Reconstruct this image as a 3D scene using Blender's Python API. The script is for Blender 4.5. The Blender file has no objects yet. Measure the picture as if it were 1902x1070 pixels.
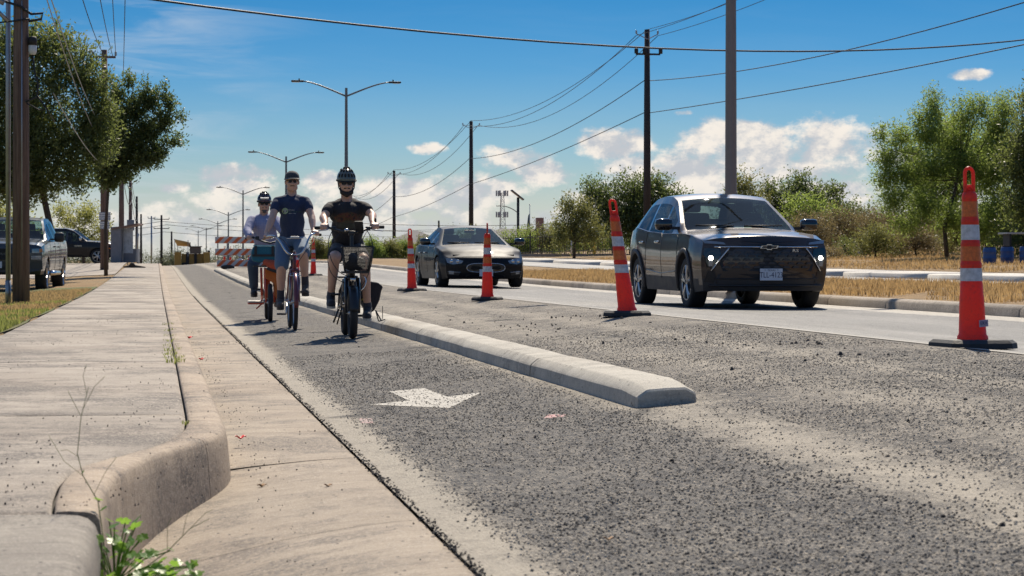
import bpy, bmesh, math, random
import numpy as np
from mathutils import Vector, Matrix, noise as mnoise
rnd = random.Random(7)
RS = np.random.RandomState(11)
PI = math.pi
R = math.radians
sc = bpy.context.scene
col = sc.collection

# ------------------------------------------------------------------ camera
PSI = math.atan(661 / 4000.0)
cam_d = bpy.data.cameras.new('camera')
cam = bpy.data.objects.new('camera', cam_d)
col.objects.link(cam)
cam.location = (0, 0, 0.82)
cam.rotation_euler = (R(90), 0, -PSI)
cam_d.sensor_width = 36
cam_d.lens = 36 * 4000 / 1902
cam_d.shift_y = -50 / 1902
cam_d.clip_start = 0.3
cam_d.clip_end = 3000
cam_d.dof.use_dof = True
cam_d.dof.focus_distance = 20
cam_d.dof.aperture_fstop = 11
sc.camera = cam

# ------------------------------------------------------------------ light
SUN_AZ = math.degrees(PSI) + 7.0      # degrees clockwise from +Y
SUN_EL = 47.0
sun_d = bpy.data.lights.new('sun', 'SUN')
sun_d.energy = 4.7
sun_d.angle = R(0.53)
sun_d.color = (1.0, 0.89, 0.73)
sun = bpy.data.objects.new('sun', sun_d)
col.objects.link(sun)
sun.rotation_euler = (R(90 - SUN_EL), 0, R(-SUN_AZ + 180))
sun.location = (0, 40, 60)

sc.view_settings.view_transform = 'Standard'
sc.view_settings.look = 'None'
sc.view_settings.gamma = 1
sc.view_settings.use_curve_mapping = False
sc.view_settings.exposure = 0.45
sc.cycles.max_bounces = 6
sc.cycles.transparent_max_bounces = 24
sc.cycles.sample_clamp_indirect = 8

# ------------------------------------------------------------------ node helper
class NT:
    def __init__(s, tree):
        s.t = tree; s.n = tree.nodes; s.l = tree.links
    def node(s, typ, **kw):
        n = s.n.new(typ)
        for k, v in kw.items():
            setattr(n, k, v)
        return n
    def put(s, inp, v):
        if isinstance(v, bpy.types.NodeSocket):
            s.l.new(v, inp)
        elif isinstance(v, bpy.types.Node):
            s.l.new(v.outputs[0], inp)
        elif v is not None:
            if hasattr(inp, 'default_value'):
                if isinstance(v, (tuple, list)) and len(v) == 3 and inp.type == 'RGBA':
                    v = (*v, 1)
                inp.default_value = v
    def math(s, op, a, b=None, c=None, clamp=False):
        n = s.node('ShaderNodeMath', operation=op, use_clamp=clamp)
        s.put(n.inputs[0], a)
        if b is not None: s.put(n.inputs[1], b)
        if c is not None: s.put(n.inputs[2], c)
        return n.outputs[0]
    def vmath(s, op, a, b=None):
        n = s.node('ShaderNodeVectorMath', operation=op)
        s.put(n.inputs[0], a)
        if b is not None: s.put(n.inputs[1], b)
        return n.outputs[0]
    def mix(s, f, a, b, blend='MIX'):
        n = s.node('ShaderNodeMix', data_type='RGBA', blend_type=blend)
        s.put(n.inputs[0], f); s.put(n.inputs[6], a); s.put(n.inputs[7], b)
        return n.outputs[2]
    def ramp(s, f, stops, interp='LINEAR'):
        n = s.node('ShaderNodeValToRGB')
        r = n.color_ramp; r.interpolation = interp
        while len(r.elements) < len(stops): r.elements.new(0.5)
        for e, (p, c) in zip(r.elements, stops):
            e.position = p
            e.color = (*c, 1) if isinstance(c, (tuple, list)) else (c, c, c, 1)
        s.put(n.inputs[0], f)
        return n.outputs[0]
    def maprange(s, v, a, b, c=0, d=1, smooth=False):
        n = s.node('ShaderNodeMapRange')
        if smooth: n.interpolation_type = 'SMOOTHSTEP'
        s.put(n.inputs[0], v)
        for i, q in enumerate((a, b, c, d)): n.inputs[i + 1].default_value = q
        return n.outputs[0]
    def coords(s, scale=(1, 1, 1), kind='Object', rot=(0, 0, 0)):
        tc = s.node('ShaderNodeTexCoord')
        m = s.node('ShaderNodeMapping')
        m.inputs['Scale'].default_value = scale
        m.inputs['Rotation'].default_value = rot
        s.l.new(tc.outputs[kind], m.inputs[0])
        return m.outputs[0]
    def noise(s, vec, scale, detail=4, rough=0.6, dist=0.0):
        n = s.node('ShaderNodeTexNoise')
        n.inputs['Scale'].default_value = scale
        n.inputs['Detail'].default_value = detail
        n.inputs['Roughness'].default_value = rough
        n.inputs['Distortion'].default_value = dist
        if vec is not None: s.l.new(vec, n.inputs['Vector'])
        return n.outputs[0]
    def voro(s, vec, scale, feature='F1', out=0, rand=1.0):
        n = s.node('ShaderNodeTexVoronoi', feature=feature)
        n.inputs['Scale'].default_value = scale
        n.inputs['Randomness'].default_value = rand
        if vec is not None: s.l.new(vec, n.inputs['Vector'])
        return n.outputs[out]
    def bump(s, h, strength=0.5, dist=0.01, normal=None):
        n = s.node('ShaderNodeBump')
        n.inputs['Strength'].default_value = strength
        n.inputs['Distance'].default_value = dist
        s.put(n.inputs['Height'], h)
        if normal is not None: s.l.new(normal, n.inputs['Normal'])
        return n.outputs[0]
    def sep(s, vec):
        n = s.node('ShaderNodeSeparateXYZ'); s.l.new(vec, n.inputs[0]); return n.outputs

def new_mat(name):
    m = bpy.data.materials.new(name); m.use_nodes = True
    t = NT(m.node_tree)
    b = m.node_tree.nodes['Principled BSDF']
    return m, t, b

def pmat(name, color, rough=0.5, metal=0.0, vary=0.0, vscale=6, bump=0.0, bscale=60, coat=0.0, spec=None, emis=None, estr=0, trans=0.0, rvary=0.1):
    """simple procedural principled material with noise variation"""
    m, t, b = new_mat(name)
    v = t.coords()
    if vary > 0:
        n = t.noise(v, vscale, 5, 0.65)
        lo = tuple(c * (1 - vary) for c in color); hi = tuple(min(1, c * (1 + vary)) for c in color)
        t.put(b.inputs['Base Color'], t.ramp(n, [(0.3, lo), (0.7, hi)]))
        t.put(b.inputs['Roughness'], t.maprange(n, 0.3, 0.7, max(0.02, rough - rvary), min(1, rough + rvary)))
    else:
        b.inputs['Base Color'].default_value = (*color, 1)
        b.inputs['Roughness'].default_value = rough
    b.inputs['Metallic'].default_value = metal
    b.inputs['Coat Weight'].default_value = coat
    b.inputs['Coat Roughness'].default_value = 0.04
    if spec is not None: b.inputs['Specular IOR Level'].default_value = spec
    if emis is not None:
        b.inputs['Emission Color'].default_value = (*emis, 1)
        b.inputs['Emission Strength'].default_value = estr
    if trans: b.inputs['Transmission Weight'].default_value = trans
    if bump > 0:
        t.put(b.inputs['Normal'], t.bump(t.noise(v, bscale, 4, 0.6), 0.6, bump))
    return m

# ------------------------------------------------------------------ sky
world = bpy.data.worlds.new('World'); sc.world = world; world.use_nodes = True
W = NT(world.node_tree)
bg = world.node_tree.nodes['Background']
bg.inputs['Strength'].default_value = 0.13
sky = W.node('ShaderNodeTexSky', sky_type='NISHITA')
sky.sun_disc = False
sky.sun_elevation = R(SUN_EL)
sky.sun_rotation = R(SUN_AZ)
sky.altitude = 150
sky.air_density = 1.0
sky.dust_density = 0.6
sky.ozone_density = 2.5
tc = W.node('ShaderNodeTexCoord')
d = tc.outputs['Generated']
dx, dy, dz = W.sep(W.vmath('NORMALIZE', d))
el = W.math('MULTIPLY', W.math('ARCSINE', dz), 180 / PI)
az = W.math('MULTIPLY', W.math('ARCTAN2', dx, dy), 180 / PI)
# deeper blue with height in view, lightened above it for fill light, the same all the way round
tint = W.ramp(W.math('DIVIDE', el, 30.0, clamp=True), [(0.0, (0.36, 0.39, 0.42)), (0.05, (0.29, 0.35, 0.41)), (0.10, (0.20, 0.31, 0.42)), (0.17, (0.088, 0.235, 0.395)), (0.235, (0.044, 0.195, 0.355)), (0.5, (0.10, 0.28, 0.44)), (1.0, (0.34, 0.50, 0.66))])
skyc = W.mix(1.0, sky.outputs[0], tint, 'MULTIPLY')
comb = W.node('ShaderNodeCombineXYZ')
W.put(comb.inputs[0], az); W.put(comb.inputs[1], W.math('MULTIPLY', el, 1.5)); comb.inputs[2].default_value = 3.3
cv = comb.outputs[0]
n1 = W.noise(cv, 0.85, 9, 0.62)
n2 = W.noise(cv, 0.30, 5, 0.55)
# cumulus banks: centre azimuth, elevation, half widths (degrees)
CL = [(16.2, 2.75, 3.2, 1.05), (15.3, 3.30, 1.3, .5), (12.2, 3.15, 1.1, .48), (17.7, 3.05, 1.5, .65), (14.0, 2.45, 2.3, .5), (15.5, 1.7, 5.2, .6),
      (9.5, 2.7, 1.05, .42), (10.2, 2.35, 1.0, .40), (7.1, 2.98, .52, .17), (8.4, 1.85, 1.6, .55), (6.4, 1.6, 2.4, .65), (2.0, 2.35, 1.15, .30), (2.2, 1.95, .85, .3), (4.4, 2.12, .55, .28),
      (0.3, 1.95, .55, .20), (1.6, 1.0, 2.1, .75), (-1.0, 0.8, 1.9, .55), (5.0, 0.9, 3.4, .55), (11, .9, 4.5, .7), (21.0, 1.5, 2.2, .6), (21.4, 4.85, .6, .17), (13.9, 3.93, .32, .09)]
acc = None
for a, e, ra, re in CL:
    u = W.math('DIVIDE', W.math('SUBTRACT', az, a), ra)
    v = W.math('DIVIDE', W.math('SUBTRACT', el, e), re)
    q = W.math('ADD', W.math('MULTIPLY', u, u), W.math('MULTIPLY', v, v))
    q = W.math('SUBTRACT', 1.0, q)
    acc = q if acc is None else W.math('MAXIMUM', acc, q)
# elsewhere round the horizon: the same low cumulus from noise alone
out = W.maprange(W.math('ABSOLUTE', W.math('SUBTRACT', az, 9.4)), 14.5, 22.0, 0, 1, True)
band = W.math('SUBTRACT', 1.0, W.math('ABSOLUTE', W.math('DIVIDE', W.math('SUBTRACT', el, 2.2), 2.6)))
el_out = W.math('SUBTRACT', W.math('ADD', W.math('MULTIPLY', n2, 4.0), W.math('MULTIPLY', band, 0.9)), 2.6)
acc = W.math('MAXIMUM', W.math('MAXIMUM', acc, -1.2), W.math('SUBTRACT', W.math('MULTIPLY', W.math('ADD', el_out, 4.0), out), 4.0))
dens = W.math('ADD', acc, W.math('MULTIPLY', W.math('SUBTRACT', n1, 0.52), 4.6))
dens = W.maprange(dens, -0.30, 0.80, 0, 1, True)
# thin high cirrus
comb2 = W.node('ShaderNodeCombineXYZ')
W.put(comb2.inputs[0], W.math('MULTIPLY', az, 0.12)); W.put(comb2.inputs[1], W.math('ADD', W.math('MULTIPLY', el, 0.8), W.math('MULTIPLY', az, .03)))
ci = W.noise(comb2.outputs[0], 1.6, 6, 0.6, 0.6)
ci = W.math('MULTIPLY', W.maprange(ci, 0.42, 0.75, 0, 0.55, True), W.maprange(az, 5.0, -1.5, 0.05, 1.0, True))
veil = W.maprange(el, 2.6, 0.0, 0.0, 0.62, True)
skyc = W.mix(ci, skyc, (3.6, 3.9, 4.2))
skyc = W.mix(veil, skyc, (3.75, 3.85, 3.85))
shade_n = W.noise(W.vmath('ADD', cv, (0.12, -0.55, 0.0)), 0.85, 9, 0.62)
lit = W.maprange(W.math('SUBTRACT', n1, shade_n), -0.10, 0.14, 0, 1, True)
ccol = W.mix(lit, (2.9, 3.1, 3.4), (5.4, 5.0, 4.5))
ccol = W.mix(W.maprange(acc, -.2, 1.0, 0.0, 0.2), ccol, (3.9, 3.75, 3.6))
dens = W.math('MULTIPLY', dens, W.maprange(el, 0.2, 2.0, 0.55, 1.0))
W.put(bg.inputs['Color'], W.mix(dens, skyc, ccol))

# ------------------------------------------------------------------ terrain functions
PROF = [(-200, 1.0), (-60, .3), (-12, .05), (-4, .0), (-2.4, .1), (-1.42, .14), (.13, .15), (.29, .145), (.36, -.015), (.83, .0), (2, .06), (2.5, .1), (3.5, .19), (4.75, .28), (6, .225), (7.5, .195), (9.2, .185),
        (9.21, .335), (10.5, .41), (12.6, .46), (12.9, .46), (12.91, .42), (17, .40), (17.01, .52), (19, .54), (26, .75), (45, 1.35), (90, 1.6), (300, 2.5)]
def lerp_tab(T, x):
    if x <= T[0][0]: return T[0][1]
    for (a, b), (c, d_) in zip(T, T[1:]):
        if x <= c: return b + (d_ - b) * (x - a) / (c - a)
    return T[-1][1]
def sstep(a, b, x):
    t = min(1, max(0, (x - a) / (b - a))); return t * t * (3 - 2 * t)
def grade(x, y):
    g = .52 * sstep(38, 128, y)
    if x < 0: g += .14 * sstep(78, 108, y) * sstep(-.2, -1.6, x)
    if y > 140:
        w = sstep(34, 16, x) * sstep(-30, -12, x)
        g -= w * 2.3 * sstep(140, 330, y)
    return g
def gz(x, y): return lerp_tab(PROF, x) + grade(x, y)

# ------------------------------------------------------------------ mesh helpers
def link(o, parent=None):
    col.objects.link(o)
    if parent is not None: o.parent = parent
    return o
def tag(o, label=None, cat=None, group=None, kind=None):
    if label: o['label'] = label
    if cat: o['category'] = cat
    if group: o['group'] = group
    if kind: o['kind'] = kind
    return o
def empty(name, loc=(0, 0, 0), rz=0.0, label=None, cat=None, group=None):
    o = bpy.data.objects.new(name, None); link(o)
    o.location = loc; o.rotation_euler = (0, 0, rz); o.empty_display_size = .3
    return tag(o, label, cat, group)
def mesh_obj(name, verts, faces, mat=None, parent=None, smooth=False):
    me = bpy.data.meshes.new(name)
    if isinstance(verts, np.ndarray): verts = verts.tolist()
    me.from_pydata(verts, [], faces)
    if mat is not None:
        for m_ in (mat if isinstance(mat, (list, tuple)) else [mat]): me.materials.append(m_)
    if smooth: me.polygons.foreach_set('use_smooth', [True] * len(me.polygons))
    me.update()
    return link(bpy.data.objects.new(name, me), parent)

class MB:
    """collects shapes into one mesh"""
    def __init__(s): s.v = []; s.f = []; s.mi = []; s.cur = 0
    def add(s, vs, fs):
        o = len(s.v); s.v += [tuple(v) for v in vs]; s.f += [tuple(i + o for i in f) for f in fs]; s.mi += [s.cur] * len(fs); return s
    def box(s, c, d, rz=0, rx=0, ry=0, bev=0.0, taper=1.0):
        x, y, z = [k / 2 for k in d]
        if bev > 0: return s.rbox(c, d, bev, rz, rx, ry)
        vs = [(-x, -y, -z), (x, -y, -z), (x, y, -z), (-x, y, -z), (-x * taper, -y * taper, z), (x * taper, -y * taper, z), (x * taper, y * taper, z), (-x * taper, y * taper, z)]
        M = Matrix.Translation(c) @ Matrix.Rotation(rz, 4, 'Z') @ Matrix.Rotation(ry, 4, 'Y') @ Matrix.Rotation(rx, 4, 'X')
        return s.add([M @ Vector(v) for v in vs], [(3, 2, 1, 0), (4, 5, 6, 7), (0, 1, 5, 4), (1, 2, 6, 5), (2, 3, 7, 6), (3, 0, 4, 7)])
    def rbox(s, c, d, b, rz=0, rx=0, ry=0):
        bm = bmesh.new(); bmesh.ops.create_cube(bm, size=1)
        for v in bm.verts: v.co = Vector((v.co.x * d[0], v.co.y * d[1], v.co.z * d[2]))
        bmesh.ops.bevel(bm, geom=bm.edges[:], offset=min(b, min(d) * .49), segments=2, profile=0.6, affect='EDGES')
        M = Matrix.Translation(c) @ Matrix.Rotation(rz, 4, 'Z') @ Matrix.Rotation(ry, 4, 'Y') @ Matrix.Rotation(rx, 4, 'X')
        vs = [M @ v.co for v in bm.verts]; bm.verts.index_update()
        fs = [[v.index for v in f.verts] for f in bm.faces]; bm.free()
        return s.add(vs, fs)
    def tube(s, pts, r, n=8, caps=True, flat=1.0):
        P = [Vector(p) for p in pts]
        rs = r if isinstance(r, (list, tuple)) else [r] * len(P)
        vs = []; fs = []
        prev = None
        for i, p in enumerate(P):
            t = (P[min(i + 1, len(P) - 1)] - P[max(i - 1, 0)]).normalized()
            if prev is None:
                a = Vector((0, 0, 1)) if abs(t.z) < .9 else Vector((1, 0, 0))
                u = t.cross(a).normalized()
            else:
                u = (prev - t * prev.dot(t)).normalized()
            prev = u; w = t.cross(u)
            for k in range(n):
                an = 2 * PI * k / n
                vs.append(p + (u * math.cos(an) + w * math.sin(an) * flat) * rs[i])
        for i in range(len(P) - 1):
            for k in range(n):
                a = i * n + k; b = i * n + (k + 1) % n
                fs.append((a, b, b + n, a + n))
        if caps:
            fs.append(tuple(range(n))[::-1]); fs.append(tuple(range((len(P) - 1) * n, len(P) * n)))
        return s.add(vs, fs)
    def lathe(s, prof, c=(0, 0, 0), n=20, axis='Z', caps=True, ang0=0):
        """prof: list (r, h)"""
        vs = []; fs = []
        for r_, h in prof:
            for k in range(n):
                a = 2 * PI * k / n + ang0
                p = (r_ * math.cos(a), r_ * math.sin(a), h)
                if axis == 'X': p = (p[2], p[0], p[1])
                elif axis == 'Y': p = (p[0], p[2], p[1])
                vs.append((p[0] + c[0], p[1] + c[1], p[2] + c[2]))
        for i in range(len(prof) - 1):
            for k in range(n):
                a = i * n + k; b = i * n + (k + 1) % n
                fs.append((a, b, b + n, a + n))
        if caps:
            fs.append(tuple(range(n))[::-1]); fs.append(tuple(range((len(prof) - 1) * n, len(prof) * n)))
        return s.add(vs, fs)
    def ell(s, c, rad, n=12, m=8, rot=None):
        vs = [(0, 0, -1)]; fs = []
        for i in range(1, m):
            ph = -PI / 2 + PI * i / m
            for k in range(n):
                a = 2 * PI * k / n
                vs.append((math.cos(ph) * math.cos(a), math.cos(ph) * math.sin(a), math.sin(ph)))
        vs.append((0, 0, 1))
        for k in range(n): fs.append((0, 1 + (k + 1) % n, 1 + k))
        for i in range(m - 2):
            for k in range(n):
                a = 1 + i * n + k; b = 1 + i * n + (k + 1) % n
                fs.append((a, b, b + n, a + n))
        t = len(vs) - 1
        for k in range(n): fs.append((1 + (m - 2) * n + k, 1 + (m - 2) * n + (k + 1) % n, t))
        M = rot if rot is not None else Matrix.Identity(3)
        return s.add([Vector(c) + M @ Vector((v[0] * rad[0], v[1] * rad[1], v[2] * rad[2])) for v in vs], fs)
    def extrude(s, poly, fn0, fn1):
        """poly 2D list -> prism between fn0(p) and fn1(p)"""
        n = len(poly)
        vs = [fn0(p) for p in poly] + [fn1(p) for p in poly]
        fs = [tuple(range(n))[::-1], tuple(range(n, 2 * n))] + [(k, (k + 1) % n, (k + 1) % n + n, k + n) for k in range(n)]
        return s.add(vs, fs)
    def torus(s, c, Rr, r, n=40, m=10, axis='X', sq=1.0):
        vs = []; fs = []
        for i in range(n):
            a = 2 * PI * i / n
            for k in range(m):
                b = 2 * PI * k / m
                rr = Rr + r * math.cos(b); h = r * sq * math.sin(b)
                p = (h, rr * math.cos(a), rr * math.sin(a)) if axis == 'X' else (rr * math.cos(a), rr * math.sin(a), h)
                vs.append((p[0] + c[0], p[1] + c[1], p[2] + c[2]))
        for i in range(n):
            for k in range(m):
                a = i * m + k; b = i * m + (k + 1) % m; c2 = ((i + 1) % n) * m + (k + 1) % m; d2 = ((i + 1) % n) * m + k
                fs.append((a, b, c2, d2))
        return s.add(vs, fs)
    def build(s, name, mat, parent=None, smooth=False, ang=None):
        o = mesh_obj(name, s.v, s.f, mat, parent, smooth)
        if any(s.mi): o.data.polygons.foreach_set('material_index', s.mi)
        bm = bmesh.new(); bm.from_mesh(o.data); bmesh.ops.recalc_face_normals(bm, faces=bm.faces)
        if ang is not None:
            for f in bm.faces: f.smooth = True
            for e in bm.edges:
                if len(e.link_faces) == 2 and e.calc_face_angle(0) > R(ang): e.smooth = False
        bm.to_mesh(o.data); bm.free()
        return o
def bezier(a, b, c, d_, n=12):
    a, b, c, d_ = map(Vector, (a, b, c, d_))
    return [((1 - t) ** 3) * a + 3 * t * (1 - t) ** 2 * b + 3 * t * t * (1 - t) * c + t ** 3 * d_ for t in [i / n for i in range(n + 1)]]
def children(o): return [c for c in bpy.data.objects if c.parent == o]
def copy_tree(o, parent=None):
    c = o.copy(); col.objects.link(c); c.parent = parent
    for ch in children(o): copy_tree(ch, c)
    return c
def text_mesh(name, txt, size, mat, parent, loc, rot, extrude=.001, align='CENTER', sx=1.0):
    cu = bpy.data.curves.new(name, 'FONT'); cu.body = txt; cu.size = size; cu.extrude = extrude
    cu.align_x = align; cu.align_y = 'CENTER'; cu.resolution_u = 2
    tmp = bpy.data.objects.new(name + '_t', cu); col.objects.link(tmp)
    dg = bpy.context.evaluated_depsgraph_get()
    me = bpy.data.meshes.new_from_object(tmp.evaluated_get(dg))
    bpy.data.objects.remove(tmp); bpy.data.curves.remove(cu)
    me.materials.clear(); me.materials.append(mat); me.name = name
    for v in me.vertices: v.co.x *= sx
    o = bpy.data.objects.new(name, me); link(o, parent); o.location = loc; o.rotation_euler = rot
    return o
# ------------------------------------------------------------------ ground materials
def asphalt_mat():
    m, t, b = new_mat('asphalt')
    v = t.coords()
    X, Y, Z = t.sep(v)
    wob = t.math('MULTIPLY', t.math('SUBTRACT', t.noise(v, 1.3, 5, .65), 0.5), 0.55)
    xw = t.math('ADD', X, wob)
    wob2 = t.math('MULTIPLY', t.math('SUBTRACT', t.noise(v, 9, 4, .7), 0.5), 0.16)
    xe = t.math('ADD', X, t.math('ADD', wob2, t.math('MULTIPLY', wob, .2)))
    n_small = t.noise(v, 55, 3, .6)
    vc = t.voro(v, 80, 'F1', 1)                       # stone colours
    vd = t.voro(v, 80, 'F1', 0)
    vf = t.voro(v, 33, 'F1', 0)
    r_, g_, b_ = t.sep(vc)
    stone = t.ramp(r_, [(0.0, (.045, .044, .044)), (0.3, (.135, .125, .11)), (0.6, (.28, .25, .205)), (0.9, (.45, .39, .31))])
    stone = t.mix(t.maprange(vd, 0.30, 0.75, 0, .8), stone, (.022, .022, .026))
    pits = t.maprange(t.math('ADD', t.noise(t.coords((1, .45, 1)), 16, 5, .75), t.math('MULTIPLY', t.noise(v, 1.7, 3, .6), .25)), .64, .74, 0, 1)
    stone = t.mix(t.math('MULTIPLY', pits, .75), stone, (.035, .034, .038))
    # dust worked into the surface
    dn = t.noise(v, 2.2, 6, .7)
    def bandm(x0, w, xs=xw):
        return t.math('SUBTRACT', 1.0, t.math('DIVIDE', t.math('ABSOLUTE', t.math('SUBTRACT', xs, x0)), w), clamp=True)
    dust = t.math('MULTIPLY', bandm(2.5, .38), .95)
    for x0, w, a in ((3.35, .5, .55), (4.05, .30, .6), (4.75, .3, .35), (1.5, .5, .12)):
        dust = t.math('MAXIMUM', dust, t.math('MULTIPLY', bandm(x0, w), a))
    strip = t.maprange(xe, .97, 1.08, 1.0, 0.0)
    dust = t.math('MAXIMUM', dust, t.math('MULTIPLY', strip, 1.0))
    dmask = t.math('ADD', dust, t.math('MULTIPLY', t.math('SUBTRACT', dn, .52), 1.6), clamp=True)
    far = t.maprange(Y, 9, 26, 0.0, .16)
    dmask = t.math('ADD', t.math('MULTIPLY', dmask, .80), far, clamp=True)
    dustc = t.mix(n_small, (.30, .262, .205), (.46, .41, .33))
    dustc = t.mix(t.maprange(vf, .1, .22, .55, 0), dustc, (.06, .055, .05))
    rough_c = t.mix(dmask, stone, dustc)
    # smooth worn lane beyond the cones
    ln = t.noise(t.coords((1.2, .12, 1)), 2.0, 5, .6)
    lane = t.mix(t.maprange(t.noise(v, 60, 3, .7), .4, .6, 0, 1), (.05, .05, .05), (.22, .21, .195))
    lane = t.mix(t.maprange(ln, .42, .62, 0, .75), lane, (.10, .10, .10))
    lane_glare = t.math('MAXIMUM', t.math('MULTIPLY', t.maprange(xe, 6.9, 5.9, 0, 1, True), t.maprange(xe, 5.0, 5.25, 0, 1)), t.math('MULTIPLY', bandm(7.9, .45), .6))  # sun glare painted into the colour as pale bands along the polished tracks
    lane_glare = t.math('MULTIPLY', lane_glare, t.maprange(ln, .35, .6, 1, .45))
    lane = t.mix(lane_glare, t.mix(.45, lane, (.10, .10, .10)), t.mix(n_small, (.10, .097, .092), (.30, .285, .26)))
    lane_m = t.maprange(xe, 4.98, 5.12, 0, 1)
    newm = t.math('MULTIPLY', t.maprange(xw, 2.35, 2.15, 0, 1), t.maprange(xe, 1.02, 1.14, 0, 1))
    rough_c = t.mix(t.math('MULTIPLY', newm, .34), rough_c, (.065, .066, .070))
    crk = t.voro(t.coords((1.1, .28, 1)), .55, 'DISTANCE_TO_EDGE', 0)
    cr = t.math('MULTIPLY', t.maprange(t.math('ADD', crk, t.math('MULTIPLY', t.math('SUBTRACT', dn, .5), .10)), .004, .010, 1, 0), t.maprange(t.noise(v, .5, 2, .5), .50, .58, 0, .8))
    rough_c = t.mix(cr, rough_c, (.03, .028, .028))
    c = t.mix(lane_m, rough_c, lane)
    # bleached concrete pan along the median kerb
    pan = t.maprange(xe, 8.72, 8.76, 0, 1)
    c = t.mix(pan, c, t.mix(dn, (.29, .26, .22), (.40, .37, .31)))
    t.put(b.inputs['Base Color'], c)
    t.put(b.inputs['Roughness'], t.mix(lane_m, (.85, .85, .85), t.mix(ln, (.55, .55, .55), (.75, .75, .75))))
    b.inputs['Specular IOR Level'].default_value = .3
    hgt = t.math('SUBTRACT', t.math('MULTIPLY', g_, .9), t.math('MULTIPLY', vd, 1.2))
    hgt = t.math('SUBTRACT', hgt, t.math('MULTIPLY', pits, .8))
    hgt = t.math('MULTIPLY', hgt, t.mix(dmask, (1, 1, 1), (.35, .35, .35)))
    hgt = t.math('MULTIPLY', hgt, t.maprange(lane_m, 0, 1, 1, .6))
    h2 = t.math('ADD', hgt, t.math('MULTIPLY', t.noise(v, 130, 2, .5), .5))
    t.put(b.inputs['Normal'], t.bump(h2, .85, .009))
    return m
def concrete_mat(name, ca, cb, grime=.5, broom=1.0, pink=0.0, along='X', sc_=1.0):
    m, t, b = new_mat(name)
    v = t.coords()
    n = t.noise(v, .9, 8, .72)
    st2 = t.noise(t.coords((2.0, 60, 20)), 1.5, 4, .65)
    st3 = t.noise(t.coords((1.0, 1.7, 1)), 1.9, 10, .74)
    c = t.mix(t.maprange(n, .35, .65, 0, 1), ca, cb)
    c = t.mix(t.maprange(st2, .45, .62, 0, .55), c, tuple(k * .62 for k in ca))
    patch = t.noise(t.coords((1.0, .55, 1)), .8, 5, .6)
    gm = t.math('MULTIPLY', t.maprange(st3, .48, .56, 0, 1), t.maprange(patch, .42, .54, .12, 1))
    fine = t.noise(t.coords((1.0, .6, 1)), 55, 4, .75)
    gm = t.math('MULTIPLY', gm, t.maprange(fine, .40, .54, .12, 1))
    c = t.mix(t.math('MULTIPLY', gm, grime), c, (.082, .070, .062))
    pm = t.math('MULTIPLY', t.maprange(t.noise(t.coords((.8, .45, 1)), 1.3, 7, .7), .50, .60, 0, 1), t.maprange(t.noise(t.coords((1, .55, 1)), 70, 3, .8), .42, .52, 0, 1))
    c = t.mix(t.math('MULTIPLY', pm, min(.85, grime)), c, (.07, .058, .05))
    stain = t.noise(v, .55, 4, .55)
    c = t.mix(t.maprange(stain, .5, .68, 0, .35), c, tuple(k * f for k, f in zip(ca, (.72, .64, .58))))
    sp = t.voro(t.coords((1, .5, 1)), 26, 'F1', 0)
    spm = t.math('MULTIPLY', t.maprange(sp, .10, .17, 1, 0), t.maprange(t.noise(v, 3, 4, .6), .46, .56, 0, 1))
    c = t.mix(t.math('MULTIPLY', spm, .85), c, (.045, .04, .038))
    c = t.mix(t.maprange(t.noise(v, 120, 3, .6), .40, .62, .28, 0), c, tuple(k * .45 for k in ca))
    c = t.mix(t.maprange(t.noise(v, 150, 2, .5), .58, .72, 0, .45), c, (.66, .61, .53))
    t.put(b.inputs['Base Color'], c)
    b.inputs['Roughness'].default_value = .85
    h = t.math('ADD', t.math('MULTIPLY', st2, broom), t.math('MULTIPLY', t.noise(v, 90, 5, .75), .9))
    h = t.math('SUBTRACT', h, t.math('MULTIPLY', spm, .6))
    t.put(b.inputs['Normal'], t.bump(h, .7, .007))
    return m
def soil_grass_mat(name, c1, c2, c3, scale=1.0):
    m, t, b = new_mat(name)
    v = t.coords()
    n = t.noise(v, .25 * scale, 6, .65); n2 = t.noise(v, 9 * scale, 5, .7)
    c = t.ramp(n, [(0.3, c1), (0.55, c2), (0.75, c3)])
    c = t.mix(t.maprange(n2, .4, .7, 0, .6), c, tuple(k * .4 for k in c1))
    t.put(b.inputs['Base Color'], c)
    b.inputs['Roughness'].default_value = .95
    t.put(b.inputs['Normal'], t.bump(n2, .9, .08))
    return m
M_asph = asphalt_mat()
M_walk = concrete_mat('sidewalk_concrete', (.33, .28, .225), (.47, .405, .33), .95, 1.2)
M_kerb = concrete_mat('kerb_concrete', (.38, .29, .205), (.52, .415, .305), .80, .3)
M_gut = concrete_mat('gutter_concrete', (.33, .265, .195), (.45, .37, .28), .7, .9)
M_inlet = concrete_mat('old_inlet_concrete', (.24, .21, .175), (.40, .355, .29), .9, 1.3)
M_sep = concrete_mat('pale_precast_concrete', (.46, .425, .355), (.60, .56, .475), .5, .15)
M_mkerb = concrete_mat('median_kerb_concrete', (.36, .30, .23), (.46, .39, .31), .5, .2)
M_far = concrete_mat('bleached_concrete', (.55, .52, .47), (.66, .63, .57), .12, .3)
M_dry = soil_grass_mat('dry_grass_ground', (.24, .15, .065), (.34, .22, .10), (.22, .17, .08))
M_lawn = soil_grass_mat('lawn_ground', (.17, .14, .05), (.12, .15, .04), (.26, .19, .08))
M_joint = pmat('joint_dirt', (.045, .038, .03), .95, vary=.4, vscale=12, bump=.01, bscale=60)

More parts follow.
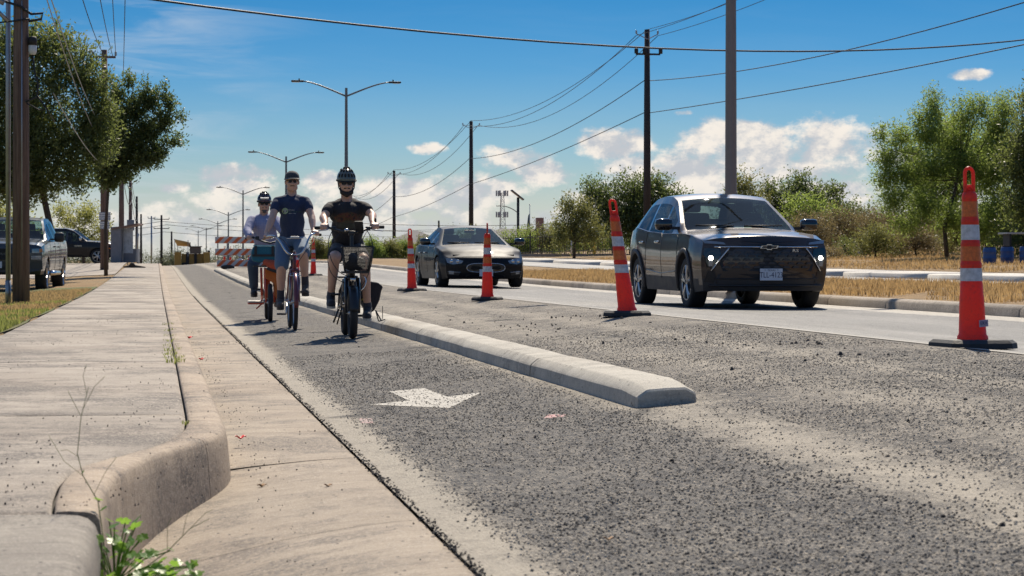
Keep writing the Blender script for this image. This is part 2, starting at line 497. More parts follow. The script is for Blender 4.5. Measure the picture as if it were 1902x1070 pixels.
# ------------------------------------------------------------------ sheets
def arange_steps(a, b, steps):
    out = [a]
    while out[-1] < b:
        y = out[-1]
        for lim, s in steps:
            if y < lim: break
        out.append(min(b, y + s))
    return out
def sheet(name, xs, ys, zf, mat, parent=None, smooth=True, xf=None):
    nx = len(xs); vs = []
    for y in ys:
        for x in xs:
            xx = xf(x, y) if xf else x
            vs.append((xx, y, zf(xx, y)))
    fs = [(j * nx + i, j * nx + i + 1, (j + 1) * nx + i + 1, (j + 1) * nx + i) for j in range(len(ys) - 1) for i in range(nx - 1)]
    return mesh_obj(name, vs, fs, mat, parent, smooth)

ys_g = arange_steps(-60, 1500, [(0, 10), (34, 3), (200, 5), (400, 20), (9999, 80)])
xs_g = [-900, -500, -250, -120, -60, -40, -25, -18, -12, -9, -6.5, -5, -4, -3, -2.4, -2, -1.6, -1.43, -1.40, 0, 6, 12, 17, 18.8, 19.02, 20, 22, 24, 26, 30, 34, 39, 45, 55, 70, 90, 120, 180, 300, 600, 900]
def terr(x, y):
    z = gz(x, y)
    if -1.41 < x < 18.95: z -= .5
    elif abs(x) > 24 or x < -5: z += (mnoise.noise(Vector((x * .03, y * .03, 1))) * .5) * sstep(24, 60, abs(x))
    return z
ter = sheet('ground', xs_g, ys_g, terr, M_dry); tag(ter, kind='structure')
lawn = sheet('lawn', [-40, -30, -20, -15, -12, -9, -6.5, -5, -4, -3.4, -2.8, -2.4, -2, -1.7, -1.5, -1.41], arange_steps(-6, 54, [(999, 2)]), lambda x, y: gz(x, y) + .012, M_lawn, xf=lambda x, y: x + (.03 * math.sin(y * 2.1) + .02 * math.sin(y * 5.3)) * (x > -1.45))
tag(lawn, kind='structure')
drive = sheet('driveway', [-40, -20, -12, -8, -5, -4, -2.4, -1.42], arange_steps(76, 132, [(999, 3)]), lambda x, y: gz(x, y) + .02, M_walk)
tag(drive, kind='structure')

ys_r = arange_steps(-8, 420, [(40, 2), (150, 4), (9999, 12)])
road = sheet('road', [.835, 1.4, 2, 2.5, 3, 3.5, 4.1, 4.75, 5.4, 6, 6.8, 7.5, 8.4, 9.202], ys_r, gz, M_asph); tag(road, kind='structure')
def lane2_mat():
    m, t, b = new_mat('far_asphalt')
    v = t.coords()
    ln = t.noise(t.coords((1.6, .05, 1)), 1.6, 5, .6)
    c = t.ramp(ln, [(.3, (.07, .07, .07)), (.5, (.15, .145, .138)), (.62, (.29, .28, .26))])
    t.put(b.inputs['Base Color'], c)
    b.inputs['Roughness'].default_value = .7
    t.put(b.inputs['Normal'], t.bump(t.noise(v, 70, 3, .6), .3, .006))
    return m
road2 = sheet('far_road', [12.92, 14, 15, 16, 17.0], ys_r, gz, lane2_mat()); tag(road2, kind='structure')

# ------------------------------------------------------------------ kerb line on the near left, bending back to the inlet
BACK = [(-8, -.27), (5.85, -.27), (6.2, -.285), (6.7, -.29), (7.1, -.265), (7.35, -.20), (7.6, -.10), (7.9, -.01), (8.3, .065), (8.8, .115), (9.4, .13), (500, .13)]
TOPF = [(-8, -.15), (5.85, -.15), (6.4, -.152), (6.9, -.13), (7.2, -.085), (7.5, -.02), (7.8, .06), (8.1, .15), (8.4, .235), (8.65, .275), (9.0, .283), (500, .283)]
def sharp_ends(o, ang=60):
    bm = bmesh.new(); bm.from_mesh(o.data)
    for e in bm.edges:
        if len(e.link_faces) == 2 and e.calc_face_angle(0) > R(ang): e.smooth = False
    bm.to_mesh(o.data); bm.free(); return o
def bx_(y): return lerp_tab(BACK, y)
def fx_(y): return lerp_tab(TOPF, y)
def smo(fn, y, h=.12): return (fn(y - h) + 2 * fn(y) + fn(y + h)) / 4
def dep(y): return .012 + .05 * sstep(10.0, 8.0, y) + .13 * sstep(8.6, 6.0, y)
def kerb_stone(y0, y1, name='kerb_stone'):
    n = max(2, int((y1 - y0) / (.09 if y0 < 10 else .8)) + 1)
    ys = [y0 + (y1 - y0) * i / n for i in range(n + 1)]
    prof = [(0, -.06), (0, .140), (.06, .149), (.30, .151), (.72, .149), (.87, .143), (.96, .128), (1.01, .09), (1.05, .04), (1.09, -.01), (1.12, -.07)]
    vs = []; fs = []
    for y in ys:
        b = smo(bx_, y) + .004; f = smo(fx_, y); g = grade(0, y)
        w = .16
        # outward direction in plan, so the face stays square to the bend
        dxy = (smo(fx_, y + .1) - smo(fx_, y - .1)) / .2
        for u, z in prof:
            if u <= .96: x = b + (f - b) * (u / .96); yy = y
            else:
                o = (u - .96) * w / math.sqrt(1 + dxy * dxy)
                x = f + o; yy = y - o * dxy
                if z < .1: z -= dep(y) * (.1 - z) / .11
            e = 0
            wv = mnoise.noise(Vector((x * 9, yy * 7, 3))) * .003
            vs.append((x, yy, z + g - e + wv))
    k = len(prof)
    fs = [(j * k + i, j * k + i + 1, (j + 1) * k + i + 1, (j + 1) * k + i) for j in range(n) for i in range(k - 1)]
    fs += [tuple(range(k))[::-1], tuple(range(n * k, n * k + k))]
    return vs, fs
bed = MB(); ybd = arange_steps(-8, 400, [(20, 1.0), (100, 4), (9999, 12)])
kerb = sheet('kerb', [0, 1], ybd, lambda x, y: grade(0, y) + .095, M_joint, xf=lambda u, y: (smo(bx_, y) - .05) if u == 0 else (smo(fx_, y) - .03))
tag(kerb, kind='structure')
cuts = [5.872, 8.22, 12.6, 18.4, 24.5, 30.5, 37, 45, 55, 66, 78, 94, 120, 160, 220, 300]
for a, b in zip(cuts, cuts[1:]):
    vs, fs = kerb_stone(a + .002, b - .002)
    sharp_ends(mesh_obj('kerb_stone', vs, fs, M_kerb, kerb, True))

# gutter pan: sloping concrete panels, dropping to the inlet mouth
def gut_z(x, y):
    f = smo(fx_, y) + .05 if y > 5.8 else -.15
    t = min(1.25, max(0, (.83 - x) / (.83 - f)))
    return grade(0, y) - dep(y) * (t ** 1.5) * 1.0 + .0 - .004
gutter = sheet('gutter', [-.6, .2, .86], ybd, lambda x, y: gut_z(x, y) - .03, M_joint); tag(gutter, kind='structure')
gc = [-6, 2.0, 4.2, 6.86, 9.05, 10.5, 12.1, 13.7, 15.3, 17, 18.8, 20.6, 22.5, 24.5, 27, 30, 33, 37, 41, 46, 52, 60, 70, 85, 110, 160, 300]
for a, b in zip(gc, gc[1:]):
    n = max(2, int((b - a) / (.15 if a < 12 else 1.2)))
    ys = [a + .003] + [a + (b - a) * i / n for i in range(1, n)] + [b - .003]
    nearp = a < 9
    xs = ([-.6, -.4, -.25, -.12] if nearp else []) + [0, .1, .2, .28, .36, .45, .55, .65, .75, .829]
    skew = 0.10 if a < 9 else .03
    vs = []; nx = len(xs)
    for j, y in enumerate(ys):
        for i, x in enumerate(xs):
            yy = y + (.83 - x) * -skew
            e = .004 if j in (0, len(ys) - 1) or i == nx - 1 else 0
            x2 = x if nearp or x > .3 else max(x, .02)
            vs.append((x2, yy, gut_z(x2, yy) - e + mnoise.noise(Vector((x * 6, yy * 5, 9))) * .0025))
    fs = [(j * nx + i, j * nx + i + 1, (j + 1) * nx + i + 1, (j + 1) * nx + i) for j in range(len(ys) - 1) for i in range(nx - 1)]
    mesh_obj('gutter_panel', vs, fs, M_gut, gutter, True)

# sidewalk slabs
walk = sheet('sidewalk', [-1.4, -.4, .1], ybd, lambda x, y: grade(0, y) + .105, M_joint, xf=lambda x, y: min(x, smo(bx_, y) + .0)); tag(walk, kind='structure')
sc_y = [5.90, 9.57, 14.6, 19.9, 25.3, 30.5, 35.6, 39.3, 43, 47, 51, 56, 61, 67, 75, 84, 95, 110, 135, 180, 260, 400]
for i_, (a, b) in enumerate(zip(sc_y, sc_y[1:])):
    n = max(4, int((b - a) / (.08 if a < 9 else .25))) if a < 20 else max(3, int((b - a) / 1.5))
    ys = [a + .005, a + .02] + [a + (b - a) * i / n for i in range(1, n)] + [b - .02, b - .005]
    us = [0, .012, .25, .5, .75, .985, 1]
    dz = rnd.uniform(-.003, .003); sk = rnd.uniform(-.03, .03)
    vs = []; nx = len(us)
    for j, y in enumerate(ys):
        xr = smo(bx_, y) - .005; xl = -1.40
        for i, u in enumerate(us):
            e = 0
            if j in (0, len(ys) - 1) or i in (0, nx - 1): e = .012
            x = xl + (xr - xl) * u
            vs.append((x, y + sk * (u - 1) * (0 < i_), .150 + grade(0, y) + dz - e - .004 * u + mnoise.noise(Vector((x * 1.5, y * 1.2, 5))) * .004))
    fs = [(j * nx + i, j * nx + i + 1, (j + 1) * nx + i + 1, (j + 1) * nx + i) for j in range(len(ys) - 1) for i in range(nx - 1)]
    k = len(vs)
    for j in (0, len(ys) - 1):
        pass
    mesh_obj('slab', vs, fs, M_walk, walk, True)

# storm drain inlet: heavy top slab with a rolled edge over the dark mouth
inlet = empty('storm_drain_inlet', (-.7, 4.8, .0), 0, 'old grey concrete storm drain slab with rolled edge at the near left corner', 'storm drain')
m = MB()
n = 36
prof = [(-.75, .148), (-.2, .15), (.2, .150), (.46, .149), (.50, .146), (.525, .138), (.542, .122), (.552, .095), (.557, .04), (.555, -.02), (.555, -.08)]
vs = []; ysl = [-1.6, -1.0, -.4, .0, .3, .6, .85, .98, 1.03, 1.052, 1.06]
for j, y in enumerate(ysl):
    e = [0, 0, 0, 0, 0, 0, 0, 0, .0, .003, .014][j]
    sh = [0, 0, 0, 0, 0, 0, 0, .000, .004, .012, .026][j]
    for (x, z) in prof:
        vs.append((x - sh * (x > .3), y, z - e + mnoise.noise(Vector((x * 5, y * 5, 1))) * .004 + (.006 * math.sin(y * 3) if x > .45 else 0)))
nx = len(prof)
fs = [(j * nx + i, j * nx + i + 1, (j + 1) * nx + i + 1, (j + 1) * nx + i) for j in range(len(ysl) - 1) for i in range(nx - 1)]
fs.append(tuple(range((len(ysl) - 1) * nx, len(ysl) * nx)))
o = mesh_obj('inlet_slab', vs, fs, M_inlet, inlet, True)
m = MB(); m.box((-.05, -.2, -.25), (.04, 3.0, .6)); m.build('inlet_wall', M_joint, inlet); MB().box((.22, 1.085, -.02), (.60, .04, .27), bev=.01).build('inlet_end', M_inlet, inlet, ang=40)

# ------------------------------------------------------------------ separator of precast sections
sepr = empty('separator_kerb', (2.5, 10.5, gz(2.5, 10.5)), 0, 'long pale concrete lane separator with a blunt near end beside the bike lane', 'separator')
def sep_section(y0, y1, end=False):
    prof = [(-.165, -.03), (-.156, .066), (-.150, .076), (-.108, .108), (-.098, .112), (0, .115), (.098, .112), (.108, .108), (.150, .076), (.156, .066), (.165, -.03)]
    n = max(2, int((y1 - y0) / .5))
    ys = [y0 + .003] + [y0 + (y1 - y0) * i / n for i in range(1, n)] + [y1 - .003]
    sh = [1.0] * len(ys); hh = [1.0] * len(ys)
    if end:
        ys = [y0, y0 + .012, y0 + .08, y0 + .20, y0 + .36] + [y for y in ys if y > y0 + .5]
        sh = [.93, .965, 1.0, 1.0, 1.0] + [1.0] * (len(ys) - 5); hh = [.70, .76, .84, .93, 1.0] + [1.0] * (len(ys) - 5)
    vs = []; k = len(prof)
    for j, y in enumerate(ys):
        g = gz(2.5, y) + (.0)
        for x, z in prof:
            zz = z * hh[j] if z > 0 else z
            cx = 2.51 - .55 * sstep(80, 92, y) * 0
            tilt = .06 * x
            wv = mnoise.noise(Vector((x * 8, y * 3, 2))) * .004
            vs.append((cx + x * sh[j] + (y0 * .37 % .014 - .007) - 2.5, y - 10.5, zz + g + tilt + wv - gz(2.5, 10.5) - .004 * (j in (0, len(ys) - 1))))
    fs = [(j * k + i, j * k + i + 1, (j + 1) * k + i + 1, (j + 1) * k + i) for j in range(len(ys) - 1) for i in range(k - 1)]
    fs += [tuple(range(k))[::-1], tuple(range((len(ys) - 1) * k, len(ys) * k))]
    o = mesh_obj('kerb_section', vs, fs, M_sep, sepr, False)
    bm = bmesh.new(); bm.from_mesh(o.data)
    for f in bm.faces: f.smooth = True
    for e in bm.edges:
        if len(e.link_faces) == 2 and e.calc_face_angle(0) > R(24): e.smooth = False
    bm.to_mesh(o.data); bm.free()
y = 10.47; first = True
while y < 88:
    y2 = y + 3.05
    sep_section(y, y2, first); first = False; y = y2

# ------------------------------------------------------------------ median
ys_m = arange_steps(4, 400, [(60, 1.5), (150, 4), (9999, 12)])
med = sheet('median', [9.33, 9.9, 10.5, 11.2, 12, 12.6, 12.78], ys_m, lambda x, y: gz(x, y) + mnoise.noise(Vector((x * .8, y * .4, 2))) * .03 - .01, M_dry); tag(med, kind='structure')
def kerb_run(name, x0, w, h, base, cuts_, mat, parent, flip=1, rr=.05):
    for a, b in zip(cuts_, cuts_[1:]):
        n = max(1, int((b - a) / 3))
        ys = [a + .008, a + .03] + [a + (b - a) * i / n for i in range(1, n)] + [b - .03, b - .008]
        prof = [(-.045, -.05), (-.02, h - rr * .8), (0.005, h - .018), (.03, h - .004), (.05, h), (w, h), (w + .002, h - .1)]
        k = len(prof); vs = []
        for j, y in enumerate(ys):
            for u, z in prof:
                vs.append((x0 + flip * u, y, base(y) + z - (.006 if j in (0, len(ys) - 1) else 0)))
        fs = [(j * k + i, j * k + i + 1, (j + 1) * k + i + 1, (j + 1) * k + i) for j in range(len(ys) - 1) for i in range(k - 1)] + [tuple(range(k))[::-1], tuple(range((len(ys) - 1) * k, len(ys) * k))]
        sharp_ends(mesh_obj('kerb_stone', vs, fs, mat, parent, True), 70)
mk = sheet('median_kerb', [9.22, 9.32], ys_m, lambda x, y: gz(9.19, y) + .09, M_joint); tag(mk, kind='structure')
kerb_run('kerb_stone', 9.2, .17, .155, lambda y: gz(9.19, y), [6, 10, 14, 18, 22, 26.3, 28.7, 33.5, 38, 42, 46, 50, 55, 60, 66, 72, 80, 90, 100, 120, 160, 240], M_mkerb, mk)
mk2 = sheet('median_back_kerb', [12.79, 12.86], ys_m, lambda x, y: gz(12.95, y) - .02, M_joint); tag(mk2, kind='structure')
kerb_run('kerb_stone', 12.92, .14, .05, lambda y: gz(12.95, y), [6, 20, 30, 40, 50, 60, 75, 100, 160], M_mkerb, mk2, flip=-1)
# far kerb with a pale paved strip behind it and a blunt near end
fk = sheet('far_pavement', [17.2, 18.9], arange_steps(40.6, 150, [(999, 4)]), lambda x, y: gz(17.5, y) - .06, M_joint); tag(fk, kind='structure')
for a, b in zip([40, 46, 52, 58, 65, 73, 82, 92, 104], [46, 52, 58, 65, 73, 82, 92, 104, 140]):
    ys = [a + .01] + ([a + .15, a + .5, a + 1] if a == 40 else []) + [a + (b - a) * i / 3 for i in range(1 if a != 40 else 2, 3)] + [b - .01]
    prof = [(17.0, -.04), (17.02, .10), (17.06, .12), (17.2, .125), (18.1, .13), (19.0, .135), (19.02, -.1)]
    k = len(prof); vs = []
    for j, y in enumerate(ys):
        for x, z in prof:
            cx = 18 + (x - 18) * ([.3, .62, .88, 1.0][min(j, 3)] if a == 40 else 1)
            vs.append((cx, y, gz(16.9, y) + z * ([.6, 1][min(j, 1)] if a == 40 else 1)))
    fs = [(j * k + i, j * k + i + 1, (j + 1) * k + i + 1, (j + 1) * k + i) for j in range(len(ys) - 1) for i in range(k - 1)] + [tuple(range(k))[::-1], tuple(range((len(ys) - 1) * k, len(ys) * k))]
    mesh_obj('paving_slab', vs, fs, M_far, fk, True)

# ------------------------------------------------------------------ painted arrow and line remnants
def paint_mat(name, c, wear=.5):
    m, t, b = new_mat(name)
    v = t.coords()
    w = t.math('ADD', t.noise(v, 60, 4, .7), t.math('MULTIPLY', t.noise(v, 6, 3, .6), .5))
    stone = t.ramp(t.noise(v, 90, 2, .5), [(.3, (.10, .095, .09)), (.7, (.26, .24, .2))])
    t.put(b.inputs['Base Color'], t.mix(t.maprange(w, wear + .12, wear + .34, 0, .85), c, stone))
    b.inputs['Roughness'].default_value = .7
    t.put(b.inputs['Normal'], t.bump(t.noise(v, 120, 3, .6), .5, .004))
    return m
M_white = paint_mat('worn_white_paint', (.42, .39, .33), .50)
M_faint = paint_mat('ghost_paint', (.40, .36, .29), .26)
M_pinkp = paint_mat('pink_marking_spray', (.50, .10, .12), .42)
def flat(name, poly, mat, parent=None, dz=.006, sub=None):
    vs = [(x, y, gz(x, y) + dz) for x, y in poly] 
    return mesh_obj(name, vs, [tuple(range(len(poly)))], mat, parent)
ar = flat('lane_arrow', [(1.195, 11.98), (1.855, 12.36), (1.61, 12.22), (1.63, 13.02), (1.40, 13.0), (1.39, 12.12)], M_white)
bpy.data.objects.remove(ar)
poly = [(1.54, 11.36), (1.875, 12.42), (1.645, 12.22), (1.62, 13.1), (1.39, 12.98), (1.41, 12.10), (1.175, 11.98)]
vs = [(x, y, gz(x, y) + .0022) for x, y in poly]
ar = mesh_obj('lane_arrow', vs, [(0, 1, 2), (0, 2, 5), (0, 5, 6), (2, 3, 4, 5)], M_white)
tag(ar, 'white painted arrow on the bike lane pointing toward the viewer', 'road marking')
ps = mesh_obj('spray_mark', [(x, y, gz(x, y) + .001) for x, y in [(1.01, 10.75), (1.07, 10.7), (1.09, 11.0), (1.03, 11.05)]], [(0, 1, 2, 3)], M_pinkp)
tag(ps, 'small pink sprayed survey mark by the gutter edge', 'spray mark', )
ps = mesh_obj('spray_mark', [(x, y, gz(x, y) + .001) for x, y in [(1.86, 10.32), (1.97, 10.36), (2.0, 10.46), (1.93, 10.55), (1.85, 10.47)]], [(0, 1, 2, 3)], M_pinkp)
tag(ps, 'faint pink sprayed patch left of the separator end', 'spray mark')
# white edge line under the cars' lane
el_ = sheet('edge_line', [5.02, 5.14], arange_steps(-8, 130, [(999, 3)]), lambda x, y: gz(x, y) + .005, M_faint); tag(el_, 'worn pale lane line running behind the row of cones', 'road marking')
# ------------------------------------------------------------------ vegetation
def leaf_mat(name, dark, lightc, trans=.35, tcol=None, rough=.5):
    m, t, b = new_mat(name)
    at_ = t.node('ShaderNodeAttribute', attribute_name='tone')
    v = t.coords()
    n = t.noise(v, .7, 4, .6)
    f = t.math('ADD', t.math('MULTIPLY', at_.outputs['Fac'], .75), t.math('MULTIPLY', n, .3))
    c = t.mix(f, dark, lightc)
    t.put(b.inputs['Base Color'], c)
    b.inputs['Roughness'].default_value = rough
    b.inputs['Specular IOR Level'].default_value = .35
    tr = t.node('ShaderNodeBsdfTranslucent')
    tc_ = tcol or tuple(min(1, k * 1.9) for k in lightc)
    t.put(tr.inputs['Color'], t.mix(f, tuple(k * .6 for k in tc_), tc_))
    mx = t.node('ShaderNodeMixShader'); mx.inputs[0].default_value = trans
    t.l.new(b.outputs[0], mx.inputs[1]); t.l.new(tr.outputs[0], mx.inputs[2])
    t.l.new(mx.outputs[0], m.node_tree.nodes['Material Output'].inputs[0])
    return m
M_oak = leaf_mat('oak_leaf', (.028, .046, .018), (.13, .155, .055), .42, (.30, .36, .10))
M_oak2 = leaf_mat('deep_green_leaf', (.025, .045, .018), (.10, .13, .045), .40, (.25, .32, .09))
M_olive = leaf_mat('olive_leaf', (.07, .085, .03), (.20, .20, .07), .42, (.34, .34, .10))
M_mesq = leaf_mat('mesquite_leaf', (.06, .10, .028), (.17, .23, .06), .5, (.42, .54, .12))
M_yell = leaf_mat('yellow_green_leaf', (.12, .15, .04), (.26, .27, .09), .5, (.55, .55, .16))
M_tan = leaf_mat('dry_scrub_leaf', (.11, .09, .045), (.26, .20, .11), .35, (.36, .29, .13))
M_farleaf = leaf_mat('far_leaf', (.10, .12, .075), (.20, .21, .13), .3, (.26, .28, .14))
M_bark = pmat('bark', (.075, .058, .045), .9, vary=.4, vscale=9, bump=.02, bscale=25)
M_dryblade = leaf_mat('dry_grass_blade', (.28, .17, .07), (.50, .34, .15), .4, (.65, .44, .2), .8)
M_greenblade = leaf_mat('green_grass_blade', (.10, .12, .03), (.22, .25, .06), .45, (.42, .45, .12), .7)

def fast_mesh(name, V, F, mat, parent=None, tone=None, smooth=False):
    """V (n,3) float, F (m,k) int"""
    me = bpy.data.meshes.new(name)
    n, k = F.shape
    me.vertices.add(len(V)); me.vertices.foreach_set('co', V.astype(np.float32).ravel())
    me.loops.add(n * k); me.loops.foreach_set('vertex_index', F.astype(np.int32).ravel())
    me.polygons.add(n); me.polygons.foreach_set('loop_start', np.arange(0, n * k, k, dtype=np.int32))
    me.polygons.foreach_set('loop_total', np.full(n, k, dtype=np.int32))
    if smooth: me.polygons.foreach_set('use_smooth', np.ones(n, dtype=bool))
    if tone is not None:
        a = me.attributes.new('tone', 'FLOAT', 'FACE'); a.data.foreach_set('value', tone.astype(np.float32))
    me.materials.append(mat); me.update(calc_edges=True); me.validate()
    return link(bpy.data.objects.new(name, me), parent)
def leaf_quads(P, D, size, asp=.45):
    """P centres, D main direction (n,3), size array -> verts, faces"""
    n = len(P)
    D = D / (np.linalg.norm(D, axis=1, keepdims=True) + 1e-9)
    r = RS.normal(size=(n, 3)); S = np.cross(D, r); S /= (np.linalg.norm(S, axis=1, keepdims=True) + 1e-9)
    s = size[:, None]
    V = np.stack([P - D * s * .5, P + S * s * asp * .5, P + D * s * .5, P - S * s * asp * .5], 1).reshape(-1, 3)
    F = np.arange(4 * n).reshape(n, 4)
    return V, F
def crown_leaves(blobs, n_cl, per, cl_r, size, droop=0.0, asp=.45, shell=.55, up=.4):
    """blobs (cx,cy,cz,rx,ry,rz)"""
    B = np.array(blobs, float)
    w = (B[:, 3] * B[:, 4] * B[:, 5]) ** .75; w /= w.sum()
    idx = RS.choice(len(B), n_cl, p=w)
    d = RS.normal(size=(n_cl, 3)); d /= np.linalg.norm(d, axis=1, keepdims=True)
    rr = RS.uniform(size=n_cl) ** shell * (1 + .18 * RS.normal(size=n_cl).clip(-1.5, 2))
    C = B[idx, :3] + d * B[idx, 3:6] * rr[:, None]
    outd = d * .8 + np.array([0, 0, up]) + RS.normal(size=(n_cl, 3)) * .35
    outd /= np.linalg.norm(outd, axis=1, keepdims=True)
    k = per
    t = RS.uniform(-1, 1, size=(n_cl, k, 1))
    P = C[:, None, :] + outd[:, None, :] * t * cl_r * 1.6 + RS.normal(size=(n_cl, k, 3)) * cl_r * .42
    P[:, :, 2] -= droop * np.abs(t[:, :, 0]) * cl_r
    D = outd[:, None, :] * .7 + RS.normal(size=(n_cl, k, 3)) * .6
    D[:, :, 2] -= droop * .8
    P = P.reshape(-1, 3); D = D.reshape(-1, 3)
    sz = size * RS.uniform(.6, 1.25, len(P))
    V, F = leaf_quads(P, D, sz, asp)
    tone = (np.repeat(RS.uniform(0, 1, n_cl), k) * .65 + RS.uniform(0, .35, len(P)))
    return V, F, tone, C
def tree(name, x, y, blobs, n_cl, per, cl_r, size, mat, label, cat='tree', group=None, trunk_r=.15, trunk_pts=None, droop=0, z0=None, limbs=14, shell=.55, up=.4, asp=.45, crown_name='crown'):
    z0 = gz(x, y) if z0 is None else z0
    root = empty(name, (x, y, z0 - .05), 0, label, cat, group)
    V, F, tone, C = crown_leaves(blobs, n_cl, per, cl_r, size, droop, asp, shell, up)
    fast_mesh(crown_name, V, F, mat, root, tone)
    m = MB()
    B = np.array(blobs, float)
    top = B[:, :3].mean(0)
    tp = trunk_pts or [(0, 0, 0), (top[0] * .15, top[1] * .1, top[2] * .35), (top[0] * .6, top[1] * .5, top[2] * .75)]
    m.tube(tp, [trunk_r * (1.15 - .6 * i / (len(tp) - 1)) for i in range(len(tp))], 8)
    fork = Vector(tp[-1]); mid = Vector(tp[max(1, len(tp) - 2)])
    for i in range(limbs):
        c = Vector(C[RS.randint(len(C))])
        s = mid.lerp(fork, rnd.random())
        a = s.lerp(c, .45) + Vector((rnd.gauss(0, .12), rnd.gauss(0, .12), rnd.uniform(-.1, .25)))
        r0 = trunk_r * rnd.uniform(.25, .5)
        m.tube([s, a, s.lerp(c, .8), c], [r0, r0 * .6, r0 * .35, r0 * .12], 5)
    m.build('trunk', M_bark, root, True)
    return root

# big live oaks on the left
tree('oak_tree', -3.3, 67, [(-.6, 0, 5.2, 1.6, 1.5, 1.9), (-2.0, .5, 5.8, 1.8, 1.6, 2.3), (-.3, -.2, 3.9, 1.5, 1.3, 1.2), (.7, 0, 6.7, 1.0, 1, 1.05), (-.1, .3, 7.4, 1.0, .9, .75), (1.35, 0, 6.1, .65, .8, .95), (1.5, 0, 4.9, .7, .8, .8), (-1.6, 0, 3.4, 1.5, 1.2, .9), (-.9, 0, 7.3, .8, .9, .6), (.9, 0, 4.4, 1.0, .9, .8), (-3.4, 1, 5.5, 1.5, 1.5, 2.4), (.9, 0, 3.3, .7, .8, .55), (-.6, 0, 3.0, 1.2, 1.0, .6), (-2.4, 0, 2.9, 1.2, 1.0, .7), (1.6, 0, 4.0, .55, .7, .5), (1.7, 0, 5.5, .5, .6, .6)],
     6200, 14, .17, .12, M_oak, 'large dark green oak spreading above the parked pickup truck', trunk_r=.11, trunk_pts=[(.25, 0, 0), (.2, 0, 1.4), (-.2, 0, 3.2), (-.4, 0, 5)], limbs=26, shell=.45, up=.6)
tree('oak_tree', -1.9, 74.5, [(.25, 0, 4.0, .75, .8, .65), (.9, 0, 4.6, .8, .8, .7), (.5, 0, 5.4, .6, .7, .55), (1.6, 0, 5.0, .55, .6, .5), (1.2, 0, 5.7, .5, .5, .5), (2.1, 0, 5.4, .42, .4, .38), (1.7, 0, 6.1, .38, .4, .42), (.6, 0, 6.2, .3, .4, .45), (1.0, 0, 6.7, .22, .3, .32), (2.35, 0, 5.95, .25, .3, .25), (2.5, 0, 4.7, .35, .35, .22), (.1, 0, 4.9, .6, .6, .7), (1.5, 0, 4.1, .6, .6, .4), (.3, 0, 3.3, .45, .5, .4), (.9, 0, 3.6, .4, .5, .35), (2.0, 0, 4.3, .4, .4, .3), (1.5, 0, 6.5, .16, .2, .35), (2.2, 0, 6.3, .14, .2, .35), (2.75, 0, 5.5, .2, .2, .16)],
     2500, 14, .15, .115, M_oak2, 'dark oak with feathery branch tips leaning right over the sidewalk', trunk_r=.06, trunk_pts=[(.22, 0, 0), (.2, 0, 1.6), (.3, 0, 3.1), (.8, 0, 4.4)], limbs=24, shell=.5, up=.9)
tree('tree', -4.2, 129, [(-.9, 0, 2.6, 1.0, 1, .9), (.3, 0, 2.9, 1.0, 1, 1.0), (1.2, 0, 2.0, .7, .8, .8), (-.1, 0, 1.6, 1.4, 1, .7), (-1.3, 0, 3.3, .5, .6, .6)],
     650, 9, .25, .15, M_yell, 'airy yellow green tree behind the black SUV', trunk_r=.09, limbs=16, shell=.6)
tree('tree', -7.7, 108, [(0, 0, 2.6, 1.2, 1.2, 1.2), (1.1, 0, 1.9, .9, 1, .9), (-1.4, 0, 2.4, 1.2, 1, 1.3)],
     600, 9, .25, .15, M_yell, 'yellow green tree behind the pickup at the left edge', trunk_r=.09, limbs=14, shell=.6)
# right hand trees
tree('oak_tree', 24.6, 110, [(-1.1, 0, 2.3, 1.9, 1.5, 1.3), (.9, 0, 2.6, 1.8, 1.5, 1.5), (.1, 0, 3.5, 1.3, 1.2, .9), (-2.0, 0, 3.2, .9, 1, .8), (2.2, 0, 2.6, 1.1, 1, .9), (1.3, 0, 3.7, .7, .8, .5), (0, 0, 1.5, 2.4, 1.5, .9)],
     1700, 13, .24, .17, M_oak2, 'broad dark oak around the wooden utility pole', trunk_r=.2, limbs=22, shell=.45, up=.6)
tree('bushy_tree', 19.7, 101, [(0, 0, 1.6, .95, .9, 1.2), (-.3, 0, 2.6, .5, .6, .5), (.45, 0, 2.3, .6, .6, .6), (.9, 0, 1.3, .7, .7, .9), (-.7, 0, 1.2, .5, .6, .9)],
     900, 10, .17, .12, M_olive, 'slender olive bushy tree right of the red chimney roof', trunk_r=.07, limbs=16, shell=.6, up=.9)
tree('tree', 26.8, 96, [(-.1, 0, 3.2, .7, .7, .8), (.3, 0, 2.4, .9, .9, 1.0), (-.5, 0, 2.3, .9, .9, 1)],
     480, 11, .17, .12, M_olive, 'small tree top just right of the tall steel post', trunk_r=.08, limbs=12, up=.9)
tree('tree', 30.4, 99, [(-1.2, 0, 2.3, 1.1, 1.1, 1.0), (-.2, 0, 3.1, .9, .9, .8), (.9, 0, 2.4, 1.1, 1, .8), (.2, 0, 1.6, 1.8, 1.2, 1.0), (1.5, 0, 3.0, .6, .7, .3), (-1.6, 0, 3.0, .4, .5, .45)],
     1300, 12, .19, .14, M_oak2, 'rounded dark green tree above the dry scrub right of the brown SUV', trunk_r=.12, limbs=16, up=.5)
tree('tree', 29.2, 93, [(-.6, 0, 1.9, 1.2, 1, .9), (.4, 0, 1.5, 1.0, 1, .8)], 520, 12, .19, .13, M_mesq, 'brighter green tree in front of the rounded dark tree', trunk_r=.08, limbs=10)
tree('tree', 33.3, 101, [(-.7, 0, 1.8, 1.1, 1, 1.0), (.5, 0, 1.5, 1.1, 1, .8)], 520, 12, .19, .14, M_oak2, 'low dark tree between the rounded tree and the mesquite', trunk_r=.08, limbs=10)
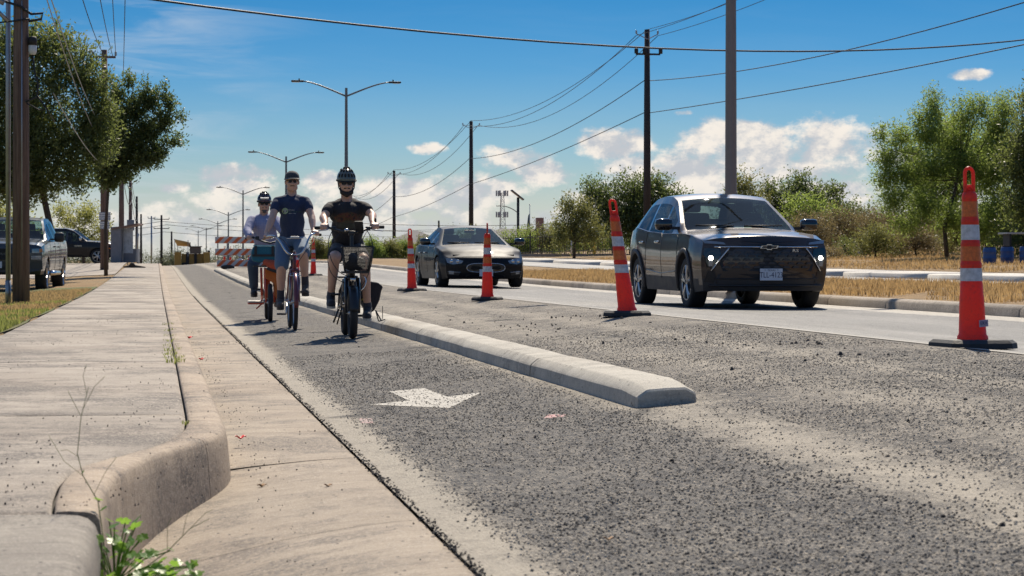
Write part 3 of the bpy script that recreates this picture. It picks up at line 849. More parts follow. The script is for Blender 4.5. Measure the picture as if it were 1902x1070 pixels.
tree('mesquite_tree', 26.4, 70, [(-1.9, 0, 3.5, .55, .7, .55), (-1.4, .3, 4.25, .5, .7, .45), (-2.15, 0, 4.3, .28, .4, .28), (-1.3, 0, 3.0, .7, .8, .5), (-.45, 0, 4.4, .6, .8, .7), (-.2, .2, 5.3, .33, .5, .6), (-.75, 0, 4.9, .3, .4, .4), (.85, 0, 5.0, .5, .7, .75), (.5, .3, 4.2, .6, .7, .6), (1.45, 0, 5.3, .3, .4, .5), (.9, 0, 3.3, 1.0, 1.0, .8), (-.3, 0, 3.2, .7, .9, .6), (-1.7, 0, 2.1, .6, .8, .6), (-.6, 0, 2.0, .7, .8, .6), (2.0, 0, 4.5, .7, .8, .9), (2.4, .4, 5.3, .5, .7, .5), (1.8, 0, 3.0, .8, .9, .8), (2.8, 0, 3.3, .9, .9, 1.0), (.4, 0, 1.5, .9, .8, .5), (2.0, 0, 1.7, .9, .9, .7), (-2.1, 0, 2.8, .35, .5, .35), (-1.2, 0, 1.3, .6, .7, .4), (1.2, 0, 1.1, .8, .8, .5)],
     4300, 16, .19, .115, M_mesq, 'feathery light green mesquite tree behind the nearest cone', trunk_r=.075, trunk_pts=[(.2, 0, 0), (.1, 0, 1.1), (.5, 0, 2.4), (.7, 0, 3.8)], limbs=34, shell=.55, droop=.5, up=.7, asp=.3)
tree('mesquite_tree', 30.5, 80, [(-1, 0, 2.6, 1.2, 1, 1.1), (.6, 0, 3.2, 1.3, 1, 1.4), (0, 0, 4.6, 1.0, 1, .9), (1.7, 0, 4.2, 1.0, 1, 1.1), (-1.4, 0, 4.0, .6, .7, .6)], 1900, 15, .2, .14, M_mesq, 'second light green tree filling the gap behind the mesquite', trunk_r=.12, limbs=20, up=.7, droop=.3, asp=.35)
tree('oak_tree', 27.5, 64.5, [(.3, 0, 4.3, 1.1, 1, 1.5), (-.3, 0, 3.2, 1.0, 1, 1.2), (1.6, 0, 4.8, 1.2, 1, 1.5), (0, 0, 1.8, 1.2, 1, 1.0), (.2, 0, 5.6, .5, .6, .6)],
     2400, 14, .17, .125, M_oak, 'dark grey green tree cut by the right edge of the picture', trunk_r=.16, limbs=20, up=.7)
# scrub and hedges
k = 0
for (x, y, w, h, mt, lab) in [(25.4, 82, 1.3, 1.7, M_tan, 'tall dry tan thicket right behind the brown SUV'), (27.2, 84, 1.4, 1.9, M_tan, 'dry tan thicket under the rounded dark tree'), (28.9, 85, 1.2, 1.7, M_tan, 'dry thicket left of the mesquite tree'),
                              (30.6, 88, 1.5, 1.8, M_tan, 'dry thicket seen through the mesquite foliage'), (26.3, 80, .5, .7, M_oak2, 'low dark shrub at the foot of the dry thicket'), (28.2, 79.5, .5, .6, M_oak2, 'low dark shrub near the mesquite trunk'),
                              (24.5, 76, .5, .4, M_tan, 'small tan tussock on the dry verge'), (25.6, 74.5, 1.1, 1.2, M_olive, 'olive bush low under the left side of the mesquite'), (27.3, 75, 1.1, 1.1, M_tan, 'tan bush directly below the mesquite crown'), (28.6, 73, 1.2, 1.5, M_olive, 'olive bush behind the nearest cone'), (29.6, 72, 1.3, 1.9, M_oak2, 'dark bush behind the blue barrels'), (27.9, 66.5, 1.0, 1.4, M_oak2, 'dark shrub just left behind the blue barrels'), (30.2, 68, 1.3, 2.2, M_oak2, 'tall dark shrub at the right picture edge'), (31.6, 86, 1.5, 1.9, M_tan, 'tan thicket far behind the mesquite trunk'), (33.0, 85, 1.5, 1.9, M_olive, 'olive thicket far behind the nearest cone'), (34.5, 84, 1.5, 2.1, M_tan, 'tan thicket beyond the blue barrels')]:
    tree('thicket', x, y, [(-.4 * w, 0, .45 * h, .7 * w, .7, .5 * h), (.4 * w, 0, .5 * h, .7 * w, .7, .55 * h), (0, 0, .75 * h, .5 * w, .6, .35 * h)], int(420 * w * h), 11, .14, .095, mt, lab, 'shrub', 'scrub along the far verge', trunk_r=.04, limbs=18, up=1.1, asp=.3, crown_name='foliage')
hx = [(11.6, 2.2, M_olive), (13.0, 2.1, M_mesq), (14.3, 1.9, M_olive), (15.6, 2.3, M_mesq), (16.9, 2.0, M_olive), (18.2, 2.2, M_mesq), (19.5, 2.4, M_olive), (20.8, 2.3, M_mesq), (22.1, 2.1, M_olive)]
for i, (x, h, mt) in enumerate(hx):
    tree('hedge_shrub', x, 158 + (i % 3), [(-.4, 0, .5, .9, .7, .6), (.4, 0, .8, .8, .7, .7), (0, 0, 1.1 * h / 2, .6, .6, .55 * h / 2)], 700, 11, .15, .11, mt, 'green roadside shrub, number %s from the left in the hedge left of the blue sedan' % ['one', 'two', 'three', 'four', 'five', 'six', 'seven', 'eight', 'nine'][i], 'shrub', 'hedge row behind the median', trunk_r=.04, limbs=6, up=.8, crown_name='foliage', z0=.85)
mx = [(17.6, 126, 1.2, 1.7, M_olive), (19.2, 127, 1.2, 1.5, M_olive), (20.8, 124, 1.3, 1.6, M_mesq), (22.4, 125, 1.3, 1.9, M_olive), (24.0, 126, 1.3, 1.8, M_mesq), (25.6, 127, 1.3, 1.5, M_olive), (27.4, 126, 1.4, 1.9, M_mesq), (29.2, 125, 1.4, 1.7, M_olive)]
names = ['leftmost olive shrub', 'second olive shrub', 'pale green shrub', 'tall olive shrub', 'green shrub', 'low olive shrub', 'bright green shrub', 'last olive shrub']
for i, (x, y, w, h, mt) in enumerate(mx):
    tree('shrub', x, y, [(-.4 * w, 0, .5 * h, .7 * w, .7, .5 * h), (.4 * w, 0, .55 * h, .6 * w, .7, .5 * h)], 560, 12, .16, .10, mt, names[i] + ' behind the iron fence beyond the far road', 'shrub', 'shrubs behind the iron fence', trunk_r=.04, limbs=8, up=.9, crown_name='foliage')
# far tree line over the crest: reads as one mass
bl = [(x + rnd.uniform(-1, 1), rnd.uniform(-4, 4), rnd.uniform(.6, 1.9), 1.9, 1.5, rnd.uniform(1.1, 1.7)) for x in np.arange(-24, 34, 1.7)]
V, F, tone, C = crown_leaves(bl, 9500, 9, .34, .19)
o = fast_mesh('far_tree_line', V + np.array([0, 262, -.3]), F, M_farleaf, None, tone); tag(o, 'hazy green tree line beyond the road crest', 'trees', kind='stuff')
bl = [(x + rnd.uniform(-2, 2), rnd.uniform(-6, 6), rnd.uniform(1.0, 2.2), 3.2, 3, rnd.uniform(1.2, 2.2)) for x in np.arange(46, 130, 2.3)]
V, F, tone, C = crown_leaves(bl, 9500, 9, .4, .22)
o = fast_mesh('far_woodland', V + np.array([0, 175, 1.0]), F, M_farleaf, None, tone); tag(o, 'distant mixed woodland along the right horizon', 'trees', kind='stuff')

# grass blades
def blades(name, X, Y, h, mat, label, zoff=0.0, lean=.5, parent=None, wid=.006):
    n = len(X)
    Zg = np.array([gz(float(a), float(b)) for a, b in zip(X, Y)]) + zoff
    P = np.stack([X, Y, Zg], 1)
    hh = h * RS.uniform(.4, 1.3, n)
    an = RS.uniform(0, 2 * PI, n); ln = RS.uniform(0, lean, n) * hh
    wd = wid * RS.uniform(.7, 1.4, n)
    T = P + np.stack([np.cos(an) * ln, np.sin(an) * ln, hh], 1)
    s = np.stack([np.cos(an + 1.57) * wd, np.sin(an + 1.57) * wd, np.zeros(n)], 1)
    V = np.stack([P - s, P + s, T], 1).reshape(-1, 3); F = np.arange(3 * n).reshape(n, 3)
    return fast_mesh(name, V, F, mat, parent, RS.uniform(0, 1, n))
n = 70000
Y = 4 + 58 * RS.uniform(0, 1, n) ** 1.0; X = 9.38 + 3.4 * RS.uniform(0, 1, n)
keep = np.array([mnoise.noise(Vector((float(a) * 1.3, float(b) * .9, 0))) > -.28 for a, b in zip(X, Y)])
o = blades('median_grass', X[keep], Y[keep], .085, M_dryblade, '', lean=.9, wid=.007); tag(o, 'dry golden grass growing on the median', 'grass', kind='stuff')
n = 60000
Y = 17 + 33 * RS.uniform(0, 1, n); X = -1.44 - 5 * RS.uniform(0, 1, n) ** 1.3
gm = np.array([mnoise.noise(Vector((float(a) * .7, float(b) * .5, 4))) for a, b in zip(X, Y)]) + (30 - Y) * .03
g_ = gm > 0
o = blades('lawn_grass', X[g_], Y[g_], .055, M_greenblade, '', zoff=.01, lean=.9); tag(o, 'short green grass beside the sidewalk', 'grass', kind='stuff')
o = blades('dry_lawn_grass', X[~g_], Y[~g_], .05, M_dryblade, '', zoff=.01, lean=.9); tag(o, 'dry straw coloured grass around the parked pickup', 'grass', kind='stuff')
n = 60000
Y = 34 + 62 * RS.uniform(0, 1, n); X = 19.1 + 15 * RS.uniform(0, 1, n)
keep = np.array([mnoise.noise(Vector((float(a) * .5, float(b) * .4, 7))) > -.15 for a, b in zip(X, Y)])
o = blades('verge_grass', X[keep], Y[keep], .10, M_dryblade, '', lean=.9, wid=.012); tag(o, 'dry brown grass on the far verge', 'grass', kind='stuff')

# ------------------------------------------------------------------ poles
M_wood = pmat('weathered_pole_wood', (.16, .105, .08), .85, vary=.35, vscale=4, bump=.01, bscale=30)
def wood_pole_mat():
    m, t, b = new_mat('pole_wood_grain')
    v = t.coords((9, 9, .35)); n = t.noise(v, 2.5, 7, .7)
    n2 = t.noise(t.coords((40, 40, 1.2)), 2, 4, .6)
    c = t.ramp(n, [(.3, (.055, .036, .030)), (.5, (.15, .095, .075)), (.7, (.24, .17, .135))])
    c = t.mix(t.maprange(n2, .56, .70, 0, .8), c, (.03, .022, .02))
    t.put(b.inputs['Base Color'], c); b.inputs['Roughness'].default_value = .85
    t.put(b.inputs['Normal'], t.bump(t.math('ADD', n, n2), .7, .01))
    return m
M_polew = wood_pole_mat()
M_dkpole = pmat('dark_creosote_wood', (.035, .030, .030), .8, vary=.4, vscale=5)
M_galv = pmat('galvanised_steel', (.33, .34, .35), .42, .85, vary=.15, vscale=8)
M_rustpaint = pmat('brown_grey_painted_steel', (.22, .185, .17), .45, .35, vary=.12, vscale=3)
M_lamp = pmat('lamp_steel', (.16, .17, .175), .45, .6, vary=.12)
M_insul = pmat('insulator_grey', (.30, .31, .33), .3)
M_insw = pmat('white_porcelain', (.6, .6, .58), .3)
M_cable = pmat('black_cable', (.018, .018, .02), .6)
M_cableg = pmat('bare_aluminium_cable', (.30, .31, .32), .45, .7)
M_black = pmat('matt_black', (.012, .012, .013), .6)
M_lens = pmat('lamp_lens', (.55, .55, .5), .2)

def street_lamp(x, y, label, h=8.45, arm=2.55):
    z0 = gz(x, y) if y < 150 else gz(x, y)
    r = empty('street_lamp', (x, y, z0), 0, label, 'street lamp', 'double arm lamps on the median')
    m = MB(); m.tube([(0, 0, 0), (0, 0, h * .5), (0, 0, h + .05)], [.105, .09, .062], 12); m.box((0, 0, .04), (.34, .34, .08)); m.tube([(0, 0, .08), (0, 0, .3)], .13, 12)
    m.build('post', M_rustpaint if y < 40 else M_lamp, r, ang=40)
    for s in (-1, 1):
        m = MB(); m.tube(bezier((0, 0, h - .35), (s * .8, 0, h - .02), (s * 1.5, 0, h + .30), (s * (arm - .5), 0, h + .34), 10), [.045 - .0015 * i for i in range(11)], 8)
        a = m.build('arm', M_lamp, r, True)
        m = MB(); m.box((s * (arm - .22), 0, h + .345), (.60, .26, .085), bev=.035); m.tube([(s * (arm - .30), 0, h + .38), (s * (arm - .30), 0, h + .47)], .035, 8)
        hd = m.build('lamp_head', M_black, r, ang=40)
        m = MB(); m.box((s * (arm - .14), 0, h + .297), (.34, .18, .02)); m.build('lens', M_lens, hd)
    return r
LX = 8.98
street_lamp(9.23, 34, 'tall brown steel lamp post rising behind the brown SUV roof')
for x, y, l in [(LX, 103, 'double arm street lamp above the cyclist in the grey helmet'), (8.9, 150, 'second double arm street lamp, behind the cyclist in the cap'), (8.5, 215, 'third double arm lamp, above the cyclist in the checked helmet'),
                (8.6, 262, 'fourth double arm lamp, its head left of the striped barricade posts'), (8.4, 300, 'fifth double arm lamp, beyond the barricade'), (8.3, 365, 'sixth double arm lamp, beyond the yellow loader'), (8.4, 440, 'furthest tiny double arm lamp above the yellow loader')]:
    lmp = street_lamp(x, y, l)
    if y > 140:
        want = {150: 7.55, 215: 7.3, 262: 6.2, 300: 5.8, 365: 5.9, 440: 6.5}[y]
        lmp.location.z = .82 + want - 8.79

def util_pole(x, y, h, r, mat, label, arms=(), group=None, zb=None):
    z0 = gz(x, y) if zb is None else zb
    root = empty('utility_pole', (x, y, z0), 0, label, 'utility pole', group)
    m = MB(); m.tube([(0, 0, -.1), (0, 0, h * .5), (0, 0, h)], [r * 1.15, r, r * .78], 14); m.build('pole', mat, root, True)
    for (dz, w, kind) in arms:
        m = MB()
        if kind == 'vee':
            m.tube([(-w, 0, dz + .28), (0, -r, dz)], .025, 6); m.tube([(w, 0, dz + .28), (0, -r, dz)], .025, 6)
        else:
            m.box((0, -r - .03, dz), (2 * w, .07, .09))
        m.build('crossarm', mat if kind != 'vee' else M_insul, root)
        for s in (-1, 1) if kind != 'three' else (-1, -.35, 1):
            m = MB()
            zz = dz + (.28 if kind == 'vee' else .05)
            m.lathe([(.03, 0), (.055, .02), (.03, .05), (.06, .08), (.03, .11), (.055, .14), (.02, .18)], (s * w, -r - .03 if kind != 'vee' else 0, zz), 8)
            m.build('insulator', M_insul, root, True)
    return root
p1_ = util_pole(24.19, 105, 11.25, .17, M_dkpole, 'tall dark wooden pole with transformers behind the brown SUV', [(10.75, .55, 'vee'), (10.0, .62, 'three')], 'wooden poles beyond the far road')
m = MB()
for s in (-.62, -.2, .62): m.lathe([(.09, -.1), (.10, -.08), (.10, .12), (.06, .16)], (s, -.30, 10.12), 8)
m.build('cutout_switches', M_black, p1_, True)
util_pole(24.06, 165, 10.5, .17, M_dkpole, 'dark wooden pole standing just left above the blue sedan', [(9.9, .65, 'vee')], 'wooden poles beyond the far road')
util_pole(24.64, 225, 9.6, .17, M_dkpole, 'dark wooden pole above the hedge left of the blue sedan', [(9.0, .65, 'vee')], 'wooden poles beyond the far road')
util_pole(31.5, 67, 7.50, .16, M_dkpole, 'wooden pole at the far right end of the crossing cable', [], None)
util_pole(24.0, 46, 12.2, .17, M_dkpole, 'tall wooden pole beyond the far road nearest the viewer', [(11.4, .9, 'bar')], 'wooden poles beyond the far road')
util_pole(22.19, 170, 3.0, .09, M_dkpole, 'short dark post rising above the hip roofed house', [], None)

# near left pole with hardware
np_ = util_pole(-2.2, 36.4, 9.5, .125, M_polew, 'near weathered brown wooden pole in front of the parked pickup', [(8.35, 1.8, 'bar')])
m = MB(); m.lathe([(.0, -.14), (.05, -.13), (.068, -.08), (.068, .03), (.05, .05)], (.19, -.08, 4.25), 14); m.build('meter_housing', M_insw, np_, True)
m = MB(); m.lathe([(.075, .0), (.075, .10), (.06, .14), (0, .15)], (.19, -.08, 4.27), 14); m.build('meter_cap', M_black, np_, True)
m = MB(); m.tube([(.19, -.08, 4.12), (.22, -.1, 3.85), (.28, -.1, 3.6), (.26, -.1, 3.42), (.08, -.13, 3.33)], .018, 6); m.tube([(.26, -.1, 3.45), (.42, -.1, 3.22), (.3, -.1, 3.2), (.1, -.13, 3.31)], .014, 6); m.tube([(.42, -.1, 3.22), (.52, .6, 3.05)], .012, 5); m.build('cable_loop', M_cable, np_, True)
m = MB(); m.tube([(-.9, -.4, 5.35), (-.25, -.14, 4.98), (0, -.14, 4.9), (.17, -.12, 4.78), (.36, -.1, 4.80), (.33, -.1, 4.70), (.13, -.13, 4.66)], .022, 7); m.tube([(-.5, -.2, 4.6), (-.1, -.14, 4.66), (.15, -.13, 4.70)], .016, 6); m.build('drip_cables', M_cable, np_, True)
m = MB(); m.tube([(-.26, -.14, 4.95), (-.7, -.2, 5.15)], [.05, .03], 7); m.tube([(-.2, -.14, 4.65), (-.55, -.18, 5.0)], [.04, .02], 7); m.tube([(-.02, -.15, 5.25), (.12, -.14, 5.2), (.14, -.13, 5.35)], .014, 6); m.build('guy_grips', M_galv, np_, True)
m = MB(); m.box((.16, -.1, 5.42), (.14, .14, .18), bev=.02); m.build('terminal_box', pmat('faded_red_box', (.32, .14, .10), .6), np_)
m = MB()
m.tube([(.02, -.135, .9), (.02, -.135, 5)], .011, 6); m.build('ground_wire', M_galv, np_, True)
sp = empty('steel_post', (-2.42, 36.6, gz(-2.42, 36.6)), 0, 'thin grey galvanised post left of the near wooden pole', 'post')
m = MB(); m.tube([(0, 0, -.05), (0, 0, 7.5)], .042, 10); m.build('pipe', M_galv, sp, True); m = MB(); m.tube([(0, 0, 0), (0, 0, .4)], .05, 10); m.build('sleeve', M_galv, sp, True)

# row of poles on the left going away
lp = [(-2.05, 88, 8.9, .15, M_polew, 'brown wooden pole carrying two white notices by the black SUV', .4), (-2.0, 128, 8.0, .15, M_polew, 'brown wooden pole behind the grey shelter', .6), (-1.95, 168, 7.2, .14, M_polew, 'wooden pole carrying the grey transformer box', .3),
      (-1.85, 212, 7.2, .14, M_dkpole, 'dark wooden pole just right of the transformer box', -.1), (-1.7, 250, 6.6, .13, M_dkpole, 'thin dark pole behind the transformer pole', -.4), (-.6, 285, 7.2, .12, M_galv, 'slim grey pole right of the dark poles', -.5), (.63, 260, 6.9, .15, M_dkpole, 'pole with two crossarms left of the yellow loader', -.6), (2.1, 300, 5.9, .15, M_dkpole, 'short pole directly left of the loader canopy', -1.0)]
for (x, y, h, r_, mt, l, zb) in lp:
    ar_ = [(h - .5, .9, 'bar'), (h - 1.6, .9, 'bar')] if 'crossarms' in l else ([(h - .3, .45, 'bar')] if y in (88, 285) else [])
    o = util_pole(x, y, h, r_, mt, l, ar_, 'wooden poles along the sidewalk', zb)
    if y == 168:
        m = MB(); m.box((.02, -.3, 3.28), (.56, .36, .82), bev=.04); m.build('transformer_box', pmat('grey_blue_box', (.16, .18, .21), .5, vary=.15), o, ang=40)
    if y == 212:
        m = MB(); m.tube([(.05, -.2, 1.0), (.1, -.22, 3.2), (.15, -.2, 3.6)], .07, 8); m.build('conduit', M_galv, o, True)
# notices on the pole
M_notice = None
def notice_mat():
    m, t, b = new_mat('printed_notice')
    v = t.coords()
    X, Y, Z = t.sep(v)
    rows = t.math('FRACT', t.math('MULTIPLY', Z, 11.0))
    ink = t.math('MULTIPLY', t.math('GREATER_THAN', rows, .45), t.math('GREATER_THAN', t.noise(t.coords((30, 1, 9)), 1.5, 2, .5), .44))
    t.put(b.inputs['Base Color'], t.mix(t.math('MULTIPLY', ink, .75), (.62, .62, .6), (.10, .13, .2)))
    b.inputs['Roughness'].default_value = .6
    return m
M_notice = notice_mat()
for (zc_, w, h, l) in [(2.62, .46, .32, 'upper white bandit notice with blue rows of print on the brown pole'), (2.26, .38, .30, 'lower smaller white notice nailed on the brown pole')]:
    s = empty('notice_sign', (-2.03, 87.82, zc_), R(2), l, 'sign', 'white notices nailed to the pole')
    m = MB(); m.box((0, 0, 0), (w, .012, h)); m.build('panel', M_notice, s)

# ------------------------------------------------------------------ wires
def wire(name, a, b, sag, r, mat, label, n=22, group='overhead lines'):
    a = Vector(a); b = Vector(b); pts = []
    for i in range(n + 1):
        t = i / n; p = a.lerp(b, t); p.z -= sag * 4 * t * (1 - t); pts.append(p - a)
    o = MB().tube(pts, r, 5).build(name, mat, None, True); o.location = a
    return tag(o, label, 'cable', group)
Wd = M_cable
P1 = (24.19, 105, gz(24.19, 105)); P2 = (24.06, 165, gz(24.06, 165)); P3 = (24.64, 225, gz(24.64, 225)); P0 = (24.0, 46, 1.4); P4 = (25, 285, 0.0)
def pp(P, dx, h): return (P[0] + dx, P[1], P[2] + h)
spec = [('upper ridge line', 0, 11.25, 10.55, 9.7, 1.2), ('left phase line', -.55, 10.95, 10.2, 9.35, 1.5), ('right phase line', .55, 10.95, 10.2, 9.35, 1.65)]
for nm, dx_, h1, h2, h3, sg in spec:
    wire('power_line', pp(P1, dx_, h1), pp(P2, dx_, h2), sg, .017, Wd, nm + ' between the first and second right hand poles')
    wire('power_line', pp(P2, dx_, h2), pp(P3, dx_, h3), sg * .9, .019, Wd, nm + ' between the second and third right hand poles')
    wire('power_line', pp(P3, dx_, h3), pp(P4, dx_, 9.6), sg * .9, .021, Wd, nm + ' beyond the third right hand pole')
    wire('power_line', pp(P0, dx_ * 1.4, 11.6), pp(P1, dx_, h1), .9, .014, Wd, nm + ' from the tall pole to the upper right')
for nm, h1, h2, h3, h0, sg in [('upper telephone line', 8.7, 7.6, 6.9, 7.2, .9), ('lower telephone line', 7.1, 5.6, 4.7, 5.6, .25)]:
    wire('telephone_line', pp(P1, -.15, h1), pp(P2, -.15, h2), sg, .022, Wd, nm + ' between the first and second right hand poles')
    wire('telephone_line', pp(P2, -.15, h2), pp(P3, -.15, h3), sg, .022, Wd, nm + ' between the second and third right hand poles')
    wire('telephone_line', pp(P3, -.15, h3), pp(P4, -.15, h3 - .2), sg, .022, Wd, nm + ' beyond the third right hand pole')
    wire('telephone_line', pp(P0, 1.2, h0), pp(P1, .15, h1), sg * .8, .02, Wd, nm + ' from the tall pole to the upper right')
wire('crossing_cable', (-2.2, 36.4, 5.45), (31.5, 67, 8.60), 1.00, .022, Wd, 'thick black cable crossing high over the whole road')
# cables over the left sidewalk between the poles
NP = (-2.2, 36.4); L2 = (-2.05, 88)
for i, (dxa, za, dxb, zb_, sg) in enumerate([(.35, 7.6, .1, 8.9, .5), (.75, 8.6, .35, 9.0, .5), (1.35, 8.2, .45, 9.1, .3), (1.75, 8.2, .75, 8.4, .2), (.28, 5.6, .15, 5.2, .5), (.38, 5.5, .2, 5.9, .5), (.52, 3.6, .2, 4.6, .3)]):
    wire('span_cable', (NP[0] + dxa, NP[1], za), (L2[0] + dxb, L2[1], zb_), sg, .011 if i > 3 else .013, M_cableg if i > 3 else M_cable, ['first dark', 'second dark', 'third dark', 'fourth dark', 'upper silver', 'lower silver', 'lowest silver'][i] + ' cable running away from the near wooden pole', group='cables along the sidewalk')
for i, (h_, s_) in enumerate([(6.6, .6), (5.9, .5), (5.2, .9)]):
    for (a, b) in zip(lp, lp[1:4]):
        wire('span_cable', (a[0] + .1, a[1], a[6] + min(h_, a[2] - .2)), (b[0] + .1, b[1], b[6] + min(h_, b[2] - .2)), s_, .02, Wd, ['top', 'middle', 'lowest'][i] + ' black cable on the ' + ['nearest', 'second', 'third'][lp.index(a)] + ' span of the receding left poles', group='cables strung between the receding left poles', n=12)
for i, z_ in enumerate((5.55, 4.3, 5.15)):
    wire('distant_line', (.63 + .3 * i, 260, z_), (40, 300, z_ - .3 - .3 * i), .5, .028, Wd, ['top', 'lower', 'middle'][i] + ' distant line leading right from the pole with crossarms', group='distant lines')
    wire('distant_line', (-16, 300, z_ + .2), (.63 + .3 * i, 260, z_), .6, .028, Wd, ['top', 'lower', 'middle'][i] + ' distant line leading left from the pole with crossarms', group='distant lines')
for i, z_ in enumerate((4.1, 3.55)):
    wire('distant_line', (14.3, 180, z_), (38, 180, z_ + .12), .35, .022, Wd, ['upper', 'lower'][i] + ' horizontal line behind the hip roofed house', group='distant lines')

# ------------------------------------------------------------------ far structures
def solar_lamp():
    r = empty('solar_lamp', (22.7, 135, gz(22.7, 135)), 0, 'dark solar street lamp with tilted panel right of the blue sedan', 'street lamp')
    m = MB(); m.tube([(0, 0, 0), (0, 0, 3.7)], .085, 10); m.build('post', M_black, r, True)
    m = MB(); m.box((-.05, 0, 3.85), (1.0, .5, .08), ry=R(38)); m.build('solar_panel', pmat('solar_panel', (.03, .03, .05), .3), r)
    m = MB(); m.tube(bezier((0, 0, 2.7), (-.4, 0, 3.05), (-.8, 0, 3.15), (-1.1, 0, 3.15), 8), .03, 6); m.build('arm', M_lamp, r, True)
    m = MB(); m.box((-1.22, 0, 3.15), (.34, .16, .06), bev=.02); m.build('lamp_head', M_lamp, r)
solar_lamp()
def tower():
    r = empty('cell_tower', (67.4, 420, 2.0), 0, 'grey lattice radio tower with antennas above the blue sedan', 'tower')
    m = MB(); H = 12.3
    for a in range(3):
        an = 2 * PI * a / 3; c, s = math.cos(an), math.sin(an)
        m.tube([(1.0 * c, 1.0 * s, 0), (.35 * c, .35 * s, H)], .055, 5)
    for k in range(14):
        z = k * H / 14; z2 = (k + 1) * H / 14; ra = 1.0 - .65 * z / H; rb = 1.0 - .65 * z2 / H
        for a in range(3):
            a1 = 2 * PI * a / 3; a2 = 2 * PI * (a + 1) / 3
            m.tube([(ra * math.cos(a1), ra * math.sin(a1), z), (rb * math.cos(a2), rb * math.sin(a2), z2)], .035, 4)
            m.tube([(rb * math.cos(a1), rb * math.sin(a1), z2), (rb * math.cos(a2), rb * math.sin(a2), z2)], .03, 4)
    m.build('lattice', M_galv, r)
    for z in (12.2, 8.0):
        for a in range(6):
            an = 2 * PI * a / 6; m = MB(); m.box((1.1 * math.cos(an), 1.1 * math.sin(an), z), (.28, .2, 1.1)); m.box((.6 * math.cos(an), .6 * math.sin(an), z), (1.0, .06, .06), rz=an); m.build('antenna', M_insul, r)
tower()
fp = empty('flagpole', (27.8, 160, gz(27.8, 160)), 0, 'slim pale flagpole with a limp dark flag beyond the blue sedan', 'flagpole')
m = MB(); m.tube([(0, 0, 0), (0, 0, 3.75)], [.04, .025], 8); m.ell((0, 0, 3.78), (.05, .05, .05)); m.build('pole', M_insw, fp, True)
vs = []; fs = []
for i in range(7):
    for j in range(4):
        vs.append((-.02 - j * .07 * (.5 + .5 * i / 6), .04 * math.sin(j * 2 + i), 3.1 - i * .16 - j * .05))
for i in range(6):
    for j in range(3): a = i * 4 + j; fs.append((a, a + 1, a + 5, a + 4))
f_ = mesh_obj('flag', vs, fs, pmat('dark_flag_cloth', (.05, .09, .13), .8), fp, True)
so = f_.modifiers.new('s', 'SOLIDIFY'); so.thickness = .01

M_wallp = pmat('pinkish_wall', (.34, .25, .22), .9, vary=.12)
M_brick = pmat('red_brown_chimney', (.33, .17, .13), .9, vary=.15)
M_roof = pmat('grey_shingle', (.20, .185, .18), .9, vary=.2, vscale=3)
M_glassd = pmat('dark_window', (.03, .035, .04), .15)
def building(name, x, y, w, dpt, hw, hr, label, chim=None):
    z0 = 1.0
    r = empty(name, (x, y, z0), 0, label, 'house')
    m = MB(); m.box((0, 0, hw / 2), (w, dpt, hw)); m.build('wall', M_wallp, r)
    m = MB(); W2 = w / 2 + .4; D2 = dpt / 2 + .4
    m.add([(-W2, -D2, hw), (W2, -D2, hw), (W2, D2, hw), (-W2, D2, hw), (-W2 + D2 * .9, 0, hw + hr), (W2 - D2 * .9, 0, hw + hr)], [(0, 1, 5, 4), (1, 2, 5), (2, 3, 4, 5), (3, 0, 4), (3, 2, 1, 0)])
    rf = m.build('roof', M_roof, r)
    if chim:
        m = MB(); m.box((chim[0], 0, hw + chim[1] / 2), (chim[2], 1.0, chim[1])); m.build('chimney', M_brick, rf)
    for i in range(int(w // 3)):
        m = MB(); m.box((-w / 2 + 1.5 + i * 3, -dpt / 2 - .02, hw * .55), (1.1, .06, .9)); m.build('window', M_glassd, r)
building('house', 20.9, 175, 4.6, 5, 1.2, 1.15, 'low house with grey hip roof behind the hedge left of the blue sedan')
building('long_building', 35.3, 202, 11.5, 6, 1.75, 1.15, 'long low building with square red brown chimney behind the far trees', (.75, 2.2, .62))
building('small_house', 46, 230, 6, 6, 1.8, 1.3, 'pinkish gabled house wing right of the red brown chimney')

# iron fence beyond the far road: rails and pickets
fe = empty('iron_fence', (16.2, 120.5, gz(16.2, 120.5)), 0, 'dark iron picket fence beyond the far road', 'fence')
M_iron = pmat('dark_iron', (.03, .03, .032), .5)
m = MB()
x0, x1 = 0, 16.5
def fz(x): return gz(16.2 + x, 120.5) - gz(16.2, 120.5)
for zz in (.2, 1.05):
    m.tube([(x, 0, fz(x) + zz) for x in np.arange(0, 16.6, .8)], .022, 4)
m.build('rail', M_iron, fe)
pk = MB().box((0, 0, .6), (.022, .022, 1.2)).build('picket', M_iron, fe)
for i in range(1, 118):
    c = pk.copy(); col.objects.link(c); c.parent = fe; c.location = (i * .14, 0, fz(i * .14))
pst = MB().box((0, 0, .65), (.07, .07, 1.3)).build('post', M_iron, fe)
for i in range(1, 8):
    c = pst.copy(); col.objects.link(c); c.parent = fe; c.location = (i * 2.38, 0, fz(i * 2.38))
M_yel = pmat('yellow_marker', (.55, .33, .03), .5)
for (x, y, h, w, l) in [(23.05, 119, 1.42, .10, 'white marker post with yellow sleeve before the iron fence'), (24.38, 119, .72, .14, 'short orange yellow marker post before the iron fence'), (26.85, 119, 1.35, .13, 'tall yellow marker post beside the leaning cone')]:
    r = empty('marker_post', (x, y, gz(x, y)), 0, l, 'marker post')
    hb = h * .62 if 'white' in l else 0
    if hb: MB().tube([(0, 0, 0), (0, 0, hb)], w * .4, 8).build('shaft', M_insw, r, True)
    MB().lathe([(w / 2, hb), (w / 2, h - .06), (w * .35, h)], (0, 0, 0), 10).build('sleeve', M_yel, r, ang=40)
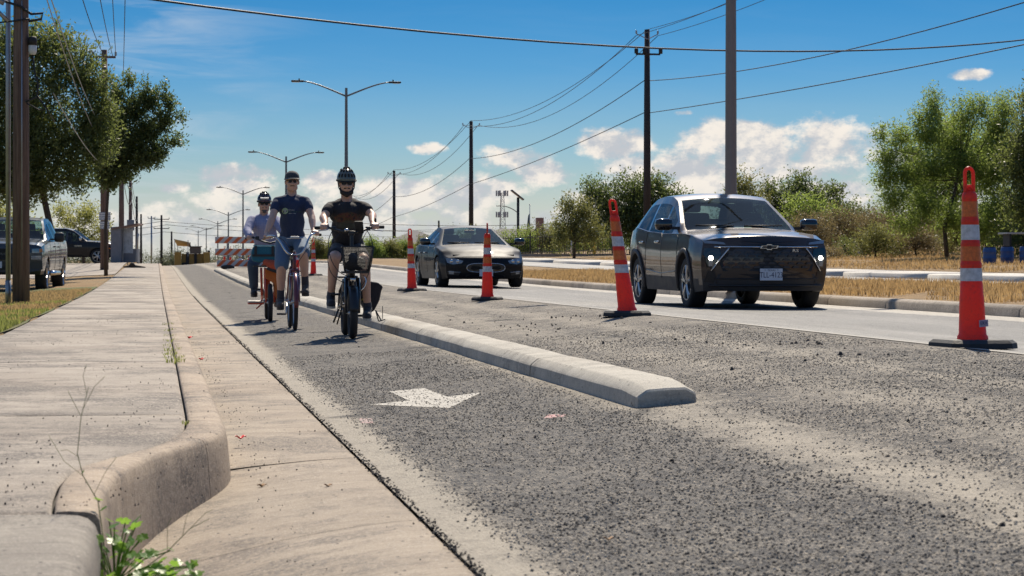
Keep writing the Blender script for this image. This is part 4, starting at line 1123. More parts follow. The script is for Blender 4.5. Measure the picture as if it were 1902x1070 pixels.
# grey kerb line at the far driveway
kb = MB(); kb.box((22.8, 110, 1.12), (9.6, .3, .16), rz=R(14)); o = kb.build('driveway_kerb', M_mkerb); tag(o, 'grey kerb edging the far driveway below the iron fence', 'kerb')

# grey shelter by the crossing
M_greyp = pmat('grey_painted_panel', (.20, .20, .215), .7, vary=.12)
sh = empty('bus_shelter', (-1.6, 112, gz(-1.6, 112)), R(-8), 'grey box shelter with a sloping roof behind the black SUV', 'shelter')
MB().box((-.32, 0, .9), (.5, 1.6, 1.8)).build('side_panel', M_greyp, sh)
MB().box((.15, .05, 1.83), (1.35, 1.9, .08), ry=R(-11)).build('roof', pmat('rust_brown_roof', (.20, .12, .09), .7), sh)
MB().box((.20, -.1, 1.1), (.5, .05, 1.25)).build('glass_panel', pmat('frosted_glass', (.45, .48, .5), .3, vary=.3, vscale=4), sh)
for s in (-.05, .62): MB().tube([(s, -.3, 0), (s + .08, -.3, 1.8)], .03, 6).build('post', M_galv, sh)
MB().box((.3, .3, .35), (.75, .8, .7)).build('bench_box', M_greyp, sh)
ysn = empty('hydrant_marker', (-1.7, 150, .35), 0, 'small round yellow sign at the foot of the transformer pole', 'sign')
MB().lathe([(.0, -.02), (.16, -.02), (.16, .02), (0, .02)], (0, -.05, 1.75), 14, axis='Y', caps=False).build('disc', M_yel, ysn); MB().box((0, -.04, 1.6), (.22, .03, .45)).build('plate', M_yel, ysn); MB().tube([(0, 0, 0), (0, 0, 1.7)], .03, 6).build('post', M_galv, ysn)

# blue barrels at the right edge
M_blue = pmat('blue_plastic', (.02, .07, .22), .45)
for i, (x, y, l) in enumerate([(23.3, 58, 'leftmost blue plastic barrel under the right hand trees'), (23.95, 58.3, 'middle blue plastic barrel under the right hand trees'), (24.35, 57.9, 'rightmost blue plastic barrel under the right hand trees')]):
    r = empty('barrel', (x, y, gz(x, y)), 0, l, 'barrel', 'blue barrels')
    MB().lathe([(.17, 0), (.185, .03), (.185, .15), (.195, .17), (.185, .19), (.185, .33), (.195, .35), (.185, .37), (.17, .46), (.15, .47)], (0, 0, 0), 18).build('drum', M_blue, r, ang=50)
    MB().lathe([(.155, .0), (.155, .02), (0, .02)], (0, 0, .47), 16).build('lid', M_black, r)
tb = empty('trestle_table', (25.6, 60, gz(25.6, 60)), 0, 'pale table board behind the blue barrels', 'table')
MB().box((0, 0, .82), (2.2, .7, .05)).build('tabletop', M_galv, tb)
for s in (-.95, .95): MB().box((s, 0, .4), (.06, .5, .8)).build('leg', M_black, tb)
sg = empty('yard_sign', (26.2, 78, gz(26.2, 78)), 0, 'tiny white yard sign in the dry thicket edge', 'sign'); MB().box((0, 0, .22), (.22, .01, .2)).build('panel', M_insw, sg); MB().tube([(0, 0.01, 0), (0, .01, .2)], .008, 4).build('stake', M_galv, sg)
# ------------------------------------------------------------------ traffic cones
def cone_mat():
    m, t, b = new_mat('cone_orange_plastic')
    v = t.coords(); n = t.noise(v, 7, 6, .7)
    c = t.mix(t.maprange(n, .42, .68, 0, .75), (.66, .062, .028), (.36, .05, .035))
    c = t.mix(t.maprange(t.noise(v, 40, 3, .6), .52, .68, 0, .55), c, (.13, .06, .045))
    t.put(b.inputs['Base Color'], c); b.inputs['Roughness'].default_value = .42
    tr = t.node('ShaderNodeBsdfTranslucent'); tr.inputs[0].default_value = (.95, .10, .04, 1)
    mx = t.node('ShaderNodeMixShader'); mx.inputs[0].default_value = .38
    t.l.new(b.outputs[0], mx.inputs[1]); t.l.new(tr.outputs[0], mx.inputs[2]); t.l.new(mx.outputs[0], m.node_tree.nodes['Material Output'].inputs[0])
    return m
M_cone = cone_mat()
M_band = pmat('scuffed_white_reflector', (.50, .51, .54), .4, vary=.25, vscale=30)
M_oband = pmat('orange_reflector_sheet', (.60, .13, .02), .4, vary=.25, vscale=45)
M_rub = pmat('black_rubber', (.022, .024, .026), .7, vary=.5, vscale=8, bump=.004, bscale=50)
M_tagw = pmat('pale_sticker', (.42, .33, .42), .5, vary=.1)
def make_cone(x, y, s, label, lean=(0, 0), rz=0, tagtext=None):
    r = empty('traffic_cone', (x, y, gz(x, y)), rz, label, 'traffic cone', 'orange cones along the closed lane')
    r.scale = (s, s, s)
    m = MB()
    oc = [(-.235, -.15), (-.15, -.235), (.15, -.235), (.235, -.15), (.235, .15), (.15, .235), (-.15, .235), (-.235, .15)]
    for (sc0, z0, z1, sc1) in ((1.02, .0, .035, 1.0), (1.0, .035, .055, .90)):
        n_ = 8; m.add([(a * sc0, b * sc0, z0) for a, b in oc] + [(a * sc1, b * sc1, z1) for a, b in oc], [tuple(range(8))[::-1], tuple(range(8, 16))] + [(k, (k + 1) % 8, (k + 1) % 8 + 8, k + 8) for k in range(8)])
    m.build('rubber_base', M_rub, r)
    secs = [(.056, .100), (.075, .098), (.09, .088), (.20, .083), (.30, .079), (.335, .077), (.345, .074), (.42, .072), (.425, .069), (.52, .067), (.525, .069), (.545, .069), (.555, .064), (.66, .061), (.67, .063), (.685, .060), (.69, .057), (.80, .055), (.805, .057), (.83, .056), (.84, .052), (.95, .048), (.955, .050), (.985, .048), (1.0, .042), (1.01, .030)]
    def lz(p):
        x_, y_, z_ = p; k = max(0, z_ - .06)
        return (x_ + lean[0] * k, y_ + lean[1] * k, z_)
    m = MB(); m.lathe([(rr, z) for z, rr in secs], (0, 0, 0), 24); m.v = [lz(p) for p in m.v]; b = m.build('cone_body', M_cone, r, ang=60)
    for (z0, z1, mt, nm) in ((.425, .52, M_band, 'white_band'), (.69, .80, M_band, 'white_band'), (.555, .66, M_oband, 'orange_band'), (.84, .95, M_oband, 'orange_band')):
        r0 = np.interp(z0, [a for a, b in secs], [b for a, b in secs]) + .0022; r1 = np.interp(z1, [a for a, b in secs], [b for a, b in secs]) + .0022
        m = MB(); m.lathe([(r0, z0 + .006), (r1, z1 - .006)], (0, 0, 0), 24, caps=False); m.v = [lz(p) for p in m.v]; m.build(nm, mt, b, True)
    m = MB(); pts = [(-.028, 0, .985), (-.030, 0, 1.05), (-.030, 0, 1.12)] + [(.030 * math.cos(PI - PI * k / 8), 0, 1.125 + .034 * math.sin(PI * k / 8)) for k in range(1, 8)] + [(.030, 0, 1.12), (.030, 0, 1.05), (.028, 0, .985)]
    m.tube(pts, .0125, 8); m.box((0, 0, 1.025), (.055, .016, .055), bev=.006); m.lathe([(.016, -.012), (.016, -.006), (.0, -.005)], (0, 0, 1.02), 8, axis='Y', caps=False); m.v = [lz(p) for p in m.v]; m.build('loop_handle', M_cone, r, ang=60)
    if tagtext:
        m = MB(); m.box((.03, -.087, .16), (.075, .003, .045), ry=R(-4), rz=R(12)); tg = m.build('sticker', M_tagw, r)
        text_mesh('sticker_letters', tagtext, .034, M_plateink_, tg, (.030, -.0895, .16), (R(90), R(-4), R(12)), .0006)
    return r
M_plateink_ = pmat('sticker_ink', (.03, .03, .12), .5)
make_cone(5.20, 13.23, 1.0, 'nearest and largest cone, upright with a small letter sticker at the right', (-.025, 0), R(8), 'ERV')
make_cone(4.64, 21.03, 1.0, 'cone leaning clearly to the left beside the brown SUV', (-.135, .03), R(-12))
make_cone(4.59, 29.9, .93, 'cone standing in front of the blue sedan nose', (-.06, .0), R(80))
make_cone(4.61, 39.1, .98, 'cone just left of the blue sedan', (-.04, 0), R(15))
make_cone(4.66, 64.8, .98, 'distant cone right of the middle cyclist', (0.0, 0), R(30))
make_cone(4.72, 73.3, .95, 'cone mostly hidden behind the middle cyclist leg', (0, 0), R(0))

# barricade of three striped boards
def stripe_mat():
    m, t, b = new_mat('barricade_stripes')
    X, Y, Z = t.sep(t.coords())
    f = t.math('FRACT', t.math('MULTIPLY', t.math('SUBTRACT', X, Z), 2.65))
    n = t.noise(t.coords(), 14, 4, .6)
    c = t.mix(t.math('GREATER_THAN', f, .5), (.72, .14, .035), t.mix(n, (.50, .48, .46), (.62, .60, .57)))
    t.put(b.inputs['Base Color'], c); b.inputs['Roughness'].default_value = .45
    return m
M_stripe = stripe_mat()
bz = gz(3.7, 93.5)
br = empty('barricade', (3.72, 93.5, bz - .10), R(0), 'three board orange and white striped barricade behind the cyclists', 'barricade')
for i, (z, dx_) in enumerate(((.27, .08), (.76, 0), (1.27, .0))):
    o = MB().box((0, 0, 0), (2.44, .03, .285), bev=.006).build('striped_board', M_stripe, br); o.location = (dx_, -.05, z)
for s in (-.70, .85):
    MB().box((s, 0, .72), (.05, .05, 1.44)).build('upright', M_galv, br)
    MB().box((s, 0, .04), (.06, 1.5, .06)).build('foot', M_galv, br)
M_sack = pmat('dark_sandbag', (.055, .040, .030), .9, vary=.3, bump=.01)
for (x, y, l) in ((3.02, 93.0, 'dark brown sandbag on the left foot of the striped barricade'),):
    o = MB().ell((0, 0, 0), (.30, .2, .11), 16, 8).build('sandbag', M_sack, None, True); o.location = (x, y, bz + .0); o.scale = (1, 1, 1); tag(o, l, 'sandbag')
for i, (px, y, l) in enumerate([(4.9, 158, 'small orange cone left of the white helmet behind the barricade'), (5.4, 160, 'small orange cone seen between the lower barricade boards'), (7.0, 166, 'small orange cone beside the third cyclist bag')]):
    c = make_cone(px, y, 1.0, l)
# distant road crew and machine over the crest
M_wy = pmat('machine_yellow', (.36, .20, .03), .5, vary=.2)
M_wr = pmat('machine_red', (.36, .05, .035), .5, vary=.2)
M_tanc = pmat('tan_canopy_cloth', (.50, .38, .20), .9, vary=.1)
ld = empty('paving_machine', (4.1, 250, -.70), 0, 'large yellow road machine with tan canopy on the far road', 'construction machine')
for nm, c, d, mt in [('side_body', (-1.65, 0, 1.6), (.75, 3, 1.9), M_wy), ('side_body', (1.6, 0, 1.6), (.7, 3, 1.9), M_wy), ('engine_body', (.0, .6, 1.5), (2.4, 2, 1.7), M_wy), ('dark_column', (-.55, -.5, 1.75), (.35, .3, 1.6), M_black), ('dark_column', (.35, -.5, 1.75), (.3, .3, 1.6), M_black), ('dark_column', (1.85, -.9, 1.8), (.3, .3, 1.9), M_black),
                     ('cab', (.35, 0, 2.75), (1.25, 1.6, .75), pmat('cab_brown', (.14, .10, .07), .6)), ('cab_roof', (.35, 0, 3.18), (1.5, 1.9, .10), M_black), ('engine_grille', (-.95, -.45, 1.1), (.5, .1, .5), M_black), ('front_frame', (.35, -1.6, .95), (1.75, .2, .16), M_wr), ('frame_leg', (-.45, -1.6, .55), (.16, .2, .9), M_wr), ('frame_leg', (1.15, -1.6, .55), (.16, .2, .9), M_wr), ('front_screen', (.35, -1.5, .6), (1.3, .1, .5), M_glassd), ('mast', (-.25, 0, 3.0), (.1, .1, 1.4), M_black)]:
    MB().box(c, d, bev=.04).build(nm, mt, ld)
m = MB(); m.add([(-2.1, -.8, 4.05), (-.4, -.8, 3.7), (-.1, .8, 3.25), (-1.7, .8, 3.35), (-2.1, -.8, 3.98), (-.4, -.8, 3.63), (-.1, .8, 3.18), (-1.7, .8, 3.28)], [(0, 1, 2, 3), (7, 6, 5, 4), (0, 4, 5, 1), (1, 5, 6, 2), (2, 6, 7, 3), (3, 7, 4, 0)]); m.build('canopy', M_tanc, ld)
for c in ((-2.0, -.75), (-.5, -.75), (-1.65, .75)): MB().box((c[0], c[1], 3.0), (.07, .07, 1.9)).build('canopy_post', M_galv, ld)
# ------------------------------------------------------------------ vehicles
def paint(name, c, metal=.35, rough=.22, coat=1.0):
    m, t, b = new_mat(name)
    v = t.coords()
    n = t.noise(v, 3, 5, .6); dstm = t.maprange(t.noise(v, 24, 4, .7), .5, .8, 0, .12)
    t.put(b.inputs['Base Color'], t.mix(t.math('MULTIPLY', dstm, .6), t.mix(n, tuple(k * .92 for k in c), tuple(k * 1.08 for k in c)), (.22, .19, .16)))
    t.put(b.inputs['Roughness'], t.maprange(n, .3, .7, rough - .03, rough + .06))
    b.inputs['Metallic'].default_value = metal
    b.inputs['Coat Weight'].default_value = coat; b.inputs['Coat Roughness'].default_value = .035; b.inputs['Specular IOR Level'].default_value = .2
    return m
def glass_mat(name, tint=(.30, .36, .36), refl=1.0, dark=.5):
    m = bpy.data.materials.new(name); m.use_nodes = True
    t = NT(m.node_tree); t.n.clear()
    out = t.node('ShaderNodeOutputMaterial')
    tr = t.node('ShaderNodeBsdfTransparent'); tr.inputs[0].default_value = (*tint, 1)
    gl = t.node('ShaderNodeBsdfGlossy'); gl.inputs['Roughness'].default_value = .02; gl.inputs[0].default_value = (.95, .97, 1, 1)
    df = t.node('ShaderNodeBsdfDiffuse'); df.inputs[0].default_value = (.20, .20, .19, 1)
    fr = t.node('ShaderNodeFresnel'); fr.inputs[0].default_value = 1.6
    m1 = t.node('ShaderNodeMixShader'); m1.inputs[0].default_value = .05
    t.l.new(tr.outputs[0], m1.inputs[1]); t.l.new(df.outputs[0], m1.inputs[2])
    m2 = t.node('ShaderNodeMixShader'); t.put(m2.inputs[0], t.math('MULTIPLY', fr.outputs[0], refl, clamp=True))
    t.l.new(m1.outputs[0], m2.inputs[1]); t.l.new(gl.outputs[0], m2.inputs[2])
    t.l.new(m2.outputs[0], out.inputs[0])
    return m
M_glass = glass_mat('windscreen_glass', (.52, .66, .64), .42)
M_sglass = glass_mat('side_glass', (.22, .29, .32), .5)
M_tyre = pmat('tyre_rubber', (.018, .018, .019), .75, vary=.3, bump=.003, bscale=90)
M_trim = pmat('black_trim', (.014, .014, .016), .42, vary=.15)
M_clad = pmat('grey_cladding', (.045, .042, .042), .6, vary=.15)
M_gloss = pmat('gloss_black', (.008, .008, .009), .08, coat=1)
M_chrome = pmat('satin_chrome', (.55, .55, .56), .18, 1.0)
M_rim = pmat('machined_alloy', (.50, .49, .48), .28, .9)
M_rimd = pmat('dark_alloy', (.04, .04, .045), .35, .6)
M_seat = pmat('seat_fabric', (.035, .035, .04), .8)
M_lampoff = pmat('headlamp_lens', (.22, .25, .28), .08, .3, coat=1)
M_lit = pmat('lit_headlamp', (.9, .88, .8), .2, emis=(1, .95, .82), estr=7)
M_amber = pmat('amber_lens', (.45, .13, .02), .2, coat=.6)
M_plate = pmat('plate_white', (.62, .64, .68), .4, vary=.04)
M_plateink = pmat('plate_ink', (.02, .03, .08), .4)
M_paper = pmat('paper', (.7, .72, .66), .7)

def tabf(T, sm=.04):
    xs = [a for a, b in T]; zs = [b for a, b in T]
    def f(y): return float(np.mean(np.interp([y - sm, y - sm * .5, y, y + sm * .5, y + sm], xs, zs)))
    return f
class Car: pass
def build_car(name, P, loc, rz, label, cat, pmatl, clad=None):
    root = empty(name, loc, rz, label, cat)
    C = Car(); C.root = root; C.P = P
    L = P['L']
    hw, belt, top, wr, crown = [tabf(P[k], P.get('sm', .04)) for k in ('hw', 'belt', 'top', 'wr', 'crown')]
    sl = tabf(P['slant'], .01)      # z -> y offset of the nose
    sill = tabf(P['sill'], .02)
    def zb(y):
        z = sill(y)
        for wy in P['wheels']:
            d_ = P['archR'] ** 2 - (y - wy) ** 2
            if d_ > 0: z = max(z, P['R'] + math.sqrt(d_))
        return z
    def bulge(x): return P['bulge'] * (abs(x) / P['W'] * 2) ** 2.6
    fr_l = P.get('fade', .9)
    def deform(x, y, z):
        a = max(0, 1 - y / fr_l); b = max(0, 1 - (L - y) / .6)
        y2 = y + (a * a * (3 - 2 * a)) * (bulge(x) + sl(z)) - (b * b * (3 - 2 * b)) * (P.get('rbulge', .14) * (abs(x) / P['W'] * 2) ** 2.5 + P.get('rs', 0) * max(0, z - .9))
        wy0, wy1 = P['wsh']
        if wy0 - .3 < y < wy1 + .5 and z > belt(y) - .02:
            y2 += .13 * (abs(x) / P['W'] * 2) ** 2 * min(1, (y - wy0 + .3) / .3) * max(0, min(1, (wy1 + .5 - y) / .5))
        return (x, y2, z)
    C.deform = deform
    ys = set(np.linspace(0, L, int(L / .11)).tolist())
    for wy in P['wheels']:
        for k in range(13): ys.add(wy + P['archR'] * .999 * math.cos(PI * k / 12))
    for k in P['wsh'] + P['rw'] + tuple(q for s in P['win'] for q in s): ys.add(k)
    ys = sorted(y for y in ys if 0 <= y <= L)
    yy = [ys[0]]
    for y in ys[1:]:
        if y - yy[-1] > .012: yy.append(y)
    ys = yy
    NS, NG, NTp = 9, 5, 6
    def xside(y, z):
        b_ = belt(y); z0 = sill(y); t = min(1, max(0, (z - z0) / max(.05, b_ - z0)))
        w = hw(y)
        k = .055 * ((P['tmid'] - t) / P['tmid']) ** 2 if t < P['tmid'] else P.get('shoulder', .035) * ((t - P['tmid']) / (1 - P['tmid'])) ** 2
        return w * (1 - k)
    C.xside = xside; C.zb = zb; C.belt = belt
    rows_all = []; kinds = None
    for y in ys:
        z0 = zb(y); b_ = belt(y); pts = []; kd = []
        zt = top(y); wrr = wr(y); zr = max(zt - crown(y), b_ + .012)
        zt = max(zt, zr)
        pts.append((xside(y, z0) - .12, z0 + .0)); kd.append('lip')
        for i in range(NS):
            z = z0 + (b_ - z0) * i / (NS - 1); pts.append((xside(y, z), z)); kd.append('side')
        xb = xside(y, b_) - .012
        for i in range(NG + 1):
            s = i / NG; x = xb + (wrr - xb) * s + .02 * math.sin(PI * s) * (zr - b_); pts.append((x, b_ + .006 + (zr - b_ - .006) * s)); kd.append('gh')
        for i in range(1, NTp + 1):
            u = (.93, .76, .57, .38, .19, 0)[i - 1]; pts.append((wrr * u, zt - (zt - zr) * u * u)); kd.append('top')
        rows_all.append(pts); kinds = kd
    K = len(kinds)
    V = []; idx = {}
    for j, pts in enumerate(rows_all):
        for i, (x, z) in enumerate(pts):
            for s in (1, -1):
                if x < 1e-4 and s < 0: idx[j, i, s] = idx[j, i, 1]; continue
                idx[j, i, s] = len(V); V.append(deform(s * x, ys[j], z))
    G = {}
    def addf(g, f): G.setdefault(g, []).append(f)
    for j in range(len(ys) - 1):
        ym = (ys[j] + ys[j + 1]) / 2
        for i in range(K - 1):
            g = 'body'; k0, k1 = kinds[i], kinds[i + 1]
            zc = (rows_all[j][i][1] + rows_all[j + 1][i + 1][1]) / 2
            if k1 == 'top' or (k0 == 'gh' and k1 == 'top'):
                u = rows_all[j][i][0] / max(.01, wr(ym))
                if P['wsh'][0] < ym < P['wsh'][1] and u < .95 + .06: g = 'windscreen' if rows_all[j][i][0] <= wr(ym) * .99 else 'body'
                if P['rw'][0] < ym < P['rw'][1]: g = 'rear_window' if rows_all[j][i][0] <= wr(ym) * .9 else 'body'
            elif k0 == 'gh' and k1 == 'gh':
                gi = i - (1 + NS)
                if 0 <= gi < NG and gi < NG - (0 if P.get('thinrail') else 0):
                    for si, (a, b) in enumerate(P['win']):
                        if a < ym < b and (top(ym) - belt(ym)) > .10 and gi < NG - 1: g = 'side_window%d' % si
                if g == 'body' and (top(ym) - belt(ym)) > .2 and P['win'][0][0] < ym < P['win'][-1][1] and gi < NG - 1: g = 'pillar'
            elif k0 == 'lip' or (k0 == 'side' and zc < P['cladz'](ym)): g = 'clad'
            for s in (1, -1):
                f = (idx[j, i, s], idx[j + 1, i, s], idx[j + 1, i + 1, s], idx[j, i + 1, s])
                if s > 0: f = f[::-1]
                f2 = tuple(dict.fromkeys(f))
                if len(f2) >= 3:
                    gg = g
                    if g.startswith('side_window'): gg = g + ('R' if s > 0 else 'L')
                    addf(gg, f2)
    # end caps made of horizontal chords
    NC = 12
    for jj, sgn in ((0, 1), (len(ys) - 1, -1)):
        pts = rows_all[jj]; grid = []
        for i, (x, z) in enumerate(pts):
            if i == 0: continue
            row = []
            for c in range(NC + 1):
                u = -1 + 2 * c / NC
                if c == 0: row.append(idx[jj, i, -1])
                elif c == NC: row.append(idx[jj, i, 1])
                else:
                    row.append(len(V)); V.append(deform(x * u, ys[jj], z))
            grid.append(row)
        for a in range(len(grid) - 1):
            for c in range(NC):
                f = (grid[a][c], grid[a][c + 1], grid[a + 1][c + 1], grid[a + 1][c])
                if sgn < 0: f = f[::-1]
                f = tuple(dict.fromkeys(f))
                if len(f) >= 3: addf('clad' if pts[a + 1][1] < P['cladz'](ys[jj]) else 'body', f)
    mats = {'body': pmatl, 'clad': clad or M_trim, 'windscreen': M_glass, 'rear_window': M_glass, 'pillar': M_gloss}
    names = {'clad': 'lower_cladding', 'pillar': 'window_pillars'}
    for g, fs in G.items():
        used = sorted({i for f in fs for i in f}); mp = {k: n for n, k in enumerate(used)}
        vs = [Vector(V[i]) for i in used]
        o = mesh_obj(names.get(g, 'side_window' if g.startswith('side_w') else g), vs, [tuple(mp[i] for i in f) for f in fs], mats.get(g, M_sglass), root, True)
        bm = bmesh.new(); bm.from_mesh(o.data)
        bmesh.ops.remove_doubles(bm, verts=bm.verts, dist=.0005)
        if g == 'body': bmesh.ops.recalc_face_normals(bm, faces=bm.faces)
        elif 'window' in g or g == 'windscreen':
            cen = Vector((0, L / 2, .8)); bm.normal_update()
            for f in bm.faces:
                if f.normal.dot(f.calc_center_median() - cen) < 0: f.normal_flip()
        for e in bm.edges:
            if len(e.link_faces) == 2 and e.calc_face_angle(0) > R(42): e.smooth = False
        bm.to_mesh(o.data); bm.free()
    def fp(x, z, off=.004): return deform(x, -0.0, z)[0], deform(x, 0, z)[1] - off, z
    C.fp = fp
    C.hw, C.top = hw, top
    return C
def fpoly(C, name, poly, mat, off=.006, depth=.02, parent=None, mirror=False, sub=1):
    """polygon (x,z) laid on the nose surface"""
    if sub > 1:
        p2 = []
        for a, b in zip(poly, poly[1:] + poly[:1]):
            for k in range(sub): p2.append((a[0] + (b[0] - a[0]) * k / sub, a[1] + (b[1] - a[1]) * k / sub))
        poly = p2
    outs = []
    for s in ((1, -1) if mirror else (1,)):
        n = len(poly)
        front = [C.fp(s * x, z, off) for x, z in poly]; back = [C.fp(s * x, z, -depth) for x, z in poly]
        cx = sum(x for x, z in poly) / n; cz = sum(z for x, z in poly) / n
        vs = front + back + [C.fp(s * cx, cz, off)]
        fs = [(k, (k + 1) % n, 2 * n) for k in range(n)] + [(k, (k + 1) % n, (k + 1) % n + n, k + n) for k in range(n)]
        m = MB(); m.add(vs, fs); outs.append(m.build(name, mat, parent or C.root, ang=35))
    return outs
def fstrip(C, name, pts, w, mat, off=.012, mirror=False, parent=None):
    outs = []
    for s in ((1, -1) if mirror else (1,)):
        P3 = []
        for a, b in zip(pts, pts[1:]):
            for k in range(4): P3.append(C.fp(s * (a[0] + (b[0] - a[0]) * k / 4), a[1] + (b[1] - a[1]) * k / 4, off))
        P3.append(C.fp(s * pts[-1][0], pts[-1][1], off))
        outs.append(MB().tube(P3, w, 6).build(name, mat, parent or C.root, True))
    return outs
def sstrip(C, name, pts, w, mat, off=.001, sides=(1, -1)):
    for s in sides:
        P3 = []
        for a, b in zip(pts, pts[1:]):
            for k in range(6):
                y = a[0] + (b[0] - a[0]) * k / 6; z = a[1] + (b[1] - a[1]) * k / 6
                P3.append(C.deform(s * (C.xside(y, z) + off), y, z))
        y, z = pts[-1]; P3.append(C.deform(s * (C.xside(y, z) + off), y, z))
        MB().tube(P3, w, 5).build(name, mat, C.root, True)
def wheel(parent, x, y, Rr, w, style, s, steer=0):
    m = MB()
    m.lathe([(Rr * .70, -w * .46), (Rr * .80, -w * .5), (Rr * .93, -w * .48), (Rr * .985, -w * .40), (Rr, -w * .25), (Rr * 1.0, w * .25), (Rr * .985, w * .40), (Rr * .93, w * .48), (Rr * .80, w * .5), (Rr * .70, w * .46)], (0, 0, 0), 40, axis='X', caps=False)
    for k in (-.22, 0, .22):
        pass
    t = m.build('wheel', M_tyre, parent, True); t.location = (x, y, Rr); t.rotation_euler = (0, 0, (0 if s > 0 else PI) + steer)
    m = MB(); m.lathe([(Rr * .71, w * .46), (Rr * .70, w * .40), (Rr * .64, w * .36), (Rr * .62, -w * .3), (0, -w * .3)], (0, 0, 0), 32, axis='X', caps=False); m.build('rim_barrel', M_rimd, t, True)
    m = MB(); n = style[0]
    for k in range(n):
        a = 2 * PI * k / n + .3
        for da in ((-.16, .16) if style[1] == 'twin' else (0,)):
            p0 = (w * .40, math.cos(a) * Rr * .12, math.sin(a) * Rr * .12); p1 = (w * .42, math.cos(a + da) * Rr * .68, math.sin(a + da) * Rr * .68)
            pm = (w * .44, math.cos(a + da * .5) * Rr * .4, math.sin(a + da * .5) * Rr * .4)
            m.tube([p0, pm, p1], [Rr * .085, Rr * .055, Rr * (.05 if style[1] == 'twin' else .085)], 5)
    m.lathe([(Rr * .14, w * .38), (Rr * .13, w * .45), (0, w * .46)], (0, 0, 0), 14, axis='X', caps=False)
    m.torus((w * .42, 0, 0), Rr * .67, Rr * .028, 32, 6)
    m.build('rim', M_rim, t, ang=50)
    return t
def cabin(C, P, dash_y, seat_y, belt_z, w, roof_z, driver=False):
    r = C.root
    m = MB(); m.box((0, (P['wheels'][0] + P['wheels'][1]) / 2, P['sillz'] + .12), (w * 2 - .36, P['L'] - .9, .20)); m.build('underbody', M_black, r)
    m = MB(); m.box((0, P['L'] / 2 - .05, (P['sillz'] + .25 + belt_z - .16) / 2), (w * 2 - .52, P['L'] - .75, belt_z - .16 - P['sillz'] - .25)); m.build('inner_body', M_black, r)
    m = MB(); m.box((0, dash_y, belt_z - .03), (w * 2 - .3, .38, .16), bev=.05); m.build('dashboard', M_seat, r, ang=40)
    for sx in (-.38, .38):
        m = MB(); m.box((sx, seat_y, belt_z + .05), (.48, .16, .52), rx=R(-12), bev=.06); st = m.build('seat', M_seat, r, ang=40)
        m = MB(); m.box((sx, seat_y + .06, belt_z + .40), (.24, .10, .17), bev=.04); m.build('headrest', M_seat, st, ang=40)
    m = MB(); m.box((0, seat_y + .95, belt_z + .02), (1.2, .16, .45), rx=R(-12), bev=.06); m.build('rear_seat', M_seat, r, ang=40)
    m = MB(); m.torus((0, 0, 0), .18, .016, 24, 6, axis='Z'); o = m.build('steering_wheel', M_black, r, True); o.location = (.38, dash_y + .32, belt_z + .06); o.rotation_euler = (R(68), 0, 0)
def mirrors(C, y, z, x, sz=(.24, .13, .16), mat=None):
    for s in (-1, 1):
        m = MB(); m.box((s * (x + sz[0] * .5 + .05), y, z + .05), sz, bev=min(sz) * .42); mm = m.build('wing_mirror', mat or M_gloss, C.root, ang=60)
        m = MB(); m.box((s * (x + .02), y + .03, z), (.16, .05, .04)); m.build('mirror_arm', M_trim, mm)
def handles(C, ys_, z, mat):
    for y in ys_:
        for s in (-1, 1):
            x = C.xside(y, z) + .018
            m = MB(); m.box((s * x, y, z), (.035, .20, .035), bev=.014); m.build('door_handle', mat, C.root, ang=50)
def plate(C, x, z, top_t, main_t, off=.03):
    px, py, pz = C.fp(x, z, off)
    o = MB().box((0, 0, 0), (.305, .012, .155), bev=.004).build('license_plate', M_plate, C.root); o.location = (px, py, pz)
    if main_t: text_mesh('plate_number', main_t, .102, M_plateink, o, (0, -.0075, -.008), (R(90), 0, 0), .0008, sx=.80)
    if top_t:
        text_mesh('plate_state', top_t, .034, M_plateink, o, (0, -.0075, .055), (R(90), 0, 0), .0008, sx=1.1)
        for s in (-1, 1):
            text_mesh('plate_mark', '*', .04, M_plateink, o, (s * .085, -.0075, .052), (R(90), 0, 0), .0008)
    return o

# --- brown grey compact SUV with lit lower lamps
P = dict(L=4.45, W=1.82, R=.345, archR=.405, wheels=(.88, 3.58), sillz=.22,
         hw=[(0, .855), (.25, .895), (.7, .908), (1.6, .905), (2.6, .908), (3.6, .912), (4.1, .885), (4.45, .80)],
         belt=[(0, .895), (.5, .965), (1.15, 1.0), (2.0, 1.01), (3.0, 1.05), (3.7, 1.12), (4.2, 1.06), (4.45, .98)],
         top=[(0, .955), (.25, 1.0), (.7, 1.045), (1.22, 1.075), (1.30, 1.09), (2.08, 1.51), (2.4, 1.58), (2.9, 1.60), (3.4, 1.575), (3.85, 1.49), (4.1, 1.30), (4.34, 1.10), (4.45, 1.02)],
         wr=[(0, .66), (.5, .74), (1.2, .79), (1.35, .80), (2.05, .655), (2.6, .64), (3.4, .62), (3.9, .60), (4.3, .66), (4.45, .66)],
         crown=[(0, .03), (.7, .05), (1.2, .05), (1.4, .03), (2.1, .045), (3.5, .05), (4.2, .04), (4.45, .02)],
         slant=[(.15, .14), (.3, .04), (.5, .0), (.72, .0), (.85, .02), (.93, .07), (1.0, .13)], sill=[(0, .24), (.3, .22), (4.2, .24), (4.45, .3)],
         bulge=.26, wsh=(1.27, 2.10), rw=(3.9, 4.32), win=((1.62, 2.12), (2.2, 2.98), (3.06, 3.62)), tmid=.62, shoulder=.05, cladz=lambda y: .40 if .6 < y < 4.2 else .36)
M_suv = paint('brown_grey_metallic_paint', (.050, .033, .026), .2, .38, .85)
suv_loc = (7.87, 27.1, gz(7.87, 28.5) - .003)
C = build_car('compact_suv', P, suv_loc, R(1.0), 'brown grey compact SUV with lit lamps driving toward the viewer', 'SUV', M_suv, M_clad)

